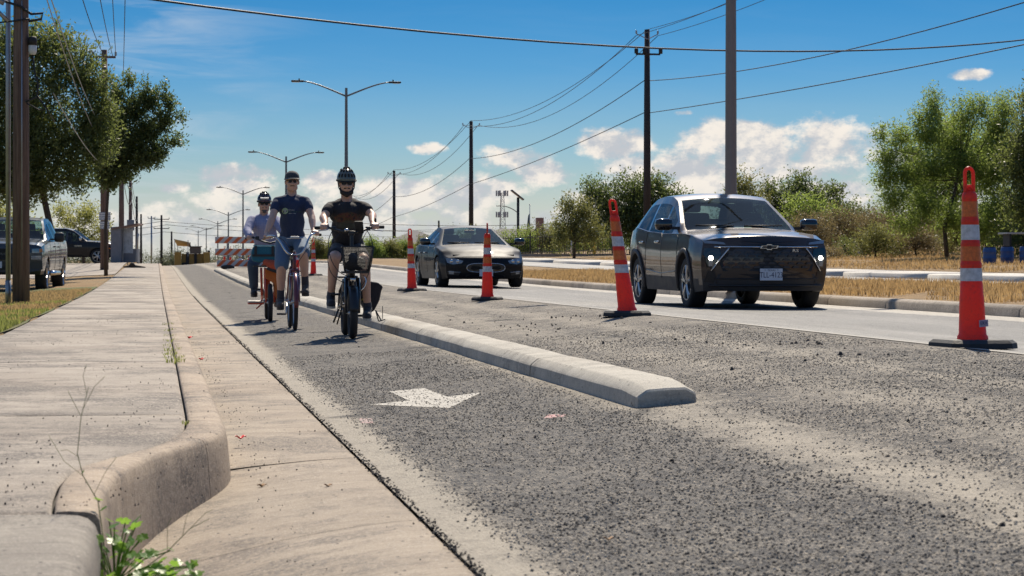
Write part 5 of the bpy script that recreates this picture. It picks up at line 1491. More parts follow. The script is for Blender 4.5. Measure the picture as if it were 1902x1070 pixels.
cabin(C, P, 1.62, 2.35, 1.0, .90, 1.5)
for y in P['wheels']:
    for s in (-1, 1): wheel(C.root, s * .775, y, .345, .225, (5, 'twin'), s)
# arch flares
for wy in P['wheels']:
    for s in (-1, 1):
        m = MB(); A = []
        for k in range(15):
            a = PI * (-.06 + 1.12 * k / 14); yy_ = wy + .43 * math.cos(a); z = .345 + .43 * math.sin(a)
            A.append((s * (C.xside(yy_, min(z, .8)) + .008), C.deform(s * .9, yy_, z)[1], z))
        m.tube(A, .036, 6, flat=.6); m.build('arch_flare', M_clad, C.root, True)
mirrors(C, 1.50, 1.08, .86)
handles(C, (2.36, 3.22), .90, M_chrome)
for pts in ([(1.30, .99), (1.28, .7), (1.38, .42)], [(2.15, 1.02), (2.15, .40)], [(3.02, 1.05), (3.02, .62), (3.10, .46)]): sstrip(C, 'door_seam', pts, .006, M_black, -.002)
sstrip(C, 'sill_crease', [(1.3, .50), (2.2, .46), (3.1, .52)], .010, M_suv, .0)
fpoly(C, 'upper_grille', [(-.60, .885), (-.66, .835), (.66, .835), (.60, .885)], M_trim, .004, .02, sub=4)
fpoly(C, 'grille', [(-.50, .80), (-.57, .74), (-.64, .60), (-.60, .50), (.60, .50), (.64, .60), (.57, .74), (.50, .80)], M_black, .008, .03, sub=3)
for i, z in enumerate((.55, .60, .65, .70, .75)):
    n = 9
    w_ = .56 if z > .7 else .60
    for k in range(n):
        xx = -w_ + (2 * w_) * (k + .5 + (.25 if i % 2 else -.25)) / n
        fpoly(C, 'grille_cell', [(xx - .052, z - .013), (xx - .03, z + .015), (xx + .03, z + .015), (xx + .052, z - .013)], M_clad, .016, .01)
fstrip(C, 'chrome_line', [(-.70, .815), (-.1, .812)], .011, M_chrome, .014); fstrip(C, 'chrome_line', [(.1, .812), (.70, .815)], .011, M_chrome, .014)
fstrip(C, 'grille_edge', [(.52, .80), (.63, .66), (.74, .50)], .012, M_chrome, .012, mirror=True)
fpoly(C, 'daytime_lamp', [(.58, .875), (.56, .845), (.81, .862), (.83, .905)], M_lampoff, .008, .01, mirror=True, sub=3)
fpoly(C, 'lamp_housing', [(.64, .79), (.62, .72), (.72, .54), (.79, .54), (.83, .70), (.82, .80)], M_gloss, .007, .01, mirror=True, sub=2)
for s in (-1, 1):
    x, y, z = C.fp(s * .745, .67, .014)
    o = MB().ell((0, 0, 0), (.034, .02, .032), 14, 8).build('headlamp', M_lit, C.root, True); o.location = (x, y, z)
    x, y, z = C.fp(s * .745, .595, .012)
    o = MB().box((0, 0, 0), (.06, .012, .07), bev=.005).build('lamp_reflector', M_lampoff, C.root); o.location = (x, y, z)
fpoly(C, 'air_intake', [(.70, .50), (.78, .50), (.82, .36), (.66, .34)], M_trim, .006, .01, mirror=True)
fpoly(C, 'lower_bumper', [(-.66, .46), (-.70, .33), (-.62, .27), (.62, .27), (.70, .33), (.66, .46)], M_clad, .008, .02, sub=4)
fstrip(C, 'bumper_lip', [(-.76, .31), (.76, .31)], .014, M_trim, .02)
fstrip(C, 'bumper_lip', [(-.70, .40), (.70, .40)], .008, M_trim, .015)
# badge: winged cross outline
bw = [(-.105, .018), (-.035, .018), (-.035, .036), (.035, .036), (.035, .018), (.125, .018), (.105, -.018), (.035, -.018), (.035, -.036), (-.035, -.036), (-.035, -.018), (-.125, -.018)]
x, y, z = C.fp(0, .812, .026)
bo = MB().extrude(bw, lambda p: (p[0], 0, p[1]), lambda p: (p[0], .012, p[1])).build('badge', M_chrome, C.root); bo.location = (x, y, z)
bi = MB().extrude([(p[0] * .84, p[1] * .70) for p in bw], lambda p: (p[0], -.003, p[1]), lambda p: (p[0], .004, p[1])).build('badge_centre', M_black, bo)
x, y, z = C.fp(.36, .765, .022); text_mesh('trim_letters', 'RS', .055, M_chrome, C.root, (x, y, z), (R(90), 0, 0), .002, sx=1.5)
plate(C, .02, .455, 'TEXAS', 'TLL-4123', .035)
o = MB().box((.12, 1.62, 1.075), (.3, .2, .015), rx=R(10)).build('dash_paper', M_paper, C.root)
for pts in ([(-.62, 1.36, 1.115), (-.1, 1.30, 1.108)], [(.05, 1.30, 1.108), (.6, 1.36, 1.115)]): MB().tube(pts, .011, 5).build('wiper', M_black, C.root, True)
MB().box((0, 1.98, 1.40), (.24, .05, .07), bev=.02).build('rear_view_mirror', M_black, C.root)

# --- dark blue sedan
P = dict(L=4.97, W=1.96, R=.35, archR=.40, wheels=(.95, 3.91), sillz=.17,
         hw=[(0, .86), (.3, .94), (.8, .975), (1.8, .965), (2.8, .965), (3.9, .98), (4.5, .95), (4.97, .84)],
         belt=[(0, .66), (.5, .80), (1.3, .905), (2.2, .93), (3.2, .95), (4.0, .98), (4.6, .96), (4.97, .86)],
         top=[(0, .70), (.3, .83), (.8, .935), (1.35, .985), (1.45, .995), (2.35, 1.37), (2.8, 1.43), (3.2, 1.43), (3.7, 1.36), (4.3, 1.16), (4.75, 1.04), (4.97, .95)],
         wr=[(0, .70), (.5, .74), (1.3, .80), (1.5, .80), (2.35, .60), (2.9, .585), (3.5, .58), (4.2, .62), (4.7, .74), (4.97, .70)],
         crown=[(0, .02), (.7, .045), (1.3, .04), (1.5, .03), (2.4, .045), (3.6, .05), (4.4, .04), (4.97, .02)],
         slant=[(.15, .10), (.3, .03), (.45, .0), (.58, .0), (.66, .05), (.72, .14)], sill=[(0, .22), (.3, .19), (4.6, .2), (4.97, .3)],
         bulge=.36, wsh=(1.40, 2.40), rw=(3.5, 4.5), win=((1.85, 2.38), (2.45, 3.15), (3.2, 3.75)), tmid=.6, shoulder=.06, cladz=lambda y: .24)
M_tes = paint('dark_blue_black_paint', (.004, .004, .006), .0, .55, .22)
C = build_car('blue_sedan', P, (7.22, 47.2, gz(7.06, 49)), R(1.5), 'dark blue black sedan with oval nose following the brown SUV', 'car', M_tes, M_tes)
cabin(C, P, 1.95, 2.75, .90, .95, 1.4)
for y in P['wheels']:
    for s in (-1, 1): wheel(C.root, s * .84, y, .35, .245, (7, 'single'), s)
mirrors(C, 1.78, .99, .93)
handles(C, (2.75, 3.45), .80, M_chrome)
for pts in ([(1.45, .90), (1.42, .4)], [(2.42, .93), (2.42, .35)], [(3.2, .95), (3.25, .45)]): sstrip(C, 'door_seam', pts, .006, M_black, -.002)
oval = [(.43 * math.copysign(abs(math.cos(a)) ** .55, math.cos(a)), .445 + .098 * math.copysign(abs(math.sin(a)) ** .8, math.sin(a))) for a in [2 * PI * k / 28 for k in range(28)]]
fpoly(C, 'nose_panel', oval, M_gloss, .008, .01)
fstrip(C, 'nose_ring', oval + oval[:1], .010, M_chrome, .014)
fpoly(C, 'headlamp', [(.50, .60), (.54, .545), (.72, .52), (.84, .56), (.86, .66), (.70, .655)], M_lampoff, .008, .01, mirror=True, sub=2)
for s in (-1, 1):
    for xx in (.62, .75):
        x, y, z = C.fp(s * xx, .59, .014); o = MB().lathe([(.035, 0), (.04, -.008), (.03, -.014), (0, -.012)], (0, 0, 0), 14, axis='Y', caps=False).build('lamp_lens', M_chrome, C.root, True); o.location = (x, y, z)
fpoly(C, 'lower_intake', [(-.42, .30), (-.46, .24), (.46, .24), (.42, .30)], M_black, .006, .01, sub=4)
fpoly(C, 'side_intake', [(.56, .36), (.60, .27), (.82, .30), (.84, .37)], M_trim, .006, .01, mirror=True, sub=2)
fstrip(C, 'intake_blade', [(.56, .345), (.82, .36)], .006, M_chrome, .012, mirror=True)
fpoly(C, 'fog_lamp', [(.70, .37), (.70, .30), (.80, .31), (.80, .38)], M_lampoff, .009, .01, mirror=True)
plate(C, 0.0, .335, None, None, .03)
MB().box((0.0, 2.22, 1.28), (.24, .05, .07), bev=.02).build('rear_view_mirror', M_black, C.root)
for pts in ([(-.62, 1.55, 1.02), (-.1, 1.5, 1.015)], [(.0, 1.5, 1.015), (.6, 1.55, 1.02)]): MB().tube(pts, .011, 5).build('wiper', M_black, C.root, True)

# --- pickup truck, left, behind the pole
P = dict(L=5.85, W=2.06, R=.40, archR=.47, wheels=(1.0, 4.75), sillz=.42, sm=.03,
         hw=[(0, .98), (.3, 1.01), (.8, 1.03), (5.4, 1.03), (5.85, .99)],
         belt=[(0, 1.10), (.4, 1.17), (1.5, 1.22), (2.5, 1.24), (3.6, 1.26), (3.9, 1.28), (5.85, 1.28)],
         top=[(0, 1.17), (.2, 1.24), (.8, 1.29), (1.5, 1.32), (1.55, 1.34), (2.25, 1.80), (2.6, 1.88), (3.5, 1.88), (3.78, 1.80), (3.86, 1.34), (3.95, 1.31), (5.85, 1.31)],
         wr=[(0, .86), (.5, .90), (1.5, .92), (2.3, .74), (3.6, .74), (3.8, .78), (3.9, .97), (5.85, .95)],
         crown=[(0, .03), (.7, .05), (1.5, .04), (2.3, .04), (3.7, .04), (3.9, .01), (5.85, .01)],
         slant=[(.3, .10), (.5, .02), (.8, .0), (1.05, .0), (1.15, .05), (1.25, .12)], sill=[(0, .42), (.3, .42), (5.5, .45), (5.85, .5)],
         bulge=.10, fade=.6, rbulge=.05, wsh=(1.52, 2.30), rw=(3.76, 3.88), win=((1.95, 2.55), (2.65, 3.45)), tmid=.6, shoulder=.03, cladz=lambda y: .50)
M_tr = paint('steel_blue_paint', (.05, .06, .072), .4, .3, .7)
C = build_car('pickup_truck', P, (-3.72, 53.6, gz(-4, 55) + .02), R(-3.6), 'dark blue grey pickup truck parked on the dry grass behind the poles', 'pickup truck', M_tr, M_trim)
cabin(C, P, 1.95, 2.7, 1.22, 1.0, 1.85)
for y in P['wheels']:
    for s in (-1, 1): wheel(C.root, s * .87, y, .40, .28, (6, 'single'), s)
mirrors(C, 1.95, 1.30, 1.02, (.24, .14, .24), M_trim)
handles(C, (2.45, 3.35), 1.12, M_trim)
for pts in ([(1.55, 1.2), (1.5, .6)], [(2.6, 1.24), (2.6, .5)], [(3.55, 1.25), (3.6, .6)], [(3.86, 1.27), (3.86, .5)]): sstrip(C, 'door_seam', pts, .007, M_black, -.002)
fpoly(C, 'grille', [(-.66, 1.06), (-.70, .78), (.70, .78), (.66, 1.06)], M_black, .008, .02, sub=3)
for z in (.80, .86, .99, 1.04): fstrip(C, 'grille_bar', [(-.68, z), (.68, z)], .010, M_trim, .016)
fpoly(C, 'grille_panel', [(-.68, .96), (-.68, .89), (.68, .89), (.68, .96)], M_trim, .018, .01, sub=3)
x, y, z = C.fp(0, .925, .022); text_mesh('grille_letters', 'CHEVROLET', .085, pmat('grey_letters', (.10, .10, .10), .5), C.root, (x, y - .004, z), (R(90), 0, 0), .003, sx=1.9)
fpoly(C, 'headlamp', [(.74, 1.05), (.74, .95), (.90, .95), (.97, .97), (.97, 1.06)], M_lampoff, .010, .01, mirror=True)
fpoly(C, 'turn_lamp', [(.91, 1.05), (.91, .96), (.985, .97), (.985, 1.05)], M_amber, .016, .01, mirror=True)
fpoly(C, 'fog_lamp', [(.72, .88), (.72, .79), (.96, .79), (.96, .88)], M_lampoff, .010, .01, mirror=True)
fpoly(C, 'bumper', [(-.98, .74), (-.99, .55), (-.7, .48), (.7, .48), (.99, .55), (.98, .74)], M_clad, .03, .03, sub=3)
fpoly(C, 'bumper_cutout', [(-.5, .62), (-.6, .52), (.6, .52), (.5, .62)], M_black, .04, .01)
plate(C, -.12, .66, None, None, .05)
bo = MB().extrude([(p[0] * .9, p[1] * .8) for p in bw], lambda p: (p[0], 0, p[1]), lambda p: (p[0], .01, p[1])).build('badge', pmat('gold_badge', (.55, .40, .05), .35, .5), C.root); x, y, z = C.fp(.55, .83, .03); bo.location = (x, y, z)
for s in (-1, 1):
    MB().tube([(s * 1.0, 1.7, .45), (s * 1.0, 3.6, .45)], .06, 8).build('running_board', M_chrome, C.root, True)
o = MB().ell((-.2, 2.7, 1.93), (.05, .05, .05)).build('roof_antenna', M_black, C.root, True)

# --- black full size SUV seen from its side
P = dict(L=5.1, W=2.0, R=.40, archR=.45, wheels=(.98, 3.95), sillz=.34, sm=.04,
         hw=[(0, .93), (.3, .98), (.8, 1.0), (4.6, 1.0), (5.1, .93)],
         belt=[(0, 1.02), (.5, 1.12), (1.4, 1.18), (3.0, 1.2), (5.1, 1.2)],
         top=[(0, 1.08), (.2, 1.15), (.8, 1.21), (1.4, 1.25), (1.5, 1.27), (2.2, 1.80), (2.6, 1.90), (4.4, 1.90), (4.9, 1.80), (5.1, 1.35)],
         wr=[(0, .80), (.5, .86), (1.4, .90), (2.2, .74), (4.4, .74), (5.1, .82)],
         crown=[(0, .03), (.7, .05), (1.5, .04), (4.7, .04), (5.1, .02)],
         slant=[(.3, .10), (.5, .0), (.95, .0), (1.05, .05), (1.15, .12)], sill=[(0, .36), (4.8, .38), (5.1, .45)],
         bulge=.14, rbulge=.08, wsh=(1.45, 2.25), rw=(4.88, 5.05), win=((1.9, 2.5), (2.6, 3.45), (3.55, 4.6)), tmid=.6, shoulder=.04, cladz=lambda y: .40)
M_yk = paint('black_paint', (.008, .008, .010), .0, .4, .45)
C = build_car('large_suv', P, (-1.95, 116, .665), R(84), 'black full size SUV crossing beyond the sidewalk at the left', 'SUV', M_yk, M_trim)
cabin(C, P, 1.9, 2.6, 1.18, .97, 1.85)
for y in P['wheels']:
    for s in (-1, 1): wheel(C.root, s * .84, y, .40, .27, (6, 'twin'), s)
mirrors(C, 1.85, 1.28, .98, (.22, .13, .22), M_chrome)
handles(C, (2.35, 3.3), 1.05, M_yk)
for pts in ([(1.5, 1.15), (1.5, .6)], [(2.55, 1.2), (2.55, .45)], [(3.5, 1.2), (3.5, .7)]): sstrip(C, 'door_seam', pts, .007, M_black, -.002)
fpoly(C, 'grille', [(-.45, 1.0), (-.5, .72), (.5, .72), (.45, 1.0)], M_chrome, .012, .02, sub=3)
fpoly(C, 'headlamp', [(.58, 1.0), (.58, .80), (.86, .80), (.90, 1.02)], M_lampoff, .010, .01, mirror=True, sub=2)
for s in (-1, 1):
    pts = [C.deform(s * (C.xside(y, z) + .006), y, z) for y, z in [(.06, .98), (.06, .78), (.34, .80), (.40, 1.02)]]
    MB().add(pts, [(0, 1, 2, 3)]).build('corner_lamp', M_amber, C.root)
    sm_ = text_mesh('door_letters', 'DENALI', .11, M_chrome, C.root, (s * (C.xside(2.0, .95) + .004), 2.0, .95), (R(90), 0, s * R(90)), .002)
fpoly(C, 'bumper', [(-.92, .66), (-.9, .44), (.9, .44), (.92, .66)], M_trim, .02, .02, sub=4)
fstrip(C, 'bumper_trim', [(-.85, .52), (.85, .52)], .02, M_chrome, .03)
# ------------------------------------------------------------------ people and bicycles
def blob(name, caps, ells, voxel, smooth, mat, parent=None, sf=.5):
    m = MB()
    for pts, rs in caps:
        pts = [Vector(p) for p in pts]; rs = list(rs) if isinstance(rs, (list, tuple)) else [rs] * len(pts)
        m.tube(pts, rs, 12)
        for p, r_ in zip(pts, rs): m.ell(p, (r_, r_, r_), 10, 8)
    for e in ells:
        c, rad = e[0], e[1]; rot = None
        if len(e) > 2: rot = Matrix.Rotation(e[2][0], 3, 'X') @ Matrix.Rotation(e[2][1], 3, 'Y')
        m.ell(c, rad, 16, 12, rot)
    o = m.build(name + '_src', None)
    a = o.modifiers.new('r', 'REMESH'); a.mode = 'VOXEL'; a.voxel_size = voxel; a.use_smooth_shade = True
    if smooth:
        b = o.modifiers.new('s', 'SMOOTH'); b.iterations = smooth; b.factor = sf
    dg = bpy.context.evaluated_depsgraph_get(); dg.update()
    me = bpy.data.meshes.new_from_object(o.evaluated_get(dg)); me.name = name
    bpy.data.objects.remove(o)
    me.materials.clear(); me.materials.append(mat)
    me.polygons.foreach_set('use_smooth', [True] * len(me.polygons))
    return link(bpy.data.objects.new(name, me), parent)
def skin_mat(name, c):
    m, t, b = new_mat(name)
    v = t.coords(); n = t.noise(v, 14, 4, .6)
    t.put(b.inputs['Base Color'], t.mix(n, tuple(k * .85 for k in c), tuple(min(1, k * 1.15) for k in c)))
    b.inputs['Roughness'].default_value = .5
    b.inputs['Subsurface Weight'].default_value = .12; b.inputs['Subsurface Radius'].default_value = (.02, .008, .004); b.inputs['Subsurface Scale'].default_value = .5
    t.put(b.inputs['Normal'], t.bump(t.noise(v, 160, 3, .6), .25, .002))
    return m
def cloth_mat(name, c, c2=None, fold=.012, rough=.85, extra=None):
    m, t, b = new_mat(name)
    v = t.coords(); c2 = c2 or tuple(k * 1.5 for k in c)
    n = t.noise(v, 5, 4, .6)
    cc = t.mix(n, c, c2)
    if extra: cc = extra(t, v, cc)
    t.put(b.inputs['Base Color'], cc); b.inputs['Roughness'].default_value = rough
    b.inputs['Sheen Weight'].default_value = .08
    f1 = t.noise(t.coords((1.2, 1.2, .55), rot=(.2, .5, 0)), 7, 3, .55, 1.2)
    t.put(b.inputs['Normal'], t.bump(f1, .9, fold, t.bump(t.noise(v, 300, 2, .5), .2, .001)))
    return m
M_skin = skin_mat('skin', (.56, .33, .23)); M_skin2 = skin_mat('fair_skin', (.56, .34, .25)); M_skin3 = skin_mat('ruddy_skin', (.50, .29, .21))
M_hair = pmat('dark_hair', (.02, .014, .01), .7, vary=.4, vscale=60, bump=.004, bscale=200)
M_hairb = pmat('sandy_hair', (.18, .11, .05), .7, vary=.3, vscale=60)
M_greyb = pmat('greying_beard', (.10, .085, .075), .8, vary=.4, vscale=60, bump=.004, bscale=200)
M_shade = pmat('sunglass_lens', (.006, .006, .008), .28, spec=.35)
def shirt1(t, v, cc):
    X, Y, Z = t.sep(v)
    ex = t.math('DIVIDE', t.math('ADD', X, .0), .145); ez = t.math('DIVIDE', t.math('SUBTRACT', Z, 1.20), .058)
    d_ = t.math('ADD', t.math('MULTIPLY', ex, ex), t.math('MULTIPLY', ez, ez))
    d_ = t.math('ADD', d_, t.math('MULTIPLY', t.math('SUBTRACT', t.noise(v, 16, 4, .6), .5), 1.4))
    msk = t.math('MULTIPLY', t.maprange(d_, .75, 1.05, .8, 0), t.math('LESS_THAN', Y, .80))
    n = t.noise(v, 22, 3, .6)
    pc = t.ramp(n, [(.38, (.02, .012, .012)), (.48, (.12, .026, .014)), (.56, (.10, .055, .015)), (.64, (.02, .025, .018))])
    cc = t.mix(msk, cc, pc)
    e2 = t.math('DIVIDE', t.math('SUBTRACT', Z, 1.13), .05); d2 = t.math('ADD', t.math('MULTIPLY', t.math('DIVIDE', X, .11), t.math('DIVIDE', X, .11)), t.math('MULTIPLY', e2, e2))
    m2 = t.math('MULTIPLY', t.maprange(d2, .5, 1.0, .6, 0), t.math('LESS_THAN', Y, .80))
    return t.mix(m2, cc, t.mix(n, (.03, .04, .03), (.10, .11, .08)))
M_tee1 = cloth_mat('black_printed_tee', (.013, .012, .014), extra=shirt1)
M_tee2 = cloth_mat('navy_tee', (.014, .024, .062), (.02, .036, .085))
def shirt3(t, v, cc):
    X, Y, Z = t.sep(v)
    a = t.math('GREATER_THAN', t.math('FRACT', t.math('MULTIPLY', X, 45)), .72); b_ = t.math('GREATER_THAN', t.math('FRACT', t.math('MULTIPLY', Z, 45)), .72)
    return t.mix(t.math('MULTIPLY', t.math('MAXIMUM', a, b_), .35), cc, (.10, .12, .30))
M_shirt3 = cloth_mat('pale_checked_shirt', (.24, .25, .38), (.33, .34, .47), extra=shirt3)
M_sh1 = cloth_mat('black_shorts_cloth', (.014, .014, .018)); M_sh2 = cloth_mat('blue_grey_shorts_cloth', (.075, .125, .19), (.11, .17, .25)); M_jean = cloth_mat('blue_jeans_cloth', (.02, .045, .085), (.035, .07, .12))
M_shoe = cloth_mat('dark_shoe', (.022, .024, .03)); M_sole = pmat('pale_sole', (.45, .42, .36), .7); M_boot = cloth_mat('grey_brown_boot', (.055, .045, .04)); M_sock = cloth_mat('striped_sock', (.03, .03, .04))

def head(parts_caps, parts_ells, hp, s=1.0, ry=0.0, rx=0.0):
    """hp = head centre (between the ears at eye level)"""
    x, y, z = hp
    E = parts_ells
    E.append(((x, y + .012, z + .035), (.076 * s, .096 * s, .088 * s)))      # skull
    E.append(((x, y - .015, z - .035), (.062 * s, .075 * s, .078 * s)))      # face
    E.append(((x, y - .042, z - .088), (.036 * s, .036 * s, .026 * s)))      # chin
    for q in (-1, 1):
        E.append(((x + q * .042, y - .005, z - .068), (.024, .045, .028)))   # jaw
        E.append(((x + q * .036, y - .068, z - .022), (.022, .020, .016)))   # cheek
        E.append(((x + q * .077, y + .012, z - .008), (.010, .020, .030)))   # ear
        E.append(((x + q * .030, y - .083, z + .026), (.022, .012, .008)))   # brow
    parts_caps.append(([(x, y - .082, z + .012), (x, y - .105, z - .025)], [.009, .0135]))   # nose
    for q in (-1, 1): E.append(((x + q * .011, y - .094, z - .028), (.009, .010, .008)))
    E.append(((x, y - .084, z - .056), (.022, .010, .0055))); E.append(((x, y - .082, z - .066), (.019, .010, .0065)))  # lips
def hand(caps, ells, g, side, bar=(1, 0, 0), wrist=None):
    """fist closed round a bar running along `bar` through g; side -1 image left"""
    g = Vector(g); b = Vector(bar).normalized(); up = Vector((0, 0, 1)); fwd = up.cross(b).normalized()
    if fwd.y > 0: fwd = -fwd
    rr = .026
    for k in range(4):
        o = g + b * ((k - 1.5) * .0195)
        L = (1.0, 1.08, 1.03, .86)[k]
        pts = []
        for a in (150, 105, 60, 15, -30, -30 - 25 * L):
            ra = R(a); pts.append(o + fwd * (-math.cos(ra) * -1 * 0 + math.cos(ra) * rr) + up * (math.sin(ra) * rr))
        caps.append((pts, [.0108, .0108, .0104, .0100, .0095, .0088]))
    back = g - fwd * .030 + up * .016
    ells.append((tuple(back), (.043, .026, .020)))
    caps.append(([g - fwd * .02 + up * .026 - b * .03, g - fwd * .02 + up * .026 + b * .03], [.016, .016]))
    th = -side
    caps.append(([back + b * (.034 * th), g + b * (.046 * th) - fwd * .012 - up * .004, g + b * (.040 * th) + fwd * .018 - up * .014], [.014, .0115, .0095]))
    w = Vector(wrist) if wrist is not None else back - fwd * .05
    caps.append(([back, w], [.027, .0245]))
def shoe(name, an, to, parent, mat, solemat, hgt=.0):
    an = Vector(an); to = Vector(to); d = (to - an); d.z = d.z; f = Vector((d.x, d.y, 0)).normalized()
    heel = an + Vector((0, .035, -.055)); ball = to + Vector((0, .05, 0)); tip = to + Vector((0, -.02, 0))
    o = blob(name, [([an + Vector((0, .01, .0)), heel + Vector((0, 0, .01))], [.048, .042]), ([heel, ball, tip], [.043, .050, .040]), ([an + Vector((0, -.015, -.01)), ball], [.046, .042])], [], .009, 6, mat, parent)
    m = MB(); h = heel - Vector((0, .0, .038)); t_ = tip - Vector((0, 0, .034))
    vs = []; N = 12
    c0 = h; ax = (t_ - h); L = ax.length + .07; ax.normalize(); sd = Vector((1, 0, 0)); nrm = sd.cross(ax)
    if nrm.z < 0: nrm = -nrm
    for lev in (0, .022):
        for k in range(N):
            a = 2 * PI * k / N; w = .044 + .010 * math.cos(a)
            vs.append(h + ax * (L / 2 - .03 + math.cos(a) * L / 2) + sd * math.sin(a) * w - nrm * (.012 - lev))
    m.add(vs, [tuple(range(N))[::-1], tuple(range(N, 2 * N))] + [(k, (k + 1) % N, (k + 1) % N + N, k + N) for k in range(N)])
    m.build('sole', solemat, o, ang=50)
    return o
def sunglasses(hp, parent, round_=False):
    x, y, z = hp
    r_ = MB()
    for q in (-1, 1):
        pts = []
        for k in range(16):
            a = 2 * PI * k / 16; e = .9 if round_ else .6
            cx = .030 if not round_ else .027
            pts.append((cx + (.024 if not round_ else .021) * math.copysign(abs(math.cos(a)) ** e, math.cos(a)), (.017 if not round_ else .019) * math.copysign(abs(math.sin(a)) ** e, math.sin(a))))
        m = MB(); m.extrude(pts, lambda p: (x + q * p[0], y - .101 + (abs(p[0]) * 9) ** 2 * .12, z + p[1] + .006), lambda p: (x + q * p[0], y - .094 + (abs(p[0]) * 9) ** 2 * .12, z + p[1] + .006)); m.build('lens', M_shade, parent, ang=40)
    m = MB(); m.tube([(x - .012, y - .100, z + .012), (x, y - .104, z + .014), (x + .012, y - .100, z + .012)], .0035, 6)
    for q in (-1, 1): m.tube([(x + q * .052, y - .082, z + .012), (x + q * .075, y - .03, z + .010), (x + q * .079, y + .02, z + .005)], .0038, 6)
    return m
def helmet(c, rad, parent, mat_shell, mat_in, nr=7, tilt=0.0, name='helmet'):
    x, y, z = c; a, b, h = rad
    root = blob(name, [], [((x, y, z), (a, b, h)), ((x, y - .008, z - .004), (a * .985, b * 1.0, h * .55))], .007, 2, mat_shell, parent)
    me = root.data; bm = bmesh.new(); bm.from_mesh(me)
    bmesh.ops.bisect_plane(bm, geom=bm.verts[:] + bm.edges[:] + bm.faces[:], plane_co=(x, y, z - .016), plane_no=(0, .22, -1), clear_outer=True)
    bm.to_mesh(me); bm.free()
    so_ = root.modifiers.new('s', 'SOLIDIFY'); so_.thickness = .018; so_.offset = -1
    # vents: dark slots let into the shell, in two rows
    for (ph0, row, sz) in ((.30, 6, (.0115, .010, .024)), (.80, 5, (.011, .012, .022)), (1.25, 3, (.011, .02, .018)), (2.2, 5, (.011, .02, .02))):
        for i in range(row):
            t_ = (i - (row - 1) / 2) / (row / 2) * 1.12
            d_ = Vector((math.sin(t_) * math.cos(ph0), -math.cos(t_) * math.cos(ph0), math.sin(ph0)))
            p = Vector((x + d_.x * a, y + d_.y * b, z + d_.z * h))
            q = Vector((d_.x / a, d_.y / b, d_.z / h)).normalized()
            rot = q.to_track_quat('Y', 'Z').to_matrix()
            MB().ell(tuple(p - q * .002), sz, 10, 6, rot).build('vent', mat_in, root, True)
    pts = [(x + math.cos(2 * PI * k / 32) * a * .99, y + math.sin(2 * PI * k / 32) * b * .99, z - .014 + .018 * math.sin(2 * PI * k / 32) * 1.2) for k in range(33)]
    MB().tube(pts, .0085, 8, caps=False).build('rim_band', mat_in, root, True)
    return root
def project_front(o, target, off=.002):
    dg = bpy.context.evaluated_depsgraph_get(); dg.update()
    M = o.matrix_world
    for v in o.data.vertices:
        w = o.matrix_local @ v.co
        ok, loc, nrm, fi = target.ray_cast(Vector((w.x, w.y - 1, w.z)), Vector((0, 1, 0)))
        if ok: v.co = o.matrix_local.inverted() @ Vector((w.x, loc.y - off, w.z))

# ---- bicycle pieces (bicycle frame: origin at front tyre contact, facing -y)
M_fr1 = paint('dark_ebike_paint', (.02, .022, .028), .3, .3, .6); M_fr2 = paint('maroon_frame_paint', (.16, .035, .045), .3, .3, .6); M_fr3 = paint('red_orange_frame_paint', (.55, .07, .03), .1, .35, .6)
M_alu = pmat('brushed_alloy', (.50, .50, .50), .3, .95); M_tan = pmat('tan_leather', (.33, .20, .10), .6, vary=.2); M_grip = pmat('grip_rubber', (.015, .015, .016), .75)
M_spoke = pmat('spoke_steel', (.35, .35, .36), .35, .9)
def bike_wheel(root, y, D, tr, name, x=0.0, rimmat=None):
    Rr = D / 2
    w = MB().torus((0, 0, 0), Rr - tr, tr, 48, 10).build(name, M_tyre, root, True); w.location = (x, y, Rr)
    m = MB(); r2 = Rr - 2 * tr + .004
    m.torus((0, 0, 0), r2, .011, 40, 6, sq=1.2); m.build('rim', rimmat or M_alu, w, True)
    m = MB(); m.tube([(-.045, 0, 0), (.045, 0, 0)], .018, 10); m.tube([(-.06, 0, 0), (.06, 0, 0)], .006, 6); m.build('hub', M_alu, w, True)
    m = MB()
    for k in range(28):
        a = 2 * PI * k / 28; s_ = 1 if k % 2 else -1; a2 = a + .35 * (1 if k % 4 < 2 else -1)
        m.tube([(s_ * .03, math.cos(a2) * .018, math.sin(a2) * .018), (0, math.cos(a) * r2, math.sin(a) * r2)], .0014, 3, caps=False)
    o = m.build('spokes', M_spoke, w); o['kind'] = 'stuff'
    return w
def fender(root, y, D, tr, mat, a0=20, a1=165, w=.035):
    Rr = D / 2; m = MB(); vs = []; fs = []; n = 22
    for i in range(n + 1):
        a = R(a0 + (a1 - a0) * i / n)
        for k in range(5):
            u = -1 + k / 2; rr = Rr + .018 - .012 * u * u
            vs.append((u * w, y + math.cos(a) * rr, Rr + math.sin(a) * rr))
    for i in range(n):
        for k in range(4): q = i * 5 + k; fs.append((q, q + 1, q + 6, q + 5))
    o = m.add(vs, fs).build('fender', mat, root, True); so_ = o.modifiers.new('s', 'SOLIDIFY'); so_.thickness = .003
    return o
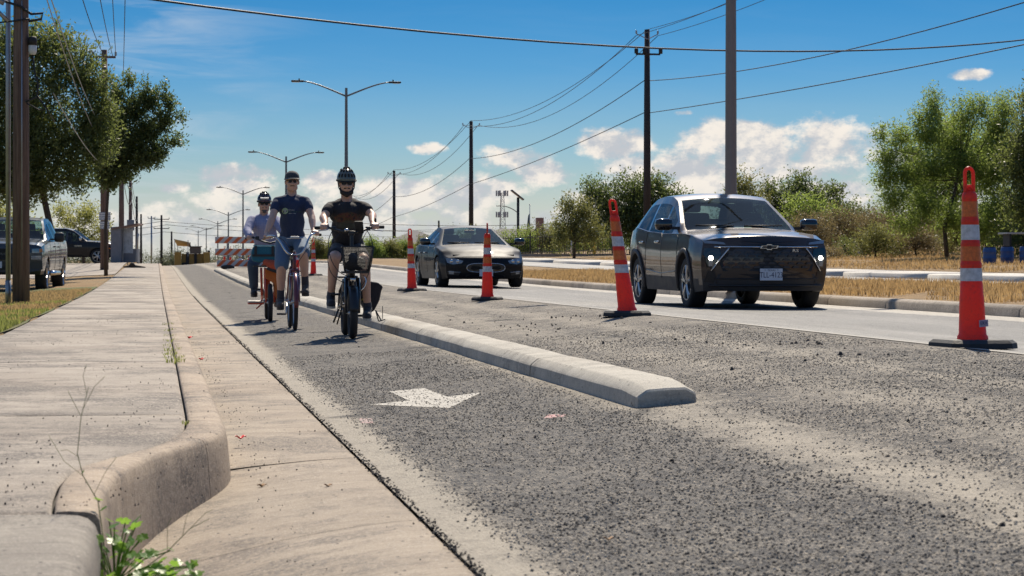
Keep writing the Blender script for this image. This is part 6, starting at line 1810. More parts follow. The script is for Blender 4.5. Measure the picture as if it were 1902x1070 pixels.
def crankset(root, bb, ang, L=.17, pedal=True, sep_=.17, platform=M_trim):
    y, z = bb
    m = MB(); m.tube([(-.06, y, z), (.06, y, z)], .022, 10); m.build('bottom_bracket', M_alu, root, True)
    m = MB(); m.lathe([(.085, -.002), (.085, .002), (.0, .003)], (.055, y, z), 26, axis='X', caps=False); m.build('chainring', M_trim, root, True)
    for s, a in ((-1, ang), (1, ang + PI)):
        e = (s * .08, y - math.cos(a) * L, z + math.sin(a) * L)
        m = MB(); m.tube([(s * .065, y, z), e], [.014, .010], 8); c = m.build('crank_arm', M_alu, root, True)
        m = MB(); m.box((s * .135, e[1], e[2]), (.10, .085, .022), bev=.006); m.build('pedal', platform, c, ang=40)

def rider(idx, root, J, opt):
    caps, ells = [], []
    V3 = Vector
    hp = V3(J['head']); nk = V3(J['neck']); pel = V3(J['pelvis']); ch = nk.lerp(pel, .30)
    head(caps, ells, hp)
    caps.append(([nk + V3((0, -.03, -.07)), nk + V3((0, .0, -.02))], [.05, .055]))
    caps.append(([nk + V3((0, .02, -.03)), nk.lerp(hp, .45) + V3((0, .03, 0)), hp + V3((0, .035, -.05))], [.062, .056, .058]))
    # torso core
    ells.append((tuple(nk.lerp(pel, .32)), (.140, .080, .15))); ells.append((tuple(nk.lerp(pel, .68)), (.135, .09, .17))); ells.append((tuple(pel), (.155, .11, .12)))
    caps.append(([J['sh'][0], nk + V3((0, .01, -.09)), J['sh'][1]], [.030, .030, .030]))
    for i, s in ((0, -1), (1, 1)):
        sh, el, ha = map(V3, (J['sh'][i], J['el'][i], J['ha'][i]))
        b = V3(J['bar'][i]); fwd = V3((0, 0, 1)).cross(b.normalized()); fwd = -fwd if fwd.y > 0 else fwd
        wr = ha - fwd * .075 + V3((0, 0, .035)); wr = wr.lerp(el, .12)
        caps.append(([sh.lerp(el, .12) + V3((0, 0, -.03)), sh.lerp(el, .5), el], [.038, .046, .041]))
        caps.append(([el, el.lerp(wr, .35), wr], [.043, .042, .027]))
        hand(caps, ells, ha, s, b, wr)
        hip, kn, an = map(V3, (J['hip'][i], J['kn'][i], J['an'][i]))
        caps.append(([hip, hip.lerp(kn, .5), kn + V3((0, .01, .0))], [.085, .074, .058]))
        caps.append(([kn, kn.lerp(an, .32) + V3((0, .018, 0)), kn.lerp(an, .7), an], [.058, .057, .042, .036]))
        caps.append(([an, an.lerp(V3(J['to'][i]), .6) + V3((0, .02, -.01))], [.030, .020]))
    body = blob('body', caps, ells, .0085, 3, opt['skin'], root)
    # clothing
    tc, te = [], []
    w = opt.get('bw', 1.0)
    te += [(tuple(nk.lerp(pel, .25)), (.190 * w, .118, .155)), (tuple(nk.lerp(pel, .60) + V3((0, -.01, 0))), (.165 * w, .125, .20)), (tuple(pel + V3((0, 0, .05))), (.168 * w, .13, .13))]
    for s_ in (0, 1):
        a_, b_ = V3(J['sh'][s_]), nk + V3(((-.07, .07)[s_], .01, -.045))
        tc.append(([a_ + V3((0, 0, -.008)), b_], [.056, .048])); tc.append(([a_ + V3((0, 0, -.03)), nk + V3(((-.05, .05)[s_], 0, -.12))], [.062, .10]))
    tc.append(([nk + V3((-.075, .03, -.03)), nk + V3((0, .05, -.02)), nk + V3((.075, .03, -.03))], [.04, .045, .04]))
    tc.append(([nk + V3((0, -.02, -.13)), pel + V3((0, -.02, .05))], [.12, .13]))
    sl = opt['sleeve']
    for i in (0, 1):
        sh, el, ha = map(V3, (J['sh'][i], J['el'][i], J['ha'][i]))
        if sl <= 1: tc.append(([sh + V3((0, 0, -.014)), sh.lerp(el, sl * .5), sh.lerp(el, sl)], [.056, .060, .060]))
        else:
            tc.append(([sh, el], [.070, .060])); tc.append(([el, el.lerp(ha, .5), el.lerp(ha, .80)], [.060, .055, .046]))
    shirt = blob('shirt', tc, te, .011, 5, opt['shirt'], body)
    pc, pe = [], []
    pe.append((tuple(pel), (.175 * w, .145, .12)))
    for i in (0, 1):
        hip, kn, an = map(V3, (J['hip'][i], J['kn'][i], J['an'][i]))
        if opt['leg'] <= 1: pc.append(([hip, hip.lerp(kn, opt['leg'] * .5), hip.lerp(kn, opt['leg'])], [.102, .094, .086]))
        else: pc.append(([hip, kn], [.10, .076])); pc.append(([kn, kn.lerp(an, .5), kn.lerp(an, .93)], [.076, .068, .060]))
    blob('shorts' if opt['leg'] <= 1 else 'jeans', pc, pe, .011, 5, opt['pants'], body)
    for i in (0, 1):
        an = V3(J['an'][i]); to = V3(J['to'][i]); kn = V3(J['kn'][i])
        if opt.get('sock'): blob('sock', [([an + V3((0, 0, -.02)), an.lerp(kn, opt['sock'])], [.045, .044])], [], .01, 2, opt.get('sockm', M_sock), body)
        shoe('shoe', an, to, body, opt['shoe'], opt['sole'])
    m = sunglasses(hp, body, opt.get('round', False)); m.build('sunglasses_frame', M_shade, body, True)
    return body, shirt, hp

# ==== rider one: grey helmet, black printed tee, dark e-bike with basket
def bike1():
    r = empty('electric_bicycle', (1.901, 21.091, gz(1.9, 21.1)), R(-1.5), 'dark fat tyred electric bicycle with black front basket, nearest of the three', 'bicycle')
    D = .51
    bike_wheel(r, 0, D, .040, 'front_wheel'); bike_wheel(r, 1.16, D, .040, 'rear_wheel')
    fender(r, 0, D, .04, M_trim, 35, 175, .045); fender(r, 1.16, D, .04, M_trim, 5, 150, .045)
    m = MB()
    for s in (-1, 1): m.tube([(s * .062, 0, .255), (s * .062, .03, .42), (s * .055, .07, .60)], [.014, .019, .021], 8)
    m.tube([(-.055, .07, .60), (.055, .07, .60)], .022, 8); m.tube([(0, .075, .60), (0, .13, .82)], .024, 10); m.build('fork', M_fr1, r, True)
    m = MB(); m.tube([(0, .08, .62), (0, .125, .80)], .030, 12); m.tube([(0, .10, .70), (0, .40, .45), (0, .70, .36)], [.032, .034, .034], 10); m.tube([(0, .10, .74), (0, .5, .55), (0, .86, .55)], .016, 8)
    m.tube([(0, .68, .33), (0, .84, .62)], .022, 10)
    for s in (-1, 1): m.tube([(s * .02, .74, .34), (s * .075, .95, .30), (s * .075, 1.16, .255)], .013, 8); m.tube([(s * .02, .84, .60), (s * .07, 1.0, .46), (s * .075, 1.16, .27)], .011, 8)
    m.build('frame', M_fr1, r, True)
    MB().box((0, .60, .52), (.13, .34, .14), bev=.03).build('battery', M_trim, r, ang=40)
    MB().tube([(0, .82, .58), (0, .90, .78)], .016, 8).build('seat_post', M_alu, r, True)
    MB().ell((0, .95, .80), (.10, .15, .04), 14, 8).build('saddle', M_trim, r, True)
    m = MB(); m.tube([(0, .13, .82), (0, .16, 1.02)], .017, 8); m.box((0, .17, 1.04), (.06, .05, .05), bev=.01); m.build('stem', M_trim, r, ang=50)
    m = MB(); m.tube([(-.355, .37, 1.095), (-.22, .33, 1.098), (-.10, .19, 1.06), (0, .17, 1.045), (.10, .19, 1.06), (.22, .33, 1.105), (.335, .37, 1.105)], .0125, 8); hb = m.build('handlebar', M_trim, r, True)
    for s, p in ((-1, [(-.355, .37, 1.095), (-.235, .335, 1.098)]), (1, [(.335, .37, 1.105), (.21, .325, 1.105)])):
        MB().tube(p, .0175, 10).build('grip', M_grip, hb, True)
        MB().tube([(p[1][0] + s * -.02, .31, 1.09), (s * .24, .27, 1.075), (s * .32, .29, 1.065)], .006, 6).build('brake_lever', M_alu, hb, True)
        MB().box((s * .17, .28, 1.09), (.05, .045, .04), bev=.01).build('shifter', M_trim, hb, ang=40)
    MB().box((.075, .16, 1.10), (.085, .02, .13), rx=R(25), rz=R(-15), bev=.008).build('display', M_black, hb, ang=40)
    MB().ell((-.05, .16, 1.07), (.025, .02, .018), 10, 6).build('bell', M_chrome, hb, True)
    for i_, (a, b_, c_, d_) in enumerate([((-.17, .28, 1.08), (-.30, .1, .95), (-.20, .0, .62), (-.03, .08, .62)), ((.17, .28, 1.08), (.10, .0, 1.0), (.02, .0, .80), (.02, .08, .66)), ((.16, .28, 1.07), (.28, .1, .90), (.16, .1, .56), (.07, .06, .50)), ((-.10, .2, 1.05), (-.28, .05, .92), (-.30, .1, .60), (-.06, .08, .55))]):
        MB().tube(bezier(a, b_, c_, d_, 14), .0042, 5).build('brake_cable', M_cable, r, True)
    # basket
    bk = MB(); x0, x1, X0, X1, y0, y1, Y0, Y1, z0, z1 = -.075, .145, -.105, .195, -.12, .06, -.16, .09, .665, .905
    def bp(u, v, w):
        a0 = x0 + (x1 - x0) * u; a1 = X0 + (X1 - X0) * u; b0 = y0 + (y1 - y0) * v; b1 = Y0 + (Y1 - Y0) * v
        return (a0 + (a1 - a0) * w, b0 + (b1 - b0) * w, z0 + (z1 - z0) * w)
    for w, rr in ((0, .006), (1, .0085)): bk.tube([bp(0, 0, w), bp(1, 0, w), bp(1, 1, w), bp(0, 1, w), bp(0, 0, w)], rr, 6)
    for (u, v) in ((0, 0), (1, 0), (1, 1), (0, 1)): bk.tube([bp(u, v, 0), bp(u, v, 1)], .0065, 6)
    bk.tube([bp(1, 0, 0), bp(1, 0, 1)], .010, 6)
    b_ = bk.build('basket', M_trim, r, True)
    m = MB()
    for k in range(1, 22):
        t_ = k / 22
        for (a, b2) in (((t_, 0), (t_, 0)), ((t_, 1), (t_, 1)), ((0, t_), (0, t_)), ((1, t_), (1, t_))): m.tube([bp(*a, 0), bp(*a, 1)], .0018, 3, caps=False)
        if k < 18:
            w = k / 18; m.tube([bp(0, 0, w), bp(1, 0, w), bp(1, 1, w), bp(0, 1, w), bp(0, 0, w)], .0018, 3, caps=False)
        m.tube([bp(t_, 0, 0), bp(t_, 1, 0)], .0018, 3, caps=False); m.tube([bp(0, t_, 0), bp(1, t_, 0)], .0018, 3, caps=False)
    o = m.build('wire_mesh', M_trim, b_); o['kind'] = 'stuff'
    bg_ = blob('basket_liner', [], [((-.02, -.03, .76), (.08, .08, .09)), ((.06, -.02, .74), (.07, .07, .07))], .012, 3, M_black, r)
    MB().box((0.02, -.02, .655), (.26, .20, .02), bev=.005).build('basket_rack', M_trim, r)
    MB().ell((0, -.06, .585), (.028, .03, .028), 12, 8).build('headlight', M_chrome, r, True)
    MB().tube(bezier((.10, .05, .62), (.16, .05, .60), (.14, .04, .50), (.07, .04, .47), 8), .007, 6).build('chrome_guard', M_chrome, r, True)
    crankset(r, (.70, .32), R(52), .14)
    m = MB(); m.tube([(-.09, .80, .28), (-.14, .86, .14)], .010, 6); m.tube([(-.06, .82, .28), (-.10, .92, .12)], .009, 6); m.build('kickstand', M_trim, r, True)
    # rear rack and bag
    m = MB(); m.tube([(-.07, .95, .60), (-.07, 1.45, .60), (.07, 1.45, .60), (.07, .95, .60), (-.07, .95, .60)], .010, 6); m.build('rear_rack', M_trim, r, True)
    pts = [(.13, .545), (.19, .565), (.33, .545), (.385, .50), (.365, .46), (.345, .36), (.285, .245), (.24, .235), (.17, .34), (.11, .45)]
    m = MB(); m.extrude(pts, lambda p: (p[0], 1.02, p[1]), lambda p: (p[0] * .9, 1.36, p[1])); o = m.build('pannier_bag', M_sh1, r)
    bv = o.modifiers.new('b', 'BEVEL'); bv.width = .02; bv.segments = 3
    for q, c in (((.30, 1.0, .26), (.36, 1.0, .15)), ((.30, 1.0, .26), (.33, 1.0, .15))): MB().tube([q, c], .007, 6).build('strap_end', M_trim, r)
    MB().tube([(.33, 1.0, .145), (.40, 1.0, .165)], .006, 6).build('strap_end', M_trim, r); MB().tube([(.372, 1.0, .17), (.372, 1.0, .30)], .004, 6).build('strap_end', M_trim, r)
    text_mesh('bag_letters', 'RTER', .034, pmat('yellow_print', (.35, .28, .03), .6), r, (.20, .998, .365), (R(90), R(4), 0), .001, sx=1.2)
    return r
b1 = bike1()
pr = empty('person', b1.location, R(-1.5), 'cyclist in grey helmet, beard and black printed shirt with hands on wide bars', 'person')
J = dict(head=(-.018, .70, 1.545), neck=(-.008, .77, 1.385), pelvis=(.01, .96, .90), sh=[(-.178, .77, 1.322), (.160, .77, 1.326)], el=[(-.256, .60, 1.20), (.240, .62, 1.225)], ha=[(-.262, .343, 1.10), (.245, .34, 1.108)],
         bar=[(1, -.30, 0), (1, .30, 0)], hip=[(-.08, .93, .87), (.09, .93, .87)], kn=[(-.150, .50, .80), (.148, .50, .775)], an=[(-.178, .66, .405), (.190, .60, .285)], to=[(-.180, .53, .335), (.176, .46, .215)])
body, shirt, hp = rider(1, pr, J, dict(skin=M_skin, shirt=M_tee1, sleeve=.48, pants=M_sh1, leg=.70, shoe=M_shoe, sole=M_sole, sock=.10, bw=1.02))
x, y, z = hp
blob('beard', [([(x - .058, y - .012, z - .045), (x - .045, y - .045, z - .085), (x, y - .070, z - .108), (x + .045, y - .045, z - .085), (x + .058, y - .012, z - .045)], [.016, .026, .030, .026, .016]), ([(x - .028, y - .085, z - .047), (x, y - .090, z - .042), (x + .028, y - .085, z - .047)], .008)], [((x, y - .055, z - .10), (.040, .034, .034)), ((x - .042, y - .038, z - .082), (.018, .028, .026)), ((x + .042, y - .038, z - .082), (.018, .028, .026))], .006, 2, M_hair, body)
M_hel = pmat('grey_green_helmet', (.10, .125, .12), .35, vary=.15); M_helin = pmat('helmet_vent_dark', (.008, .009, .010), .8)
h1 = helmet((x, y + .012, z + .052), (.098, .128, .112), body, M_hel, M_helin, 7)
m = MB()
for q in (-1, 1): m.tube([(x + q * .088, y + .02, z + .04), (x + q * .078, y - .02, z - .04), (x + q * .045, y - .045, z - .105), (x, y - .05, z - .128)], .0055, 5)
m.build('chin_strap', M_black, body, True)
MB().torus((0, 0, 0), .031, .008, 20, 6).build('wristwatch', M_black, body, True).location = (.258, .44, 1.165)

# ==== rider two: cap, navy tee, maroon cruiser
def bike2():
    r = empty('cruiser_bicycle', (1.547, 24.388, gz(1.55, 24.4)), R(-1.0), 'maroon upright bicycle with swept chrome handlebar and tan grips in the middle', 'bicycle')
    D = .645
    bike_wheel(r, 0, D, .024, 'front_wheel'); bike_wheel(r, 1.05, D, .024, 'rear_wheel', -.01)
    fender(r, 0, D, .024, M_fr2, 60, 190, .026); fender(r, 1.05, D, .024, M_fr2, -10, 140, .026)
    m = MB()
    for s in (-1, 1): m.tube([(s * .05, 0, .322), (s * .048, .05, .50), (s * .04, .09, .68)], [.009, .012, .014], 8)
    m.tube([(-.04, .09, .68), (.04, .09, .68)], .016, 8); m.build('fork', M_fr2, r, True)
    m = MB(); m.tube([(0, .095, .69), (0, .15, .88)], .021, 10); m.tube([(0, .11, .74), (0, .60, .32)], .021, 10); m.tube([(0, .145, .85), (0, .42, .62), (0, .68, .56)], .015, 8); m.tube([(0, .60, .30), (0, .76, .80)], .016, 8)
    for s in (-1, 1): m.tube([(s * .02, .60, .30), (s * .055, 1.05, .322)], .009, 6); m.tube([(s * .02, .74, .72), (s * .055, 1.05, .33)], .008, 6)
    m.build('frame', M_fr2, r, True)
    MB().tube([(0, .76, .80), (0, .79, .92)], .013, 8).build('seat_post', M_alu, r, True); MB().ell((0, .86, .93), (.10, .14, .035), 14, 8).build('saddle', M_trim, r, True)
    MB().tube([(0, .15, .88), (0, .13, .90), (0, .12, .90)], .014, 8).build('stem', M_alu, r, True)
    m = MB()
    L_ = bezier((0, .12, .855), (-.14, .08, .84), (-.12, .12, 1.02), (-.235, .22, 1.07), 10) + bezier((-.235, .22, 1.07), (-.29, .27, 1.08), (-.30, .38, 1.06), (-.325, .50, 1.04), 8)[1:]
    Rr_ = bezier((0, .12, .855), (.14, .08, .84), (.12, .12, 1.02), (.20, .22, 1.09), 10) + bezier((.20, .22, 1.09), (.235, .27, 1.10), (.245, .38, 1.10), (.275, .50, 1.09), 8)[1:]
    m.tube(L_[::-1] + Rr_[1:], .0115, 8); hb = m.build('handlebar', M_chrome, r, True)
    MB().tube([(-.345, .44, 1.035), (-.235, .40, 1.055)], .016, 8).build('grip', M_tan, hb, True); MB().tube([(.20, .40, 1.10), (.32, .44, 1.085)], .016, 8).build('grip', M_grip, hb, True)
    MB().tube([(-.09, .1, 1.04), (.10, .1, 1.045)], .006, 6).build('cross_brace', M_chrome, hb, True); MB().box((0, .1, 1.05), (.10, .03, .03), bev=.008).build('bar_clamp', M_alu, hb)
    for s in (-1, 1): MB().tube([(s * .22, .26, 1.05), (s * .29, .22, 1.03), (s * .33, .30, 1.02)], .005, 5).build('brake_lever', M_alu, hb, True)
    for a, b_, c_, d_ in (((-.25, .25, 1.05), (-.20, 0, 1.1), (-.05, -.02, 1.0), (0, .05, .74)), ((.22, .25, 1.06), (.26, 0, 1.0), (.08, -.05, .9), (.02, .05, .72))): MB().tube(bezier(a, b_, c_, d_, 12), .004, 5).build('brake_cable', M_cable, r, True)
    crankset(r, (.60, .30), R(-50), .165, platform=M_boot)
    m = MB()
    for s in (-1, 1): m.tube([(s * .05, 0, .33), (s * .06, .02, .60)], .004, 5)
    m.tube([(-.06, -.05, .62), (.06, -.05, .62), (.05, .05, .64), (-.05, .05, .64), (-.06, -.05, .62)], .006, 6); m.build('front_rack', M_alu, r, True)
    m = MB(); m.tube([(-.08, .9, .70), (-.08, 1.3, .70), (.08, 1.3, .70), (.08, .9, .70), (-.08, .9, .70)], .007, 6)
    for s in (-1, 1): m.tube([(s * .08, 1.1, .70), (s * .06, 1.05, .33)], .006, 6)
    m.build('rear_rack', M_alu, r, True)
    return r
b2 = bike2()
pr2 = empty('person', b2.location, R(-1.0), 'tall cyclist in dark cap, round sunglasses and navy shirt with round emblem', 'person')
J = dict(head=(.002, .77, 1.705), neck=(.001, .82, 1.552), pelvis=(.01, .90, 1.03), sh=[(-.170, .82, 1.487), (.165, .82, 1.49)], el=[(-.236, .64, 1.27), (.225, .66, 1.29)], ha=[(-.290, .42, 1.052), (.255, .42, 1.10)],
         bar=[(1, .35, .15), (1, .33, -.1)], hip=[(-.09, .90, .99), (.10, .90, .99)], kn=[(-.128, .58, .715), (.120, .50, .87)], an=[(-.135, .72, .335), (.150, .66, .50)], to=[(-.142, .585, .265), (.145, .52, .425)])
body, shirt, hp = rider(2, pr2, J, dict(skin=M_skin2, shirt=M_tee2, sleeve=.46, pants=M_sh2, leg=.92, shoe=M_boot, sole=M_trim, sock=.30, bw=.90, round=True))
x, y, z = hp
M_cap = cloth_mat('grey_cap_cloth', (.035, .038, .042)); M_brim = cloth_mat('brim_edge_cloth', (.12, .11, .09))
cp = blob('cap', [], [((x, y + .014, z + .058), (.086, .104, .075)), ((x, y + .012, z + .045), (.088, .106, .05))], .008, 2, M_cap, body)
bm = bmesh.new(); bm.from_mesh(cp.data); bmesh.ops.bisect_plane(bm, geom=bm.verts[:] + bm.edges[:] + bm.faces[:], plane_co=(x, y, z + .034), plane_no=(0, .0, -1), clear_outer=True); bm.to_mesh(cp.data); bm.free()
vs = []; fs = []
for lev in (0, .006):
    for i in range(5):
        for k in range(13):
            a = PI * k / 12; rr = .088 + .056 * i / 4 * math.sin(a) ** .7
            vs.append((x + math.cos(a) * (.086 + .002 * i), y + .012 - math.sin(a) * (.100 + .062 * i / 4), z + .040 + lev - .010 * i / 4 * math.sin(a) - .016 * math.cos(a) ** 2 * i / 4))
for lev in (0, 65):
    for i in range(4):
        for k in range(12): q = lev + i * 13 + k; fs.append((q, q + 1, q + 14, q + 13))
for k in range(12): fs.append((52 + k, 53 + k, 118 + k, 117 + k))
m = MB().add(vs, fs).build('brim', M_brim, cp, True)
blob('hair', [([(x - .072, y + .03, z + .02), (x - .080, y + .01, z - .005)], [.012, .010]), ([(x + .072, y + .03, z + .02), (x + .080, y + .01, z - .005)], [.012, .010])], [((x, y + .05, z + .0), (.075, .06, .05))], .007, 2, M_hairb, body)
blob('moustache', [([(x - .024, y - .084, z - .050), (x, y - .092, z - .046), (x + .024, y - .084, z - .050)], .0065)], [], .004, 1, M_hairb, body)
# shirt emblem
M_emb = pmat('pale_green_print', (.30, .42, .26), .8, vary=.2, vscale=30); M_embw = pmat('white_print', (.30, .33, .36), .8); M_embg = pmat('green_print', (.03, .09, .055), .8)
def shirt_poly(name, poly, mat, off=.0025):
    n = len(poly); cx = sum(p[0] for p in poly) / n; cz = sum(p[1] for p in poly) / n
    vs = [(p[0], 0, p[1]) for p in poly] + [(cx, 0, cz)]
    o = MB().add(vs, [(k, (k + 1) % n, n) for k in range(n)]).build(name, mat, shirt)
    project_front(o, shirt, off); return o
cx, cz = -.082, 1.365
shirt_poly('emblem', [(cx + .034 * math.cos(2 * PI * k / 24), cz + .036 * math.sin(2 * PI * k / 24)) for k in range(24)], M_emb)
shirt_poly('emblem_star', [(cx + (.028 if k % 2 == 0 else .011) * math.sin(2 * PI * k / 10), cz + (.028 if k % 2 == 0 else .011) * math.cos(2 * PI * k / 10)) for k in range(10)], M_embw, .004)
t_ = text_mesh('shirt_letters', 'TEXAS', .026, M_embw, shirt, (-.014, 0, 1.374), (R(90), 0, 0), .0, sx=1.1); project_front(t_, shirt, .003)
for (a, b_, z0, z1, mt) in ((-.04, .035, 1.350, 1.358, M_embg), (.045, .105, 1.350, 1.362, M_embg), (-.04, .04, 1.332, 1.340, M_embw)): shirt_poly('print_line', [(a, z0), (b_, z0), (b_, z1), (a, z1)], mt)

# ==== rider three: checked helmet, pale shirt, orange cargo bike
def bike3():
    r = empty('cargo_bicycle', (1.459, 28.046, gz(1.46, 28.05)), R(-1.5), 'red orange cargo bicycle with teal front bag behind the middle cyclist', 'bicycle')
    D = .50
    bike_wheel(r, 0, D, .030, 'front_wheel'); bike_wheel(r, 1.35, D, .030, 'rear_wheel', -.01)
    m = MB()
    for s in (-1, 1): m.tube([(s * .055, 0, .25), (s * .055, .03, .42), (s * .05, .06, .56)], [.012, .016, .018], 8)
    m.tube([(-.05, .06, .56), (.05, .06, .56)], .018, 8); m.build('fork', M_fr3, r, True)
    m = MB(); m.tube([(0, .07, .57), (0, .12, .78)], .026, 10); m.tube([(-.03, .10, .66), (-.03, .6, .32)], .026, 10); m.tube([(0, .12, .74), (0, .8, .50), (0, 1.5, .50)], .018, 8); m.tube([(0, .62, .3), (0, .76, .78)], .018, 8)
    m.tube([(-.11, .35, .70), (-.10, .40, .40), (-.09, .8, .28), (-.08, 1.35, .25)], .016, 8); m.tube([(-.06, .33, .70), (-.06, .40, .42)], .014, 8); m.tube([(.08, .7, .3), (.08, 1.35, .25)], .013, 8); m.build('frame', M_fr3, r, True)
    MB().ell((0, .88, .86), (.10, .14, .035), 14, 8).build('saddle', M_trim, r, True); MB().tube([(0, .76, .78), (0, .82, .86)], .014, 8).build('seat_post', M_alu, r, True)
    MB().tube([(0, .12, .78), (0, .14, 1.0)], .015, 8).build('stem', M_trim, r, True)
    m = MB(); m.tube([(-.30, .43, 1.085), (-.2, .38, 1.095), (-.08, .17, 1.04), (0, .15, 1.02), (.08, .17, 1.04), (.2, .38, 1.095), (.30, .43, 1.085)], .0125, 8); hb = m.build('handlebar', M_trim, r, True)
    for s in (-1, 1): MB().tube([(s * .31, .435, 1.083), (s * .20, .38, 1.095)], .0165, 8).build('grip', M_grip, hb, True); MB().tube([(s * .19, .30, 1.08), (s * .25, .28, 1.06)], .006, 5).build('brake_lever', M_alu, hb, True); MB().box((s * .16, .30, 1.09), (.05, .04, .05), bev=.01).build('shifter', M_trim, hb)
    teal = cloth_mat('teal_bag_cloth', (.014, .10, .15), (.02, .14, .20), .02)
    bag = blob('front_bag', [], [], .02, 0, teal, r) if False else None
    m = MB(); pts = [(-.235, .79), (-.25, .90), (-.215, .985), (.075, .985), (.095, .90), (.075, .79), (0, .77), (-.16, .77)]
    m.extrude(pts, lambda p: (p[0], -.12, p[1]), lambda p: (p[0], .12, p[1])); bag = m.build('front_bag', teal, r); bv = bag.modifiers.new('b', 'BEVEL'); bv.width = .025; bv.segments = 3
    MB().box((-.07, -.125, .99), (.30, .02, .012)).build('bag_rim', pmat('pale_teal', (.12, .30, .36), .6), bag); MB().box((-.19, -.128, .93), (.035, .012, .14)).build('bag_strap', M_trim, bag); MB().box((.03, -.128, .93), (.035, .012, .14)).build('bag_strap', M_trim, bag)
    MB().box((-.07, -.128, .86), (.33, .012, .03)).build('bag_strap', M_trim, bag)
    MB().box((-.07, .0, .72), (.30, .24, .02)).build('front_rack', M_trim, r)
    org = cloth_mat('orange_tarp_cloth', (.42, .10, .02), (.58, .16, .03), .02); rdo = cloth_mat('red_orange_cloth', (.36, .06, .03), (.48, .09, .04), .02)
    blob('rolled_cover', [([(-.06, -.10, .775), (.02, -.12, .745), (.11, -.10, .69)], [.045, .062, .045])], [], .012, 3, rdo, r)
    m = MB(); m.extrude([(-.07, .70), (.07, .69), (.13, .60), (.135, .32), (.10, .22), (.050, .36), (.040, .50), (-.07, .57)], lambda p: (p[0], -.06, p[1]), lambda p: (p[0] + .02, .35, p[1])); o = m.build('side_cover', org, r); bv = o.modifiers.new('b', 'BEVEL'); bv.width = .02; bv.segments = 2
    MB().box((.04, -.12, .665), (.18, .05, .045), rx=0, ry=R(20), bev=.015).build('cover_strap', M_trim, r)
    m = MB(); m.box((-.17, 1.0, .245), (.20, .75, .022), bev=.008); m.build('footboard', M_sole, r, ang=40); MB().box((-.17, 1.0, .225), (.21, .77, .02)).build('footboard_frame', M_fr3, r)
    MB().tube([(-.06, .9, .24), (-.16, .95, .15)], .010, 6).build('kickstand', M_fr3, r, True)
    crankset(r, (.62, .30), R(50), .15)
    return r
b3 = bike3()
pr3 = empty('person', b3.location, R(-1.5), 'bearded cyclist in checked helmet and pale lilac shirt at the back', 'person')
J = dict(head=(-.058, .76, 1.545), neck=(-.065, .81, 1.392), pelvis=(-.03, .92, .93), sh=[(-.225, .81, 1.325), (.095, .81, 1.325)], el=[(-.288, .62, 1.19), (.17, .62, 1.20)], ha=[(-.256, .405, 1.092), (.256, .405, 1.092)],
         bar=[(1, -.45, 0), (1, .45, 0)], hip=[(-.12, .92, .90), (.05, .92, .90)], kn=[(-.215, .55, .745), (.11, .55, .70)], an=[(-.195, .72, .435), (.12, .65, .30)], to=[(-.195, .60, .36), (.12, .52, .24)])
body, shirt, hp = rider(3, pr3, J, dict(skin=M_skin3, shirt=M_shirt3, sleeve=1.5, pants=M_jean, leg=1.5, shoe=M_shoe, sole=M_trim, bw=1.0))
x, y, z = hp
blob('beard', [([(x - .055, y - .02, z - .05), (x, y - .072, z - .10), (x + .055, y - .02, z - .05)], [.014, .026, .014]), ([(x - .026, y - .086, z - .047), (x + .026, y - .086, z - .047)], .007)], [], .006, 2, M_greyb, body)
M_hel3 = pmat('purple_black_helmet', (.035, .018, .05), .25, coat=.6)
helmet((x, y + .012, z + .052), (.096, .125, .108), body, M_hel3, M_helin, 6)
MB().box((x, y - .125, z + .075), (.11, .02, .018), rx=R(30)).build('visor_stripe', M_insw, body)

# ==== distant road workers over the crest
M_hv = pmat('hi_vis_yellow', (.50, .58, .05), .7); M_wblue = pmat('work_blue', (.06, .09, .18), .8); M_wht = pmat('white_hard_hat', (.7, .7, .7), .4)
def worker(x, y, top, hm, label):
    z0 = top - 1.78
    r = empty('person', (x, y, z0), 0, label, 'person', 'distant road workers')
    b = blob('body', [([(-.09, 0, .05), (-.09, 0, .85)], [.06, .09]), ([(.09, 0, .05), (.09, 0, .85)], [.06, .09]), ([(0, 0, .9), (0, 0, 1.35)], [.14, .16]), ([(-.2, 0, 1.38), (-.26, 0, 1.1), (-.2, -.15, .9)], [.06, .05, .04]), ([(.2, 0, 1.38), (.26, 0, 1.1), (.2, -.15, .9)], [.06, .05, .04]), ([(0, 0, 1.4), (0, 0, 1.55)], .06)], [((0, 0, 1.62), (.08, .1, .12))], .03, 2, M_skin, r)
    blob('jacket', [([(0, 0, .9), (0, 0, 1.36)], [.17, .18]), ([(-.2, 0, 1.38), (-.27, 0, 1.1)], [.075, .065]), ([(.2, 0, 1.38), (.27, 0, 1.1)], [.075, .065])], [], .03, 2, hm, b)
    MB().lathe([(.14, 1.66), (.12, 1.68), (.11, 1.75), (.06, 1.79), (0, 1.80)], (0, 0, 0), 14, caps=False).build('hard_hat', M_wht, b, True)
for x, y, t_, mt, l in [(.85, 262, 1.00, M_wblue, 'tiny worker in blue, leftmost on the far road crest'), (1.35, 262, .90, M_insw, 'tiny worker in a pale top beside the leftmost one'), (2.55, 262, 1.0, M_wblue, 'tiny worker in dark clothes left of the hi vis worker'), (2.95, 266, 1.1, M_sh1, 'tiny dark figure directly beside the hi vis worker'), (3.5, 262, 1.05, M_hv, 'tiny worker in yellow hi vis jacket below the yellow machine'), (6.4, 168, 1.30, M_insw, 'worker with white hard hat behind the lower barricade boards')]:
    worker(x, y, t_, mt, l)
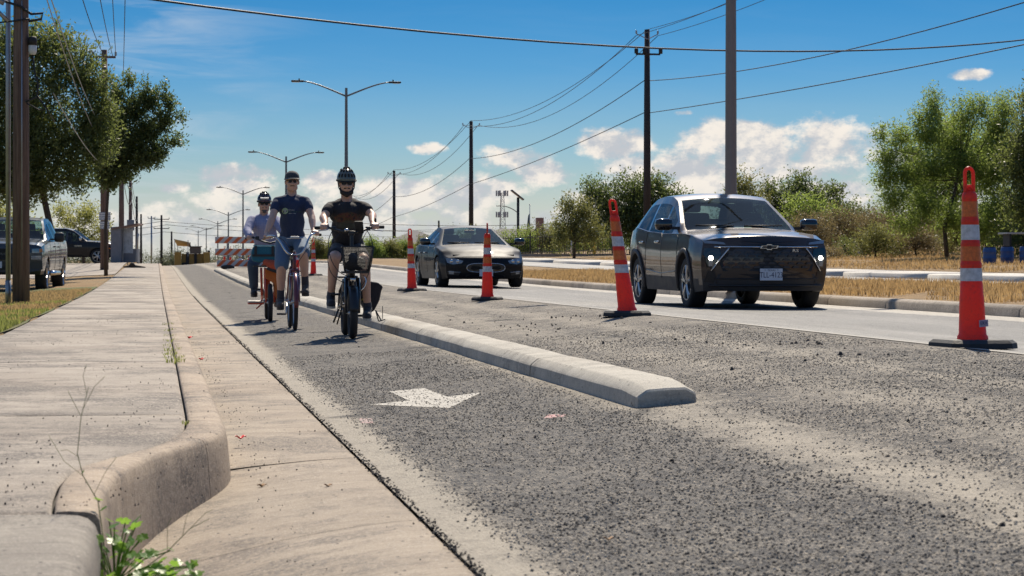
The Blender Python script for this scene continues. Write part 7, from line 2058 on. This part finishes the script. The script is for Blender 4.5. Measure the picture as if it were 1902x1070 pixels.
# ------------------------------------------------------------------ loose stones, crumbs, litter and weeds
def tone_mat(name, stops, rough=.85, spec=.3):
    m, t, b = new_mat(name)
    at_ = t.node('ShaderNodeAttribute', attribute_name='tone')
    t.put(b.inputs['Base Color'], t.ramp(at_.outputs['Fac'], stops)); b.inputs['Roughness'].default_value = rough; b.inputs['Specular IOR Level'].default_value = spec
    return m
def gz_arr(X, Y):
    xs = [a for a, b in PROF]; zs = [b for a, b in PROF]
    return np.interp(X, xs, zs) + np.array([grade(4.0, float(y)) for y in Y])
def stones(name, X, Y, Zg, size, hfac, mat, tone):
    n = len(X)
    an = RS.uniform(0, 2 * PI, n); r = size * .5
    base = []; top = []
    sx = RS.uniform(.75, 1.3, n); h = size * hfac * RS.uniform(.6, 1.3, n)
    tx = RS.normal(0, .15, n) * r; ty = RS.normal(0, .15, n) * r
    for k in range(5):
        a = an + 2 * PI * k / 5 + RS.uniform(-.25, .25, n)
        base.append(np.stack([X + np.cos(a) * r * sx, Y + np.sin(a) * r, Zg - .002], 1))
    for k in range(4):
        a = an + 2 * PI * k / 4 + RS.uniform(-.3, .3, n)
        top.append(np.stack([X + tx + np.cos(a) * r * sx * .55, Y + ty + np.sin(a) * r * .55, Zg + h * RS.uniform(.75, 1.1, n)], 1))
    V = np.stack(base + top, 1).reshape(-1, 3)
    b0 = np.arange(n)[:, None] * 9
    pat = np.array([[0, 1, 5], [1, 6, 5], [1, 2, 6], [2, 7, 6], [2, 3, 7], [3, 8, 7], [3, 4, 8], [4, 0, 8], [0, 5, 8], [5, 6, 7], [5, 7, 8]])
    F = (b0[:, :, None] + pat[None]).reshape(-1, 3)
    o = fast_mesh(name, V, F, mat, None, np.repeat(tone, 11)); o['kind'] = 'stuff'
    return o
M_agg = tone_mat('road_aggregate', [(0, (.04, .039, .039)), (.25, (.12, .11, .096)), (.5, (.30, .265, .215)), (1, (.52, .45, .35))])
M_crumb = tone_mat('asphalt_crumb', [(0, (.012, .012, .014)), (.6, (.04, .038, .036)), (1, (.12, .10, .085))])
# view-independent band of coarse chip seal between the gutter and the closed lane, thinner with distance
n = 118000
Yv = 4.6 + 13.5 * RS.uniform(0, 1, n) ** 1.9
Xv = .93 + RS.uniform(0, 1, n) * 3.9
keep = (Xv < 1.1 + Yv * .32 + .3) & ~((Xv > 2.32) & (Xv < 2.70) & (Yv > 10.4))
dn_ = np.array([mnoise.noise(Vector((float(a) * 1.1, float(b) * .8, 3.0))) for a, b in zip(Xv, Yv)])
band = np.abs(Xv - 2.5) < .22
edge = np.clip((Xv - .95) / .10, 0, 1)
keep &= (RS.uniform(0, 1, n) < np.clip(.80 - np.clip(dn_, 0, 1) * 1.2, .15, 1) * np.where(band, .30, 1) * (.12 + .88 * edge))
Xv, Yv, dn_ = Xv[keep], Yv[keep], dn_[keep]
tone = np.clip(RS.beta(1.6, 1.5, len(Xv)) + dn_ * .25 - .14 * ((Xv > 1.15) & (Xv < 2.3)), 0, 1)
ag = stones('road_aggregate', Xv, Yv, gz_arr(Xv, Yv), RS.uniform(.006, .0135, len(Xv)), .42, M_agg, tone)
# dark asphalt crumbs, clustered
def scatter(n, fn, dens=None):
    out = []
    while len(out) < n:
        x, y = fn()
        if dens is None or rnd.random() < dens(x, y): out.append((x, y))
    return np.array(out)
P_ = scatter(3300, lambda: (rnd.uniform(1.0, 4.9), 4.6 + 26 * rnd.random() ** 1.7), lambda x, y: max(.03, min(1, (mnoise.noise(Vector((x * 1.7, y * 1.1, 8))) - .05) * 3.5)) * (0 if 2.3 < x < 2.72 and y > 10.3 else 1))
stones('asphalt_crumbs', P_[:, 0], P_[:, 1], gz_arr(P_[:, 0], P_[:, 1]), np.array([rnd.uniform(.005, .010) if rnd.random() < .96 else rnd.uniform(.012, .022) for _ in P_]), .5, M_crumb, RS.uniform(0, .8, len(P_)))
# crumbs packed in the seam between gutter and asphalt
n = 3600
Ys = 4.4 + 45 * RS.uniform(0, 1, n) ** 1.7
wob = np.array([mnoise.noise(Vector((1.0, float(b) * 2.1, 3.0))) for b in Ys])
Xs = .845 + .018 * wob + RS.normal(0, .010, n)
stones('seam_crumbs', Xs, Ys, np.array([grade(1, float(b)) for b in Ys]) + .000, RS.uniform(.005, .012, n), .5, M_crumb, RS.uniform(0, 1, n))
# crumbs and grit blown on to the sidewalk and gutter
P_ = scatter(650, lambda: (rnd.uniform(-1.35, .26), 6 + 22 * rnd.random() ** 1.4), lambda x, y: max(.06, min(1, (mnoise.noise(Vector((x * 1.2, y * .8, 18)))) * 3)))
stones('sidewalk_grit', P_[:, 0], P_[:, 1], np.array([.150 + grade(0, b) if a > smo(bx_, b) + .01 or a < smo(bx_, b) - .02 else .1 for a, b in P_]), RS.uniform(.003, .0075, len(P_)), .6, M_crumb, RS.uniform(0, .9, len(P_)))
P_ = scatter(550, lambda: (rnd.uniform(.36, .82), 5 + 22 * rnd.random() ** 1.3), lambda x, y: max(.08, min(1, (mnoise.noise(Vector((x * 2, y * .8, 28)))) * 3 + (.5 if x < .45 else 0))))
stones('gutter_grit', P_[:, 0], P_[:, 1], np.array([gut_z(a, b) for a, b in P_]), RS.uniform(.003, .008, len(P_)), .6, M_crumb, RS.uniform(0, .9, len(P_)))
# clods of dried mud on the closed lane
P_ = scatter(90, lambda: (rnd.uniform(3.2, 4.6), 12 + 12 * rnd.random()), lambda x, y: max(.05, min(1, (mnoise.noise(Vector((x * 1.5, y * .8, 38)))) * 3)))
stones('dried_clods', P_[:, 0], P_[:, 1], gz_arr(P_[:, 0], P_[:, 1]), RS.uniform(.012, .035, len(P_)), .6, M_crumb, RS.uniform(.4, 1, len(P_)))

# weeds in the kerb joint: tufts are plants of their own
def tuft(x, y, n, h, label, mat=None, z=None, spread=.03):
    z0 = (.150 + grade(0, y)) if z is None else z
    V = []; F = []
    for i in range(n):
        a = rnd.uniform(0, 2 * PI); L = h * rnd.uniform(.5, 1.2); ln = rnd.uniform(.2, .9); w = rnd.uniform(.0018, .0035)
        bx = rnd.uniform(-.3, .3) * spread; by = rnd.uniform(-1, 1) * spread
        p0 = Vector((bx, by, -.01)); d_ = Vector((math.cos(a) * ln, math.sin(a) * ln, 1)).normalized()
        p1 = p0 + d_ * L * .55; p2 = p1 + Vector((d_.x * 1.6, d_.y * 1.6, d_.z * .45)) * L * .45
        s_ = Vector((-math.sin(a), math.cos(a), 0)) * w; k = len(V)
        V += [p0 - s_, p0 + s_, p1 + s_ * .8, p1 - s_ * .8, p2]; F += [(k, k + 1, k + 2, k + 3), (k + 3, k + 2, k + 4)]
    o = mesh_obj('weed_tuft', V, F, mat or M_greenblade, None, True); o.location = (x, y, z0)
    a = o.data.attributes.new('tone', 'FLOAT', 'FACE'); a.data.foreach_set('value', [rnd.random() for _ in F])
    tag(o, label, 'weed', 'grass tufts in the kerb joint'); return o
tl = ['nearest tiny weed in the kerb joint beside the bend', 'bushiest weed tuft at the near end of the green joint', 'weed tuft just behind the bushiest one in the joint', 'third weed tuft along the kerb joint', 'fourth weed tuft along the kerb joint', 'fifth weed tuft along the kerb joint', 'sixth weed tuft along the kerb joint', 'seventh weed tuft along the kerb joint', 'eighth weed tuft along the kerb joint', 'ninth and furthest weed tuft along the kerb joint']
for l, (y, n_, h) in zip(tl, [(9.05, 14, .03), (14.6, 60, .055), (15.1, 34, .05), (15.7, 30, .045), (16.5, 34, .05), (17.4, 26, .04), (18.4, 26, .045), (19.7, 24, .04), (21.2, 24, .04), (23.2, 24, .045)]):
    tuft(.123, y, n_, h, l, spread=.05 if y < 14 else .22)
# leafy vine at the inlet mouth
M_vine = leaf_mat('vine_leaf', (.05, .12, .015), (.16, .30, .04), .45, (.35, .60, .08), .4)
vine = empty('creeping_vine', (-.05, 5.95, -.03), 0, 'bright green leafy vine growing out of the drain mouth at the lower left', 'vine')
pts = []
N = 15
for k in range(N):
    a = 2 * PI * k / N; rr = .5 * (1 - .28 * (k % 3 == 1)) * (1.0 if k else 1.2)
    pts.append((math.cos(a) * rr, math.sin(a) * rr * .85, .10 * abs(math.sin(a)) * .5))
lv = [(0, 0, -.02)] + pts
lfm = bpy.data.meshes.new('leaf'); lfm.from_pydata(lv, [], [(0, 1 + k, 1 + (k + 1) % N) for k in range(N)]); lfm.materials.append(M_vine)
a_ = lfm.attributes.new('tone', 'FLOAT', 'FACE'); a_.data.foreach_set('value', [.3 + .5 * (k % 2) for k in range(N)])
stems = []
for i in range(95):
    u = rnd.random() ** .8
    x = rnd.uniform(-.13, .07) + u * .05 * rnd.random(); y = rnd.uniform(-.30, .16); z = rnd.uniform(.0, .15) * (1 - .5 * max(0, (x + .02)) / .1)
    if i > 70: x = rnd.uniform(.0, .16); z = rnd.uniform(0.0, .05); y = rnd.uniform(-.4, .0)
    o = bpy.data.objects.new('leaf', lfm); link(o, vine); s_ = rnd.uniform(.024, .046)
    o.location = (x, y, z); o.rotation_euler = (rnd.uniform(-.9, .6), rnd.uniform(-.6, .6), rnd.uniform(0, 6.28)); o.scale = (s_, s_, s_); stems.append((x, y, z))
m = MB()
for (x, y, z) in stems[::2]: m.tube([(-.06, y * .6, -.03), ((x - .06) / 2, y * .9, z * .5), (x, y, z - .004)], .0018, 4)
o = m.build('stem', M_vine, vine); o['kind'] = 'stuff'
M_stalk = pmat('straw_green_stalk', (.20, .21, .09), .7)
def stalk(name, base, trunk, branches, label, leaves=()):
    r = empty(name, base, 0, label, 'weed')
    m = MB(); m.tube(trunk, [.0020 - .0011 * i / (len(trunk) - 1) for i in range(len(trunk))], 5); m.build('stem', M_stalk, r, True)
    for b in branches: MB().tube(b, .0007, 4).build('branch', M_stalk, r, True)
    for (x, y, z, s_) in leaves:
        o = bpy.data.objects.new('leaf', lfm); link(o, r); o.location = (x, y, z); o.rotation_euler = (rnd.uniform(-.8, .8), rnd.uniform(-.8, .8), rnd.uniform(0, 6)); o.scale = (s_, s_, s_)
stalk('tall_weed', (-.135, 5.93, -.06), [(0, 0, 0), (-.005, 0, .12), (-.02, 0, .23), (-.06, .0, .30), (-.075, 0, .36), (-.065, 0, .46), (-.045, 0, .54)],
      [[(-.06, 0, .30), (-.11, 0, .34), (-.15, 0, .41)], [(-.065, 0, .46), (-.09, 0, .51), (-.10, 0, .53)], [(-.06, 0, .48), (-.03, 0, .54), (.0, 0, .57)], [(-.03, 0, .25), (.0, 0, .31), (.03, 0, .35)], [(-.07, 0, .35), (-.10, 0, .37), (-.12, 0, .37)], [(-.05, 0, .52), (-.06, 0, .57), (-.05, 0, .60)]],
      'tall thin straw green weed stalk rising in front of the kerb bend', [(-.02, 0, .235, .03), (-.005, .0, .21, .024), (-.06, 0, .31, .014)])
stalk('leaning_weed', (-.10, 5.86, -.06), [(0, 0, 0), (.06, 0, .05), (.13, 0, .10), (.19, 0, .16), (.24, 0, .185)], [[(.13, 0, .10), (.13, 0, .17), (.14, 0, .19)], [(.17, 0, .14), (.18, 0, .19), (.19, 0, .21)], [(.19, 0, .16), (.23, 0, .20), (.25, 0, .21)]],
      'thin weed stalk leaning right over the gutter concrete', [(.05, 0, .045, .026), (.07, 0, .05, .02), (.10, 0, .0, .026), (.14, 0, .0, .02)])
# litter
M_red = pmat('red_plastic_scrap', (.55, .03, .025), .4); M_bleaf = pmat('dead_leaf', (.28, .17, .09), .8, vary=.4, vscale=40); M_pleaf = pmat('pale_dead_leaf', (.50, .42, .32), .8, vary=.2)
def scrap(name, x, y, z, s, mat, label, cat):
    vs = []; n = 7
    for i in range(n):
        for k in range(3): vs.append(((i / (n - 1) - .5) * s, (k - 1) * s * .32 * math.sin(PI * (i + .6) / n), .25 * s * math.sin(i * 1.3 + k) * .5 + abs(k - 1) * s * .12 + s * .1))
    fs = [(i * 3 + k, i * 3 + k + 1, i * 3 + k + 4, i * 3 + k + 3) for i in range(n - 1) for k in range(2)]
    o = mesh_obj(name, vs, fs, mat, None, True); o.location = (x, y, z); o.rotation_euler = (0, 0, rnd.uniform(-.5, .5)); q = o.modifiers.new('s', 'SOLIDIFY'); q.thickness = .0015
    tag(o, label, cat)
scrap('red_scrap', .375, 9.75, .02, .05, M_red, 'red plastic scrap lying against the kerb face', 'litter'); scrap('red_scrap', .36, 17.6, .02, .05, M_red, 'further red scrap in the gutter beside the kerb', 'litter'); scrap('red_scrap', .34, 22.5, .02, .07, M_red, 'small red flag scrap far along the kerb', 'litter')
scrap('dead_leaf', .42, 5.56, gut_z(.42, 5.56), .085, M_bleaf, 'curled brown dead leaf at the bottom edge of the picture', 'leaf'); scrap('dead_leaf', .0, 6.6, gut_z(0, 6.6), .035, M_pleaf, 'pale dead leaf on the gutter beside the green vine', 'leaf')
scrap('dead_leaf', .40, 8.3, gut_z(.4, 8.3), .035, M_bleaf, 'small reddish leaf on the gutter apron near the kerb bend', 'leaf'); scrap('dead_leaf', .63, 8.0, gut_z(.63, 8.0), .03, M_bleaf, 'olive brown leaf on the gutter apron right of the reddish one', 'leaf')
scrap('dead_leaf', 1.26, 5.95, gz(1.26, 5.95) + .01, .03, M_bleaf, 'orange brown leaf on the coarse asphalt', 'leaf')
md = blob('dirt_pile', [([(-.5, 0, .0), (.0, 0, .02), (.5, 0, .0)], [.06, .12, .05])], [((-.05, 0, .14), (.12, .15, .10))], .03, 1, M_sack); md.location = (-1.0, 97, .15 + grade(0, 97)); tag(md, 'dark brown dirt heap on the far sidewalk', 'dirt pile')
